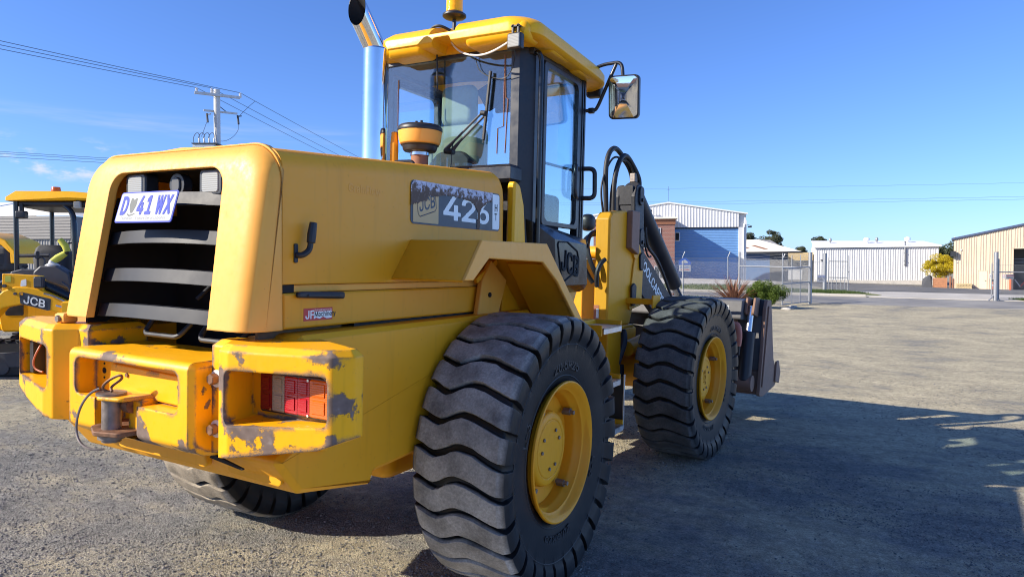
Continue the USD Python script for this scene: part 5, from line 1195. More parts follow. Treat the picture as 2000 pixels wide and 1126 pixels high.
# low cream-roofed workshop and house roofs between the two sheds
F = frame(28.4, 91.5, 36.4, 88.2); L = F[2]
B = thing('workshop', 'low blue-grey workshop with broad cream roof beside the warehouse', 'workshop')
bpart(B, F, 'wall', G().box(-2.0, L - 1.2, 0, 5.5, -1.5, 3.55), 'blue_wall')
bpart(B, F, 'end_wall', G().box(L - 3.3, L - 1.15, -.05, 5.6, -1.5, 3.5), 'grey_cladding')
g = G(); g.add([(-3, -.9, 3.62), (L + .6, -.9, 3.62), (L - 5.0, 5, 5.5), (-3, 5, 5.5), (-3, -.9, 3.52), (L + .6, -.9, 3.52)], [(0, 1, 2, 3), (0, 4, 5, 1)])
g.add([(L + .6, -.9, 3.62), (L + .6, 7, 3.62), (L - 5.0, 5, 5.5)], [(0, 1, 2)])
bpart(B, F, 'roof', g, 'cream_roof')
bpart(B, F, 'skylight', G().add([(2.2, .8, 4.18), (2.9, .8, 4.18), (.2, 3.6, 5.07), (-.5, 3.6, 5.07)], [(0, 1, 2, 3)]).add([(4.6, .3, 4.02), (5.2, .3, 4.02), (3.4, 2.2, 4.62), (2.8, 2.2, 4.62)], [(0, 1, 2, 3)]), 'rust_brown')
bpart(B, F, 'fascia', G().box(-3, L + .6, -.96, -.9, 3.45, 3.66), 'black_trim')
bpart(B, F, 'window', G().box(.2, 2.4, -.03, .0, 1.0, 2.4), 'window_dark')
B = thing('annexe', 'flat cream-roofed annexe right of the workshop', 'annexe')
F2 = frame(37.5, 106, 45, 104.5)
bpart(B, F2, 'wall', G().box(0, F2[2], 0, 8, -1.5, 3.0), 'grey_wall')
bpart(B, F2, 'roof', G().box(-1.0, F2[2] * .55, -1.2, 9, 3.0, 3.75), 'cream_roof')
bpart(B, F2, 'roof', G().box(F2[2] * .55, F2[2] + .5, -.6, 9, 3.0, 4.2), 'timber_pale')
bpart(B, F2, 'opening', G().box(1.0, 3.2, -.04, -.01, 0, 2.6), 'soot')
bpart(B, F2, 'roller_door', G().box(4.2, 6.6, -.06, -.02, .1, 1.9), 'white_cladding')
F3 = frame(31.5, 116, 43.3, 114)
B = thing('hall', 'dark-walled hall carrying solar panels behind the cream roof', 'hall')
bpart(B, F3, 'wall', G().box(0, F3[2], 0, 12, 0, 5.7), 'grey_wall')
g = G(); g.add([(-.4, -.4, 5.7), (F3[2] + .4, -.4, 5.7), (F3[2] + .4, 6, 6.7), (-.4, 6, 6.7)], [(0, 1, 2, 3)])
bpart(B, F3, 'roof', g, 'grey_wall')
for x0, x1 in ((.5, 4.2), (5.6, 10.2)):
    bpart(B, F3, 'solar_panel', G().add([(x0, .3, 5.95), (x1, .3, 5.95), (x1, 4.4, 6.58), (x0, 4.4, 6.58)], [(0, 1, 2, 3)]), 'solar_panel')

# long white shed opposite
F = frame(43.6, 99.5, 58.0, 94.0); L = F[2]
B = thing('long_shed', 'long white corrugated shed with round roof vents and flue', 'shed')
bpart(B, F, 'front_wall', ribbed(G(), 0, L, .28, 4.95, 0, .30, .06), 'white_cladding')
bpart(B, F, 'rear_body', G().prism([(0.02, -1), (L - .02, -1), (L - .02, 4.9), (.02, 4.9)], 'y', .06, 11.9), 'white_cladding')
bpart(B, F, 'footing', G().box(-.05, L + .05, -.09, .04, -1.2, .28), 'concrete_base')
g = G(); g.add([(-.25, -.3, 4.92), (L + .25, -.3, 4.92), (L - .9, 5.5, 5.72), (-.25, 6, 6.0), (-.25, -.3, 5.06), (L + .25, -.3, 5.06), (L - .9, 5.5, 5.86), (-.25, 6, 6.14)], [(0, 1, 5, 4), (4, 5, 6, 7), (0, 4, 7, 3), (3, 2, 1, 0)])
g.add([(L + .25, -.3, 5.06), (L + .25, 12.2, 5.06), (L - .9, 5.5, 5.86)], [(0, 1, 2)])
bpart(B, F, 'roof', g, 'white_roof')
bpart(B, F, 'gutter', G().box(-.25, L + .25, -.36, -.24, 4.86, 5.02), 'white_roof')
# gable end at the left with a dark doorway
g = G(); g.add([(0, 0, -1), (0, 12, -1), (0, 12, 5), (0, 6, 6.0), (0, 0, 5)], [(0, 1, 2), (0, 2, 3), (0, 3, 4)]); g.box(-.12, 0.0, .0, .6, -1, 5.0)
bpart(B, F, 'gable_end', g, 'white_cladding')
bpart(B, F, 'doorway', G().box(-.04, -.01, 1.2, 6.5, -1, 4.0), 'soot')
for x, r_ in ((2.7, .20), (8.6, .42), (10.2, .22), (15.0, .42)):
    x *= L / 19
    bpart(B, F, 'roof_vent', G().cyl((x, 3.4, 5.4), (x, 3.4, 5.85), r_ * .5, n=14).rev([(r_ * .55, 5.82), (r_ * .95, 5.95), (r_, 6.1), (r_ * .8, 6.28), (r_ * .3, 6.38), (0, 6.39)], 'z', (x, 3.4, 0), 18), 'white_roof' if r_ > .3 else 'galvanised', 40)
xf_ = L * .735
bpart(B, F, 'flue', G().tube(fillet([(xf_, -.02, 2.35), (xf_, -.22, 2.35), (xf_, -.22, 5.55)], .08), .10, 10).cyl((xf_, -.22, 5.5), (xf_, -.22, 5.62), .14, n=12), 'galvanised', 40)
bpart(B, F, 'flue_bracket', G().box(xf_ - .12, xf_ + .12, -.34, -.02, 4.0, 4.06).box(xf_ - .12, xf_ + .12, -.34, -.02, 2.9, 2.96), 'galvanised')
for x, z in ((.06, 3.1), (.94, 3.1)):
    bpart(B, F, 'flood_light', G().bar((x * L, -.05, z), (x * L + .4, -.45, z - .06), .04, .04).box(x * L - .2, x * L + .15, -.18, -.04, z - .08, z + .08), 'grey_plastic')

# cream shed at the right edge
F = frame(49.7, 77.8, 66.1, 66.3); F[0][2] += .34; L = F[2]
B = thing('cream_shed', 'tall cream corrugated shed with dark roller opening', 'shed')
def ztc(x): return 5.20 + x * .215
dx0, dx1, ox0 = 2.27, 3.10, 5.30
g = ribbed(G(), 0, dx0, -.6, ztc, 0, .235, .05); ribbed(g, dx0, dx1, 1.72, ztc, 0, .235, .05); ribbed(g, dx1, ox0, -.6, ztc, 0, .235, .05); ribbed(g, ox0, L, 4.16, ztc, 0, .235, .05)
bpart(B, F, 'front_wall', g, 'beige_cladding')
bpart(B, F, 'side_wall', G().box(-.02, .10, .02, 18, -.6, 5.5), 'beige_cladding')
bpart(B, F, 'inner_wall', G().box(0.2, L, 6.0, 6.1, -.6, 5.2).box(ox0 - .1, ox0 - .02, .1, 6, -.6, 5).box(.2, L, .1, 6.0, -.55, -.5), 'grey_cladding')
g = G(); g.add([(-.25, -.2, ztc(-.25)), (L, -.2, ztc(L)), (L, 18, ztc(L)), (-.25, 18, ztc(-.25)), (-.25, -.2, ztc(-.25) + .22), (L, -.2, ztc(L) + .22), (L, 18, ztc(L) + .22), (-.25, 18, ztc(-.25) + .22)], [(0, 1, 5, 4), (4, 5, 6, 7), (3, 0, 4, 7), (3, 2, 1, 0)])
bpart(B, F, 'roof', g, 'roof_blue')
bpart(B, F, 'door', G().box(dx0 + .03, dx1 - .03, -.02, .04, -.38, 1.67, .005), 'beige_door')
bpart(B, F, 'door_frame', G().box(dx0, dx0 + .04, -.04, .06, -.4, 1.72).box(dx1 - .04, dx1, -.04, .06, -.4, 1.72).box(dx0, dx1, -.04, .06, 1.67, 1.73), 'beige_cladding')
bpart(B, F, 'door_lever', G().box(dx1 - .20, dx1 - .08, -.08, -.04, .60, .65), 'grey_plastic')
bpart(B, F, 'opening_frame', G().box(ox0, ox0 + .14, -.05, .2, -.6, 4.16).box(ox0, L, -.05, .2, 4.08, 4.20), 'beige_cladding')
for q in ((dx1 + .2, .90, .30, .46), (4.42, .87, .62, .44)):
    bpart(B, F, 'notice', G().box(q[0], q[0] + q[2], -.05, -.035, q[1], q[1] + q[3]), 'plate_white')
g = G(); text(g, 'NO PARKING', .06, (4.46, -.0515, 1.17), (1, 0, 0), (0, 0, 1), .003, True)
bpart(B, F, 'notice_lettering', g, 'sign_red')
g = G(); text(g, 'KEEP CLEAR', .05, (4.47, -.0515, 1.00), (1, 0, 0), (0, 0, 1), .003, True); g.bar((dx1 + .25, -.052, 1.06), (dx1 + .42, -.052, 1.20), .01, .05)
bpart(B, F, 'notice_lettering', g, 'decal_black')
bpart(B, F, 'camera_bracket', G().bar((.0, -.05, 3.9), (-.35, -.5, 3.5), .06, .06).box(-.3, .2, -.6, -.2, 3.3, 3.9), 'black_plastic')
bpart(B, F, 'wall_sensor', G().box(.6, .75, -.1, -.03, 3.95, 4.1).box(.25, .38, -.1, -.03, 2.6, 2.7), 'light_grey')
bpart(B, F, 'roller_slats', G().box(ox0 + .15, L, 1.2, 1.25, 2.95, 3.0).box(ox0 + .15, L, 1.2, 1.25, 2.7, 2.74).box(ox0 + .15, L, 1.2, 1.25, 2.5, 2.53), 'light_grey')
FC = F
for x, lab in ((ox0 - .12, 'orange bollard at the corner of the dark roller opening'),):
    bo = thing('bollard', lab, 'bollard'); bpart(bo, FC, 'post', G().cyl((x, -.35, -.45), (x, -.35, .95), .11, n=14, bev=.03), 'safety_orange', 40)
    bpart(bo, FC, 'cap', G().cyl((x, -.35, .95), (x, -.35, .98), .10, n=14), 'rust_brown', 40)
tr = thing('trailer', 'white machine with zigzag red and white arms inside the dark opening', 'machine')
bpart(tr, FC, 'cabinet', G().box(6.6, 8.2, 1.6, 2.6, .55, 1.55, .03), 'light_grey')
for k, mt in enumerate(('white_cladding', 'sign_red', 'white_cladding', 'sign_red')):
    bpart(tr, FC, 'arm', G().bar((5.6 + k * .5, 1.5, .75 - .8 * (k % 2)), (6.1 + k * .5, 1.5, -.05 + .8 * (k % 2)), .08, .10), mt)
cn = thing('traffic_cone', 'faded pink traffic cone by the cream shed door', 'traffic cone')
bpart(cn, FC, 'base', G().box(3.42, 3.82, -.75, -.35, -.36, -.32), 'safety_orange')
bpart(cn, FC, 'cone', G().cyl((3.62, -.55, -.32), (3.62, -.55, .55), .15, .04, n=16), 'washed_red', 40)
bpart(cn, FC, 'band', G().cyl((3.62, -.55, .05), (3.62, -.55, .22), .110, .092, n=16), 'plate_white', 40)
bpart(cn, FC, 'head', G().rbox(3.54, 3.70, -.62, -.48, .54, .78, .05), 'black_plastic', 40)
# crate, drums and pallets beside the cream shed
def crate(x, y, w, dd, h, lab, m):
    c = thing('timber_crate', lab, 'crate'); n = 6
    bpart(c, FC, 'core', G().box(x + .03, x + w - .03, y + .03, y + dd - .03, -.38, -.42 + h), m)
    for k in range(n):
        z = -.40 + k * h / n
        bpart(c, FC, 'plank', G().box(x, x + w, y, y + .028, z + .012, z + h / n - .012), m)
    for xx in (x - .02, x + w - .06):
        bpart(c, FC, 'corner_post', G().box(xx, xx + .08, y - .03, y + .05, -.40, -.38 + h), m)
crate(-2.0, .5, 1.35, 1.2, 1.3, 'red-brown timber crate left of the cream shed', 'timber_crate')
st = thing('steel_drum', 'rusty upright pipe post between crate and cream shed', 'post'); bpart(st, FC, 'drum', G().cyl((-.30, .2, -.45), (-.30, .2, 1.05), .11, n=14), 'rust_brown', 40); bpart(st, FC, 'rim', G().cyl((-.30, .2, 1.05), (-.30, .2, 1.09), .125, n=14), 'rust_brown', 40)
st = thing('steel_plate', 'dark steel sheet leaning against the cream shed corner', 'steel sheet'); bpart(st, FC, 'sheet', G().box(-.12, -.02, -.1, .9, -.45, .85), 'grey_cladding'); bpart(st, FC, 'edge', G().box(-.13, -.01, -.12, -.08, -.45, .86), 'rust_brown')
PL = ['lowest pale timber pallet at the cream shed wall', 'second pale timber pallet from the ground by the cream shed', 'middle pale timber pallet of the pile by the cream shed', 'pale timber pallet just below the top of the pile', 'topmost pale timber pallet of the pile by the cream shed']
for k in range(5):
    c = thing('pallet', PL[k], 'pallet', group='pallets piled at the cream shed')
    x, y, z = .25 + .03 * (k % 2), -1.25 + .02 * k, -.40 + k * .145
    for j in range(3): bpart(c, FC, 'bearer', G().box(x, x + 1.5, y + j * .45, y + j * .45 + .08, z, z + .085), 'timber_pale')
    for j in range(6): bpart(c, FC, 'board', G().box(x + j * .26, x + j * .26 + .19, y - .02, y + 1.0, z + .09, z + .115), 'timber_pale')
sc = thing('steel_sheets', 'dark grey covered stack beside the corner of the long shed', 'covered stack')
bpart(sc, FC, 'cover', G().mani(Manifold.hull_points(np.array([(-3.3, 2.2, -.4), (-2.2, 2.2, -.4), (-3.2, 3.4, -.4), (-2.3, 3.4, -.4), (-3.2, 2.3, .75), (-2.5, 2.3, 1.25), (-3.0, 3.2, .95), (-2.3, 3.2, 1.05), (-2.2, 2.3, .5)], np.float32))), 'grey_plastic')
bpart(sc, FC, 'base', G().box(-3.4, -2.1, 2.1, 3.5, -.6, -.4), 'timber_pale')
Fb = frame(53.5, 108, 60.5, 106)
B = thing('far_house', 'tan-roofed house glimpsed beyond the yellow wattle', 'house')
bpart(B, Fb, 'wall', G().box(0, Fb[2], 0, 6, -1, 3.6), 'grey_wall'); g = G(); g.add([(-.4, -.4, 3.6), (Fb[2] + .4, -.4, 3.6), (Fb[2] + .4, 3, 4.8), (-.4, 3, 4.8)], [(0, 1, 2, 3)]); bpart(B, Fb, 'roof', g, 'timber_pale')

# grey shed far left
F = frame(-43, 47.5, -28.6, 45); L = F[2]
B = thing('grey_shed', 'grey shed with pale roof behind the small excavator', 'shed')
zs = np.arange(3.25, 4.75, .02)
def lap(z): return -.02 - .028 * (1 - ((z - 3.25) / .19) % 1)
bpart(B, F, 'parapet', G().grid(np.stack([np.stack([np.full(len(zs), 0.), [lap(z) - .08 for z in zs], zs], 1), np.stack([np.full(len(zs), L), [lap(z) - .08 for z in zs], zs], 1)], 1)), 'grey_cladding')
bpart(B, F, 'lower_wall', ribbed(G(), 0, L, -1, 3.25, 0, .20, .03), 'grey_wall')
bpart(B, F, 'side_wall', G().box(L - .05, L, -.06, 10, -1, 4.72), 'grey_cladding')
g = G(); g.add([(-.2, -.1, 4.76), (L + .1, -.1, 4.76), (L - 6.0, 8, 6.6), (-.2, 8, 6.6)], [(0, 1, 2, 3)]); g.add([(L + .1, -.1, 4.76), (L + .1, 14, 4.76), (L - 6.0, 8, 6.6)], [(0, 1, 2)])
bpart(B, F, 'roof', g, 'cream_roof')
bpart(B, F, 'roof_flashing', G().bar((L - 10, .2, 4.85), (L - 11.8, 7.9, 6.62), .25, .06), 'white_roof')
bpart(B, F, 'downpipe', G().cyl((L + .12, -.1, -1), (L + .12, -.1, 4.6), .06, n=8), 'grey_cladding')
bpart(B, F, 'wall_post', G().box(L - 9.5, L - 9.2, -.5, -.2, -1, 3.9), 'grey_wall')
F4 = frame(-26.6, 60, -22.0, 59)
B = thing('small_shed', 'small cream-roofed building under the hills at far left', 'shed')
bpart(B, F4, 'wall', G().box(0, F4[2], 0, 5, -1, 2.2), 'grey_wall')
g = G(); g.add([(-.3, -.3, 2.2), (F4[2] + .3, -.3, 3.0), (F4[2] + .3, 5, 3.0), (-.3, 5, 2.2)], [(0, 1, 2, 3)]); bpart(B, F4, 'roof', g, 'cream_roof')
pf = thing('palisade_fence', 'dark steel picket fence at the foot of the hills', 'fence'); g = G()
o = W(-25.5, 50)
for k in range(26):
    q = W(-26.0 + k * .22, 50); emit(pf, 'picket', G().box(q[0] - .03, q[0] + .03, q[1] - .03, q[1] + .03, q[2], q[2] + 2.3), 'grey_cladding', False)
emit(pf, 'rail', G().bar(W(-26.2, 50, 2.0), W(-20.4, 50, 2.0), .05, .05).bar(W(-26.2, 50, .4), W(-20.4, 50, .4), .05, .05), 'grey_cladding', False)
# ============================================================ fences and gates
def curves(parent, name, lines, width, m):
    c = UsdGeom.BasisCurves.Define(stage, numbered(parent, name))
    c.CreateTypeAttr('linear'); c.CreatePointsAttr(Vt.Vec3fArray.FromNumpy(np.vstack(lines).astype(np.float32)))
    c.CreateCurveVertexCountsAttr(Vt.IntArray([len(q) for q in lines])); c.CreateWidthsAttr(Vt.FloatArray([width])); c.SetWidthsInterpolation('constant')
    UsdShade.MaterialBindingAPI.Apply(c.GetPrim()).Bind(MATS[m]); return c
def chain_link(parent, p0, p1, h, z0=.06, pitch=.075, width=.0042):
    """diamond wire netting between two ground points"""
    p0, p1 = np.asarray(p0, float), np.asarray(p1, float); L = np.linalg.norm((p1 - p0)[:2]); lines = []
    n = int((L + h) / pitch)
    for sgn in (1, -1):
        for k in range(n + 1):
            x0 = -h + k * pitch; a, b = (x0, 0.0), (x0 + h, h)
            if a[0] < 0: a = (0.0, -x0)
            if b[0] > L: b = (L, L - x0)
            if b[0] <= a[0]: continue
            q = []
            for x, y in (a, b):
                xx = x if sgn > 0 else L - x
                q.append(p0 + (p1 - p0) * xx / L + np.array([0, 0, z0 + y]))
            lines.append(np.array(q))
    curves(parent, 'chain_link', lines, width, 'galvanised')
def pipe(T, name, a, b, r, n=10, m='galvanised'): emit(T, name, G().cyl(a, b, r, n=n), m, 40)

# our own fence: corner post to gate post, one rail
T = thing('mesh_fence', 'chain-link fence with one top rail between corner post and gate post', 'fence')
A, Bp = W(12.17, 37), W(14.23, 33)
pipe(T, 'corner_post', A + (0, 0, -.1), A + (0, 0, 2.36), .055); pipe(T, 'gate_post', Bp + (0, 0, -.1), Bp + (0, 0, 2.42), .085, 14)
pipe(T, 'top_rail', A + (0, 0, 1.62), Bp + (0, 0, 1.72), .035); chain_link(T, A, Bp, 2.0)
for h in (1.95, 2.12, 2.28): curves(T, 'barbed_wire', [np.array([A + (0, 0, h), Bp + (0, 0, h)])], .006, 'galvanised')
pipe(T, 'post_cap', Bp + (0, 0, 2.42), Bp + (0, 0, 2.45), .09, 14)
A0 = W(4.0, 40.5)
T = thing('boundary_fence', 'chain-link boundary fence running left from the corner post', 'fence')
chain_link(T, A0, A, 1.75)
for k in range(3):
    q = A0 + (A - A0) * k / 3; q[2] = float(gz(q[0], q[1])); pipe(T, 'line_post', q, q + (0, 0, 1.85), .032)
pipe(T, 'bottom_wire', A0 + (0, 0, .08), A + (0, 0, .08), .004, 5)
def gate(lab, hinge, tip, H, uprights, rails, grp=None, low=None, mesh_h=None):
    T = thing('mesh_gate', lab, 'gate'); hinge, tip = np.asarray(hinge), np.asarray(tip)
    at = lambda t, z: hinge + (tip - hinge) * t + np.array([0, 0, z])
    pipe(T, 'stile', at(0.02, .06), at(0.02, H), .028); pipe(T, 'stile', at(1, .04), at(1, H + .12), .028)
    for t in uprights: pipe(T, 'upright', at(t, .06), at(t, H * (1.0 if t > .3 and low is None else (low or .5))), .020)
    for z in rails: pipe(T, 'rail', at(.02, z), at(1, z), .024)
    chain_link(T, at(0.02, 0), at(1, 0), mesh_h or rails[-1] - .05, .06, .06)
    pipe(T, 'latch', at(1, H * .55), at(1, H * .55) + (.05, .02, .1), .015, 6); return T
gate('open mesh gate leaf swung into the yard beside the round bush', Bp + (0, 0, .05), W(12.44, 31.8, .03), 2.30, (.36, .67), (.06, 1.0, 1.72))
# opposite left gate
P2 = W(19.9, 44)
T = thing('gate_post', 'thick galvanised gate post left of the opposite driveway', 'gate post'); pipe(T, 'pipe', P2 + (0, 0, -.1), P2 + (0, 0, 2.42), .115, 16); pipe(T, 'cap', P2 + (0, 0, 2.42), P2 + (0, 0, 2.45), .12, 16)
gate('open mesh gate hinged on the thick post left of the driveway', P2 + (.2, 0, 0), W(21.2, 43.6), 2.2, (.2, .42, .62, .82), (.06, .92, 1.95), low=.36)
# opposite right gate, seen almost end on
P3 = W(24.15, 34.5)
T = thing('gate_post', 'tall galvanised gate post on the grass patch at the right', 'gate post'); pipe(T, 'pipe', P3 + (0, 0, -.1), P3 + (0, 0, 2.42), .10, 16); pipe(T, 'cap', P3 + (0, 0, 2.42), P3 + (0, 0, 2.44), .11, 16)
pipe(T, 'brace', P3 + (0, 0, .35), P3 - np.append(RGT2 * .35, 0) + (0, 0, .02), .03); pipe(T, 'collar', P3 + (0, 0, 1.9), P3 + (0, 0, 1.96), .106, 16)
gate('mesh gate folded back behind the tall right gate post', P3 + np.append(RGT2 * .15, 0), W(26.0, 37.2), 2.1, (.3, .5, .75), (.08, 1.0, 1.9))
# far fence left of the opposite gate, with cranked tops and barbed wire
T = thing('street_fence', 'far chain-link fence with cranked posts before the warehouse', 'fence')
pts = [W(5.0, 48.2), W(9.0, 48.0), W(12.0, 48.6), W(15.3, 49.0), W(18.6, 47.5), W(19.9, 44.2)]
for a, b in zip(pts, pts[1:]): chain_link(T, a, b, 1.85, pitch=.10)
for q in pts[:-1]:
    emit(T, 'cranked_post', G().tube([q, q + (0, 0, 1.98), q + np.append(RGT2 * .16, 2.34)], .032, 8), 'galvanised', 40)
for h in (1.9, 2.12, 2.30): curves(T, 'barbed_wire', [np.array([q + (0, 0, h) for q in pts])], .009, 'galvanised')
for h in (.08, 1.9): emit(T, 'straining_wire', G().tube(np.array([q + (0, 0, h) for q in pts]), .012, 5), 'galvanised', 40)
# right fence beyond the tall post
T = thing('mesh_fence', 'chain-link fence with one rail in front of the cream shed', 'fence')
A, Bq = W(25.4, 36.6), W(40, 31.0)
chain_link(T, A, Bq, 1.75, pitch=.09); pipe(T, 'top_rail', A + (0, 0, 1.42), Bq + (0, 0, 1.42), .032); pipe(T, 'post', A, A + (0, 0, 1.9), .03); pipe(T, 'post', Bq, Bq + (0, 0, 1.9), .03)
pipe(T, 'top_wire', A + (0, 0, 1.8), Bq + (0, 0, 1.8), .006, 5)
# signs on the fences
def sign(name, lab, c, w, h, rows, poly=None, m='plate_white'):
    T = thing(name, lab, 'sign'); R = np.stack([RIGHT, np.append(FWD2, 0), [0, 0, 1.0]], 1); c = np.asarray(c)
    emit(T, 'board', G().prism(rect(-w / 2, w / 2, 0, h, .02), 'y', -.012, .006, .003).move(R, c), m, False)
    g = G().cyl((-w * .3, .006, h * .8), (-w * .3, .03, h * .8), .012, n=8).cyl((w * .3, .006, h * .8), (w * .3, .03, h * .8), .012, n=8)
    emit(T, 'clip', g.move(R, c), 'galvanised', False)
    for s, x, z, hh, mm in rows:
        emit(T, 'lettering', text(G(), s, hh, (x, -.014, z), (1, 0, 0), (0, 0, 1), .002, True).move(R, c), mm, False)
    return T, R, c
T, R, c = sign('fence_sign', 'white sign with blue house-shaped top on the far fence', W(11.9, 47.6, .98), .80, .42, [('BUILDERS', -.31, .23, .09, 'sign_blue'), ('CALL NOW', -.27, .07, .08, 'sign_red')])
emit(T, 'house_logo', G().prism(rpoly([(-.42, .44), (.42, .44), (.42, .66), (.05, .92), (-.15, .90), (-.42, .72)], .02), 'y', -.012, .006, .003).move(R, c), 'sign_blue', False)
emit(T, 'logo_roof', G().prism(rpoly([(-.22, .56), (.20, .56), (.20, .66), (.0, .80), (-.22, .70)], .01), 'y', -.016, -.012).move(R, c), 'plate_white', False)
sign('fence_sign', 'white notice on the mesh beside the open gate leaf', W(15.45, 34.6, .95), .40, .36, [('VISITORS', -.15, .25, .055, 'sign_blue'), ('REPORT TO', -.15, .16, .045, 'decal_black'), ('OFFICE', -.1, .07, .045, 'decal_black')])
sign('fence_sign', 'white and red notice hung on the right fence', W(26.2, 36.4, 1.05), .42, .25, [('NO ENTRY', -.17, .15, .06, 'sign_red'), ('PRIVATE', -.13, .05, .05, 'decal_black')])

# ============================================================ plants
def leaves(g, rng_, centre, rad_, n, size, shell=.55, flat=1.0):
    """small leaf quads spread through an ellipsoid, denser to its outside"""
    d = rng_.normal(size=(n, 3)); d /= np.linalg.norm(d, axis=1, keepdims=True)
    rr = (shell + (1 - shell) * rng_.random(n)) ** .7
    c = np.asarray(centre) + d * rr[:, None] * np.asarray(rad_)
    nrm = d * .6 + rng_.normal(size=(n, 3)) * .6; nrm /= np.linalg.norm(nrm, axis=1, keepdims=True)
    t = np.cross(nrm, rng_.normal(size=(n, 3))); t /= np.linalg.norm(t, axis=1, keepdims=True); b = np.cross(nrm, t)
    s = size * rng_.uniform(.6, 1.35, n)[:, None]
    v = np.stack([c - t * s, c + b * s * .42, c + t * s, c - b * s * .42], 1).reshape(-1, 3)
    k = np.arange(n)[:, None] * 4; return g.add(v, k + np.array([[0, 1, 2, 3]]))
def clumps(rng_, centre, rad_, n, r0, r1):
    out = []
    for _ in range(n):
        d = rng_.normal(size=3); d /= np.linalg.norm(d); out.append((np.asarray(centre) + d * np.asarray(rad_) * rng_.uniform(.35, 1.0), rng_.uniform(r0, r1)))
    return out
def tree(name, lab, cat, base, H, rad_, nc, r0, r1, leafn, size, lm, seed, group=None, trunk=.16, cz=.62, kind=None):
    rg = np.random.default_rng(seed); T = thing(name, lab, cat, group=group); base = np.asarray(base)
    cen = base + (0, 0, H * cz); g = G()
    cl = clumps(rg, cen, rad_, nc, r0, r1)
    for c, r in cl: leaves(g, rg, c, (r, r, r * .75), leafn, size)
    emit(T, 'crown', g, lm, False)
    g = G().tube(spline([base + (0, 0, -.3), base + (.1 * H * .1, 0, H * .25), cen + (0, 0, -H * .05)], 8), np.linspace(trunk, trunk * .45, 8), 8)
    for c, r in cl[:: max(1, nc // 9)]:
        s = base + (0, 0, H * rg.uniform(.25, .5)); g.tube(spline([s, (s + c) / 2 + (0, 0, -.05 * H), c], 6), np.linspace(trunk * .4, trunk * .1, 6), 6)
    emit(T, 'trunk', g, 'bark', 40); return T
# round green bush
rg = np.random.default_rng(3); bc = W(11.0, 30.0)
T = thing('round_bush', 'dense round green shrub by the open gate leaf', 'shrub'); g = G()
for c, r in clumps(rg, bc + (0, 0, .66), (.84, .74, .50), 74, .14, .33): leaves(g, rg, c, (r, r, r * .9), 330, .034, .5)
emit(T, 'foliage', g, 'leaf_bush', False)
g = G()
for k in range(9):
    a = rg.uniform(0, 6.28); g.tube([bc + (0, 0, -.05), bc + (.25 * math.cos(a), .25 * math.sin(a), .35), bc + (.5 * math.cos(a), .5 * math.sin(a), .7)], [.03, .02, .008], 6)
emit(T, 'stems', g, 'stem_brown', 40)
# flax with strap leaves
def flax(lab, c, n, Lm, seed):
    rg = np.random.default_rng(seed); T = thing('flax_plant', lab, 'plant'); g = G()
    for k in range(n):
        a = rg.uniform(0, 2 * math.pi); L_ = Lm * rg.uniform(.6, 1.1); lean = rg.uniform(.1, 1.15); t = np.linspace(0, 1, 6)
        hx_ = np.sin(lean) * L_ * t + .12 * L_ * t ** 2; z = np.cos(lean) * L_ * t - .25 * L_ * lean * t ** 2
        mid = np.stack([hx_ * math.cos(a), hx_ * math.sin(a), np.maximum(z, .02)], 1) + c
        w = .034 * (1 - t ** 2 * .92) * np.array([-math.sin(a), math.cos(a), 0])[:, None]
        g.grid(np.stack([mid - w.T, mid + (0, 0, -.012), mid + w.T], 1))
    emit(T, 'strap_leaves', g, 'leaf_flax', True)
    emit(T, 'base', G().rev([(.0, -.05), (.10, 0), (.08, .12), (.0, .18)], 'z', c, 12), 'stem_brown', 40)
flax('red-brown flax plant with arching strap leaves left of the bush', W(9.72, 30.3), 190, 1.45, 4)
flax('small tan flax plant in the grass strip further left', W(7.9, 33.8), 50, .55, 6)
# planting bed edge stones
for k, (r_, d_, s_, lab) in enumerate(((11.6, 29.2, .16, 'pale flat rock under the bush'), (12.0, 29.9, .12, 'small pale rock behind the gate foot'), (12.7, 31.2, .14, 'grey rock at the foot of the gate leaf'), (10.8, 29.0, .10, 'small rock at the left foot of the bush'))):
    q = W(r_, d_, .03); T = thing('rock', lab, 'rock'); v, f = stone(20 + k).mesh(); emit(T, 'stone', G().add(v * s_ * (1.5, .9, .8) + q, f), 'concrete_base', 40)
# trees
tree('yellow_wattle', 'bright yellow flowering wattle left of the cream shed', 'tree', W(51.4, 83), 4.6, (1.75, 1.5, 1.35), 60, .25, .62, 360, .060, 'leaf_wattle', 12, trunk=.14, cz=.56)
tree('dark_pine', 'dark spreading tree rising behind the cream shed', 'tree', W(74.5, 112), 8.4, (3.6, 3, 1.9), 44, .7, 1.3, 420, .13, 'leaf_conifer', 13, trunk=.35)
tree('dark_pine', 'lower dark tree sloping left behind the yellow wattle', 'tree', W(71.4, 114), 6.9, (2.3, 2, 1.5), 30, .5, 1.0, 380, .12, 'leaf_conifer', 14, trunk=.25)
tree('gum_tree', 'tall loose gum tree behind the solar panel hall', 'tree', W(46.0, 122), 10.4, (1.5, 1.5, 2.2), 30, .45, .85, 360, .11, 'leaf_gum', 15, trunk=.22)
tree('gum_tree', 'broad gum tree right of the warehouse gable', 'tree', W(43.8, 128), 11.0, (3.0, 2, 1.7), 34, .5, .95, 340, .11, 'leaf_gum', 16, trunk=.22)
tree('gum_tree', 'low gum tree trailing right of the tall one', 'tree', W(48.6, 126), 7.6, (1.2, 1.2, 1.3), 22, .4, .75, 320, .10, 'leaf_gum', 17, trunk=.2)
tree('shed_tree', 'rounded dark tree crown above the long shed roof', 'tree', W(52.6, 118), 8.0, (1.25, 1.2, 1.0), 28, .4, .7, 360, .10, 'leaf_conifer', 18, trunk=.25, cz=.8)
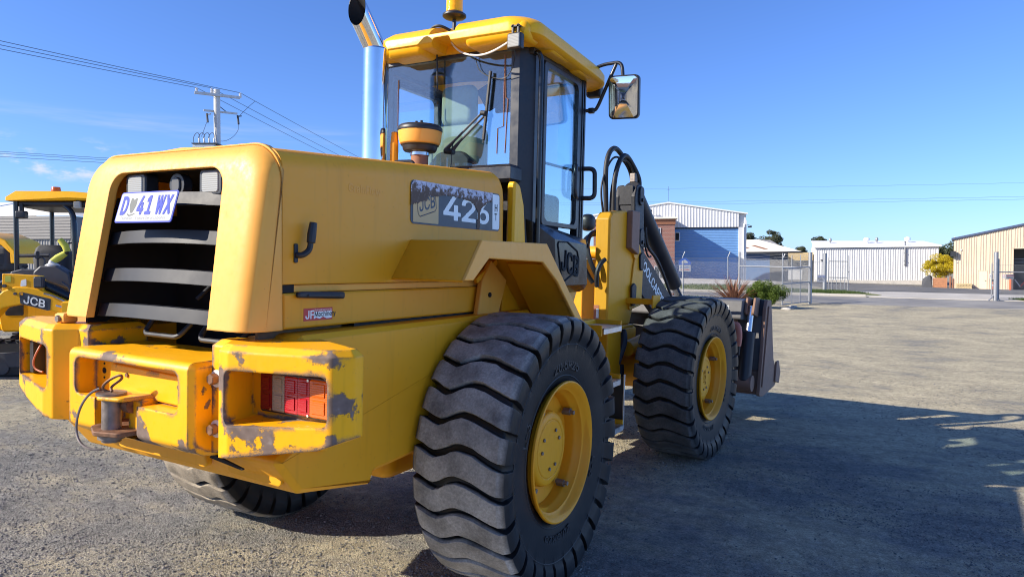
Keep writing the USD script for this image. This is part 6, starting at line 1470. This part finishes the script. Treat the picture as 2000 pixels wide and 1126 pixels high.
tree('shed_tree', 'thin olive tree left of the long shed gable', 'tree', W(50.6, 121), 6.9, (1.0, 1.0, .9), 18, .3, .6, 300, .09, 'leaf_gum', 19, trunk=.16, cz=.75)
tree('hill_tree', 'bare grey-green tree under the hills beyond the grey shed', 'tree', W(-36.5, 62), 4.4, (1.8, 1.6, 1.1), 16, .4, .8, 200, .10, 'leaf_gum', 21, trunk=.12)
# verge grass blades
def blades(r0, r1, d0, d1, n, h, seed):
    rg = np.random.default_rng(seed); r_ = rg.uniform(r0, r1, n); t = rg.random(n); d_ = d0(r_) * (1 - t) + d1(r_) * t
    xy = CAM[:2] + d_[:, None] * FWD2 + r_[:, None] * RGT2; z = gz(xy[:, 0], xy[:, 1]) + .06
    a = rg.uniform(0, 6.28, n); hh = h * rg.uniform(.5, 1.4, n); b = np.column_stack([xy, z]); w = np.column_stack([np.cos(a), np.sin(a), a * 0]) * .012
    tip = b + np.column_stack([np.sin(a) * hh * .5, -np.cos(a) * hh * .5, hh])
    return np.stack([b - w, b + w, tip], 1).reshape(-1, 3), np.arange(n * 3).reshape(-1, 3)
g = G()
for q in ((-2, 11, lambda r: 36.2 - r * .33, lambda r: 38.4 - r * .33, 9000, .10, 31), (0, 16, lambda r: 44.5 - r * .24, lambda r: 48 - r * .0, 9000, .10, 32), (15.5, 21, lambda r: 41.5 - r * .05, lambda r: 44.5 - r * .02, 5000, .12, 33), (25.2, 37, lambda r: 44.3 - r * .44, lambda r: 46.2 - r * .44, 9000, .12, 34)):
    v, f = blades(*q); g.add(v, f)
emit('/World', 'grass', g, 'grass_blade', False, 'short green grass blades on the street verges', 'grass', None, 'stuff')

# ============================================================ power pole and wires
pb = W(-13.15, 31.0)
T = thing('power_pole', 'pale concrete power pole with crossarms and transformer', 'power pole')
emit(T, 'pole', G().cyl(pb + (0, 0, -.5), pb + (0, 0, 9.2), .17, .132, 18), 'pole_concrete', 40)
Zp = pb[2] + 9.2 - .05
zt_ = 9.62
emit(T, 'pole_top', G().cyl((pb[0], pb[1], pb[2] + 9.2), (pb[0], pb[1], zt_), .132, .13, 18), 'pole_concrete', 40)
ca = RGT2 * .80 + FWD2 * .45; ca = np.append(ca / np.linalg.norm(ca), 0)
P = np.array([pb[0], pb[1], 0])
def pz(z): return P + (0, 0, z)
emit(T, 'crossarm', G().bar(pz(9.48) - ca * .85 - np.append(FWD2, 0) * .16, pz(9.48) + ca * 1.02 - np.append(FWD2, 0) * .16, .09, .11), 'pole_concrete', 20)
emit(T, 'crossarm', G().bar(pz(8.78) - ca * .55, pz(8.78) + ca * .85, .07, .08), 'pole_concrete', 20)
emit(T, 'arm_brace', G().bar(pz(9.10), pz(8.80) + ca * .4, .03, .03), 'wire', 20)
ins = [pz(9.53) - ca * .82, pz(9.53) + ca * .98, pz(9.62) - np.append(RGT2, 0) * .22]
for q in ins: emit(T, 'insulator', G().rev([(0, 0), (.05, .0), (.07, .05), (.045, .08), (.07, .12), (.045, .15), (.06, .2), (0, .24)], 'z', q - (0, 0, .02), 12), 'insulator', 40)
for q in (pz(8.55) + ca * .86, pz(8.50) - ca * .42):
    emit(T, 'fuse_switch', G().cyl(q + (.0, 0, .15), q + (.06, 0, -.25), .045, n=8).bar(q + (0, 0, .1), q + (.2, .05, .12), .04, .04), 'grey_plastic', 40)
tb = pz(6.92) - np.append(RGT2, 0) * .36 - np.append(FWD2, 0) * .32
Rt = np.stack([RIGHT, np.append(FWD2, 0), [0, 0, 1.0]], 1)
emit(T, 'transformer', G().box(-.46, .46, -.3, .3, -.5, .32, .02).move(Rt, tb), 'transformer_grey', 20)
for k in range(7): emit(T, 'cooling_fin', G().box(-.44 + k * .075, -.42 + k * .075, -.40, -.3, -.5, .18).move(Rt, tb), 'transformer_grey', 20)
emit(T, 'transformer_lid', G().box(-.50, .62, -.34, .34, .32, .36).move(Rt, tb), 'grey_plastic', 20)
for k in range(4):
    q = tb + RIGHT * (-.30 + k * .22) + (0, 0, .36)
    emit(T, 'bushing', G().rev([(0, 0), (.05, 0), (.03, .06), (.05, .1), (.03, .15), (.045, .2), (.0, .30)], 'z', q, 10), 'insulator', 40)
    emit(T, 'bushing_lead', G().tube(spline([q + (0, 0, .28), q + RIGHT * -.08 + (0, 0, .5), q + RIGHT * -.22 + (0, 0, .38), q + RIGHT * -.2 + (0, 0, .0)], 12), .014, 5), 'wire', 40)
emit(T, 'lead', G().tube(spline([tb + RIGHT * .5 + (0, 0, .2), tb + RIGHT * .8 + (0, 0, .1), tb + RIGHT * .95 + (0, 0, -.4)], 10), .022, 6).tube(spline([tb + RIGHT * .5 + (0, 0, .16), tb + RIGHT * .7 + (0, 0, .05), tb + RIGHT * .82 + (0, 0, -.4)], 10), .022, 6), 'wire', 40)
emit(T, 'drop_lead', G().tube(spline([pz(8.3) + ca * .88, pz(8.0) + ca * .85, pz(7.6) + ca * .5, pz(7.5)], 14), .010, 5).tube(spline([pz(8.3) - ca * .42, pz(7.9) - ca * .55, pz(7.6) - ca * .65], 10), .010, 5), 'wire', 40)
def wire(lab, a, b, sag, r=.011, grp=None):
    a, b = np.asarray(a, float), np.asarray(b, float); t = np.linspace(0, 1, 40)[:, None]
    p = a + (b - a) * t; p[:, 2] -= (4 * sag * t * (1 - t))[:, 0]
    emit('/World', 'power_line', G().tube(p, r, 5), 'wire', 40, lab, 'power line', grp)
def RD(r, d, z): return np.append(ground_xy(r, d), z)
tips = [q + (0, 0, .2) for q in ins]
wire('power line leaving the left crossarm tip to the upper left', tips[0], RD(-39, -3.0, 9.95), .35)
wire('power line leaving the right crossarm tip to the upper left', tips[1], RD(-38, -4.5, 10.2), .35)
wire('power line leaving the pole head to the upper left', tips[2], RD(-38.6, -3.6, 10.0), .35)
far = np.append(ground_xy(-4.9, 95), 9.2)
wire('power line leaving the right crossarm tip and passing behind the hood', tips[1], far + ca * 1.3 + (0, 0, .3), .5)
wire('power line leaving the left crossarm tip and passing behind the hood', tips[0], far - ca * 1.0, .5)
wire('power line leaving the pole head and passing behind the hood', tips[2], far, .5)
emit('/World/power_pole', 'tap_lead', G().tube(spline([tips[1] + (far - tips[1]) * .022 + (0, 0, -.02), pz(9.0) + ca * 1.2, pz(8.65) + ca * .9], 12), .010, 5), 'wire', 40)
wire('lowest power line at the far left above the hood', RD(-45, 33, 8.55), RD(-8, 52, 8.75), .25, .012)
wire('middle power line at the far left above the hood', RD(-45, 33, 8.75), RD(-8, 52, 8.9), .25, .012)
wire('upper power line at the far left above the hood', RD(-45, 33, 8.82), RD(-8, 52, 9.0), .22, .012)
wire('upper faint power line across the right sky', RD(5, 84, 9.95), RD(58, 62, 8.6), .12, .010)
wire('lower faint power line across the right sky', RD(5, 84, 9.70), RD(58, 62, 8.35), .12, .010)
wire('faint high power line over the long shed', RD(5, 90, 12.3), RD(70, 66, 10.6), .2, .009)

# ============================================================ small excavator with canopy
EB = W(-6.40, 9.9)
EX = thing('mini_excavator', 'small yellow tracked excavator with open canopy and raised boom', 'excavator')
ER = np.stack([-RIGHT * .985 - np.append(FWD2, 0) * .17, -np.append(FWD2, 0) * .985 + RIGHT * .17, [0, 0, 1.0]], 1)   # forward is to the left of the picture, its left side faces the camera
def ex(name, g, m, smooth=32): g.move(ER, EB); return emit(EX, name, g, m, smooth)
for s in (1, -1):
    y = s * .60
    tp = rpoly([(-.75, .0), (.85, .0), (1.02, .22), (.86, .46), (-.76, .46), (-.92, .22)], [.1, .1, .2, .15, .15, .2])
    ex('track', G().prism(tp, 'y', y - .15, y + .15, .02), 'black_rubber')
    for k in range(14):
        x = -.78 + k * .125
        ex('track_pad', G().box(x, x + .075, y - .155, y + .155, .455, .485, .008), 'black_rubber')
    ex('track_frame', G().prism(rpoly([(-.7, .12), (.8, .12), (.8, .32), (-.7, .32)], .05), 'y', y - .16, y + .165, .01), 'grey_plastic')
    for x in (-.72, .82): ex('track_wheel', G().cyl((x, y - .165, .23), (x, y + .17, .23), .17, n=20, bev=.01), 'grey_plastic', 40)
    for x in (-.35, .05, .45): ex('track_roller', G().cyl((x, y - .16, .11), (x, y + .168, .11), .08, n=14), 'grey_plastic', 40)
ex('undercarriage', G().box(-.5, .5, -.45, .45, .2, .52, .02), 'grey_plastic')
ex('slew_ring', G().cyl((0, 0, .52), (0, 0, .62), .38, n=28), 'black_plastic', 40)
ex('deck', G().prism(rpoly([(-.95, -.62), (.72, -.62), (.72, .62), (-.95, .62)], .18), 'z', .60, .70, .01), 'paint_bright')
ex('side_cover', G().prism(rpoly([(-.9, .58), (.52, .58), (.58, 1.02), (.50, 1.08), (-.9, 1.14)], .06), 'y', .36, .64, .02), 'paint_bright')
ex('side_vent', G().prism(rpoly([(.24, .80), (.46, .80), (.46, .98), (.24, .98)], .02), 'y', .638, .645), 'black_plastic')
ex('side_cutout', G().prism(rpoly([(-.25, .58), (.12, .58), (.05, .70), (-.20, .72)], .04), 'y', .638, .645), 'black_plastic')
ex('rear_cover', G().rbox(-1.02, -.55, -.62, .62, .70, 1.42, .12), 'paint_bright', 40)
ex('right_cover', G().rbox(-.7, .55, -.64, -.30, .70, 1.25, .06), 'paint_bright', 40)
# seat, consoles and joysticks
ex('seat_back', G().mani(Manifold.hull_points(np.array([(x, y, z) for x, z in ((-.02, 1.34), (.44, 1.34), (.46, 1.60), (-.05, 1.60), (.03, 1.76), (.36, 1.77), (.42, 1.72)) for y in (-.20, -.10)] + [(x, -.02, z) for x, z in ((.04, 1.38), (.38, 1.38), (.38, 1.66), (.06, 1.66))], np.float32))), 'seat_dark', 40)
ex('seat_cushion', G().rbox(-.02, .44, -.16, .24, 1.22, 1.36, .05), 'seat_dark', 40)
ex('console', G().prism(rpoly([(-.45, 1.10), (.42, 1.16), (.44, 1.38), (.30, 1.42), (-.10, 1.40), (-.45, 1.36)], .03), 'y', .30, .56, .015), 'grey_plastic')
ex('console', G().prism(rpoly([(-.62, 1.0), (-.05, 1.0), (-.05, 1.36), (-.62, 1.40)], .03), 'y', -.45, .28, .015), 'grey_plastic')
ex('control_tower', G().prism(rpoly([(-.34, 1.12), (.18, 1.34), (.06, 1.46), (-.14, 1.47), (-.30, 1.36)], .05), 'y', .40, .60, .02), 'grey_plastic', 40)
ex('joystick_base', G().rev([(.0, 1.44), (.095, 1.445), (.088, 1.475), (.05, 1.50), (.04, 1.54), (0, 1.55)], 'z', (-.06, .50, 0), 20), 'light_grey', 40)
ex('joystick_sleeve', G().tube([(-.06, .50, 1.52), (-.13, .50, 1.57), (-.22, .49, 1.635)], [.042, .052, .040], 12), 'glove_yellow', 40)
ex('joystick_collar', G().tube([(-.215, .49, 1.63), (-.25, .49, 1.66)], [.034, .030], 10), 'black_rubber', 40)
ex('joystick_sleeve', G().tube([(-.24, .49, 1.655), (-.22, .49, 1.73), (-.15, .49, 1.82)], [.040, .046, .036], 12), 'glove_yellow', 40)
ex('pilot_lever', G().tube([(.13, .48, 1.42), (.13, .48, 1.60)], .011, 8).rbox(.112, .148, .46, .50, 1.55, 1.66, .014), 'black_rubber', 40)
ex('pilot_lever', G().tube([(.28, .48, 1.38), (.29, .48, 1.45)], .012, 8).rbox(.255, .325, .46, .51, 1.44, 1.475, .014), 'black_rubber', 40)
ex('armrest', G().tube(fillet([(.06, .46, 1.46), (.05, .46, 1.56), (.12, .46, 1.58), (.17, .46, 1.575)], .04), .012, 8), 'grey_plastic', 40)
ex('second_seat_wing', G().mani(Manifold.hull_points(np.array([(x, y, z) for x, z in ((-.50, 1.24), (-.16, 1.24), (-.50, 1.56), (-.42, 1.66), (-.24, 1.64)) for y in (-.10, .16)], np.float32))), 'seat_dark', 40)
ex('red_lever', G().tube([(-.40, .3, 1.5), (-.40, .3, 1.70)], .010, 6).cyl((-.40, .3, 1.69), (-.40, .3, 1.75), .025, .03, 10), 'red_knob', 40)
ex('side_lever', G().tube([(-.56, .32, 1.25), (-.58, .33, 1.46), (-.44, .34, 1.49)], .016, 8), 'grey_plastic', 40)
ex('arm_bar', G().tube([(.55, .20, 1.60), (.10, .22, 1.61)], .024, 8), 'black_plastic', 40)
ex('floor_pedal', G().tube([(-.30, .62, 1.06), (-.20, .66, 1.14), (-.10, .66, 1.16)], .022, 8).tube([(-.36, .64, 1.06), (-.32, .66, 1.18), (-.24, .66, 1.24)], .018, 8), 'grey_plastic', 40)
# canopy
ex('canopy_post', G().tube(fillet([(.38, .50, 1.22), (.38, .50, 2.36)], .1), .030, 12), 'black_gloss', 40)
ex('canopy_post', G().tube(fillet([(-.36, .56, .62), (-.37, .56, 1.9), (-.34, .54, 2.20), (-.16, .48, 2.32)], .15), .036, 12), 'black_gloss', 40)
ex('canopy_post', G().tube(fillet([(.38, -.50, 1.22), (.38, -.50, 2.36)], .1), .030, 12), 'black_gloss', 40)
ex('canopy_post', G().tube(fillet([(-.50, .10, 1.2), (-.50, .10, 2.34)], .1), .030, 12), 'black_gloss', 40)
rc = Manifold.hull_points(np.array([(x, y, z) for x, y, z in [(.47, .58, 2.33), (.47, -.60, 2.33), (-1.12, .58, 2.36), (-1.12, -.60, 2.36), (.48, .55, 2.38), (.48, -.56, 2.38), (.38, .50, 2.47), (.38, -.54, 2.47), (-.30, .62, 2.38), (-.36, .56, 2.47), (-.36, -.56, 2.47), (-1.05, .40, 2.43), (-1.05, -.4, 2.43), (-1.14, .5, 2.39), (-1.14, -.5, 2.39)]], np.float32))
ex('canopy_roof', G().mani(rc), 'paint_bright', 15)
ex('canopy_lining', G().prism(rpoly([(.40, -.52), (.40, .50), (-.30, .56), (-1.06, .50), (-1.06, -.52)], .08), 'z', 2.26, 2.35, .03), 'black_plastic')
ex('beacon', G().rev([(.062, 2.49), (.064, 2.53), (.054, 2.585), (.0, 2.59)], 'z', (.10, 0, 0), 20), 'lens_orange', 40)
ex('beacon_base', G().cyl((.10, 0, 2.46), (.10, 0, 2.50), .066, n=20), 'black_plastic', 40)
ex('canopy_lamp', G().rbox(-.46, -.38, .56, .62, 2.24, 2.33, .01, 12), 'lens_lamp', 40)
ex('canopy_lamp_bracket', G().box(-.44, -.40, .56, .58, 2.32, 2.38), 'black_plastic')
ex('front_lamp', G().rbox(.25, .37, .44, .56, 2.10, 2.20, .02, 12).box(.29, .33, .48, .52, 2.18, 2.30), 'black_plastic', 40)
ex('mirror', G().rbox(-.02, .04, -.62, -.60, 1.92, 2.04, .01, 12).tube([(.01, -.61, 1.92), (.01, -.61, 1.84), (.2, -.5, 1.80)], .012, 6), 'black_plastic', 40)
# boom: swan-neck plate girder with the maker's letters, its ram and the dipper hanging out of frame
bm = [(-.60, .93), (-.17, 1.14), (.02, 1.185), (.17, 1.19), (.31, 1.135), (.45, .99), (.85, .50), (.72, .34), (.45, .77), (.32, .92), (.09, .965), (-.255, .875), (-.60, .77)]
by0, by1 = .80, 1.0
ex('boom', G().prism(rpoly(bm, [.04, .2, .1, .1, .1, .1, .1, .1, .1, .1, .15, .2, .1]), 'y', by0, by1, .012), 'paint_bright', 35)
ex('boom_bracket', G().prism(rpoly([(.32, 1.08), (.325, 1.36), (-.10, 1.33), (-.17, 1.12)], .02), 'y', by0 + .02, by1 - .02, .006), 'paint_bright')
g = text(G(), 'JCB', .098, (.075, by1 + .003, .985), (-.965, 0, -.262), (-.10, 0, .99), .003, True, sx=1.02)
ex('boom_letters', g, 'decal_white')
ex('boom_letter_ground', G().prism(rpoly([(.105, .97), (.115, 1.115), (.08, 1.12), (-.255, 1.03), (-.245, .885), (-.21, .88)], .01), 'y', by1, by1 + .002), 'decal_dark')
ex('boom_logo', G().prism(rect(.07, .10, 1.08, 1.11, .004), 'y', by1 + .002, by1 + .004), 'paint_hood')
ex('boom_lamp', G().rbox(-.17, -.06, by1 - .06, by1 + .03, 1.17, 1.32, .02), 'black_plastic', 40)
ex('boom_lamp_lens', G().box(-.155, -.075, by1 + .028, by1 + .035, 1.19, 1.30, .004), 'grey_plastic')
ex('warning_sign', G().prism(rpoly([(.22, 1.25), (.29, 1.25), (.285, 1.33), (.22, 1.33)], .005), 'y', by1 - .02, by1 - .016), 'glove_yellow')
ex('boom_label', G().prism(rpoly([(.04, 1.20), (.11, 1.19), (.10, 1.27), (.04, 1.29)], .01), 'y', by1 - .02, by1 - .015), 'decal_white')
ex('boom_pin', G().cyl((.29, by1 - .02, 1.20), (.29, by1 + .01, 1.20), .022, n=12).cyl((.16, by1, 1.10), (.16, by1 + .02, 1.10), .018, n=10), 'grey_plastic', 40)
ex('boom_ram', G().cyl((-.12, .90, 1.22), (-.50, .90, 1.02), .055, n=16), 'black_gloss', 40)
ex('ram_boot', G().tube([(-.48, .90, 1.03), (-.52, .90, 1.01), (-.56, .90, .99), (-.62, .90, .965)], [.06, .066, .06, .055], 12), 'timber_pale', 40)
ex('boom_line', G().tube(spline([(-.18, 1.02, 1.10), (-.3, 1.02, 1.06), (-.45, 1.02, .98)], 10), .012, 6).tube([(-.32, 1.015, .945), (-.62, 1.015, .86)], .012, 7), 'bright_steel', 40)
ex('kingpost', G().box(-.62, -.40, .60, 1.05, .60, 1.0, .02), 'paint_bright')
ex('dipper', G().prism(rpoly([(.78, .36), (.90, .52), (1.9, .95), (2.0, .80), (1.1, .30), (.9, .24)], .05), 'y', .82, 1.0, .01), 'paint_bright')
ex('dipper_ram', G().cyl((.30, .90, 1.26), (.80, .90, 1.0), .045, n=14).cyl((.80, .90, 1.0), (1.15, .90, .80), .03, n=12), 'black_gloss', 40)

# ============================================================ second machine, cut by the left edge
MB = W(-13.2, 17.0)
MM = thing('compact_loader', 'yellow and black machine partly cut off at the left edge', 'loader'); MR = np.stack([-RIGHT, -np.append(FWD2, 0), [0, 0, 1.0]], 1)
def mm_(name, g, m, smooth=32): g.move(MR, MB); return emit(MM, name, g, m, smooth)
tpz = [(.9, 2.22), (-.2, 2.24), (-.76, 2.19), (-1.2, 2.0), (-1.42, 1.75), (-1.44, 1.45), (-1.32, 1.45), (-1.30, 1.70), (-1.10, 1.88), (-.72, 2.02), (-.2, 2.06), (.9, 2.06)]
mm_('engine_cover', G().prism(tpz, 'y', -.55, .62, .02), 'paint_bright', 40)
mm_('seat_hump', G().rbox(-1.30, -.35, .10, .58, 1.25, 1.98, .20), 'seat_dark', 40)
mm_('body', G().prism(rpoly([(-1.0, .75), (1.6, .75), (1.6, 1.95), (-.4, 1.95), (-.95, 1.6)], .1), 'y', -.5, .45, .03), 'black_plastic')
mm_('side_panel', G().box(.05, 1.2, .45, .50, 1.0, 1.75, .02), 'paint_bright')
mm_('dark_cover', G().rbox(-.70, .35, .2, .64, 1.15, 1.95, .18), 'seat_dark', 40)
mm_('chassis_beam', G().box(-1.2, 1.6, .35, .58, .62, .88, .02), 'paint_faded')
for x in (-.75, .95):
    mm_('wheel_tyre', G().rev([(.20, -.14), (.30, -.17), (.44, -.16), (.48, -.10), (.48, .10), (.44, .16), (.30, .17), (.20, .14)], 'y', (x, .42, .48), 36), 'black_rubber', 40)
    mm_('wheel_rim', G().rev([(0, .05), (.12, .06), (.20, .12), (.22, .16), (.20, .10)], 'y', (x, .42, .48), 28), 'paint_bright', 40)
mm_('rim_arc', G().rev([(.38, -.02), (.42, -.04), (.44, .02), (.38, .02)], 'y', (-.98, .66, 1.35), 24, (0, 3.0)), 'paint_bright', 40)
mm_('hose_bundle', G().tube(spline([(.2, .66, 2.15), (.5, .68, 2.05), (.7, .68, 1.8), (1.0, .66, 1.7)], 14), .05, 8).rbox(.3, .7, .55, .72, 1.9, 2.2, .06), 'seat_dark', 40)
# a low blocker of tyres behind it
mm_('rear_step', G().box(-1.5, -1.2, -.3, .3, .62, .72, .01), 'black_plastic')

# ============================================================ what the loader's mirror looks back on
def vehicle(name, lab, cat, loc, rz, body, pick):
    T = thing(name, lab, cat, loc, rz)
    pr = [(-2.5, .45), (-2.5, 1.05), (-.75 if pick else -2.3, 1.08), (-.55 if pick else -1.5, 1.75), (.75, 1.78), (1.35, 1.18), (2.35, 1.08), (2.55, .85), (2.55, .42)]
    emit(T, 'body', G().prism(rpoly(pr, [.1, .1, .05, .15, .15, .1, .15, .1, .1]), 'y', -.9, .9, .06), body, 35)
    for s in (-1, 1):
        emit(T, 'side_window', G().prism([(-.5, 1.15), (1.15, 1.2), (.70, 1.66), (-.4, 1.66)], 'y', s * .895, s * .905), 'window_dark', False)
        emit(T, 'headlight', G().rbox(2.40, 2.56, s * .62 - .2, s * .62 + .2, .88, 1.03, .03), 'lens_lamp', 40)
        for x in (-1.55, 1.6):
            emit(T, 'wheel', G().cyl((x, s * .70, .38), (x, s * .92, .38), .38, n=24, bev=.03), 'black_rubber', 40)
            emit(T, 'hubcap', G().cyl((x, s * .92, .38), (x, s * .93, .38), .24, n=20), 'aluminium', 40)
    emit(T, 'windscreen', G().add([(.84, -.72, 1.70), (.84, .72, 1.70), (1.36, .80, 1.23), (1.36, -.80, 1.23)], [(0, 1, 2, 3)]), 'window_dark', False)
    emit(T, 'grille', G().box(2.52, 2.57, -.5, .5, .62, 1.0, .01), 'black_gloss', 30)
    emit(T, 'bumper', G().rbox(2.40, 2.64, -.85, .85, .42, .60, .06), 'aluminium', 40)
    return T
vehicle('pickup_truck', 'dark pickup truck facing the yard, seen in the loader mirror', 'pickup truck', (-.7, -13.2, float(gz(-.7, -13.2))), 93, 'car_dark', True)
vehicle('silver_car', 'silver car beside the dark pickup, seen in the loader mirror', 'car', (-3.6, -14.4, float(gz(-3.6, -14.4))), 95, 'car_silver', False)
T = thing('hedge', 'green hedge behind the parked cars, seen in the loader mirror', 'hedge'); g = G(); rg = np.random.default_rng(44)
for k in range(46):
    x = -12 + k * .62; leaves(g, rg, (x, -20.5 + rg.normal(0, .15), float(gz(x, -20.5)) + rg.uniform(.5, 1.3)), (.65, .5, .5), 260, .10, .4)
emit(T, 'foliage', g, 'leaf_hedge', False)
g = G()
for k in range(15): g.tube([(-12 + k * 2, -20.5, 0), (-12 + k * 2, -20.5, 1.2)], .05, 6)
emit(T, 'stems', g, 'bark', False)
T = thing('street_house', 'pale house beyond the hedge, seen in the loader mirror', 'house')
emit(T, 'wall', G().box(-7, 5, -40, -32, -.5, 3.2), 'grey_wall', False); emit(T, 'roof', G().prism([(-40.5, 3.2), (-31.5, 3.2), (-36, 5.4)], 'x', -7.5, 5.5), 'rust_brown', False)
for x in (-5, -1, 2.5): emit(T, 'window', G().box(x, x + 1.4, -32.0, -31.95, 1.0, 2.3), 'window_dark', False)
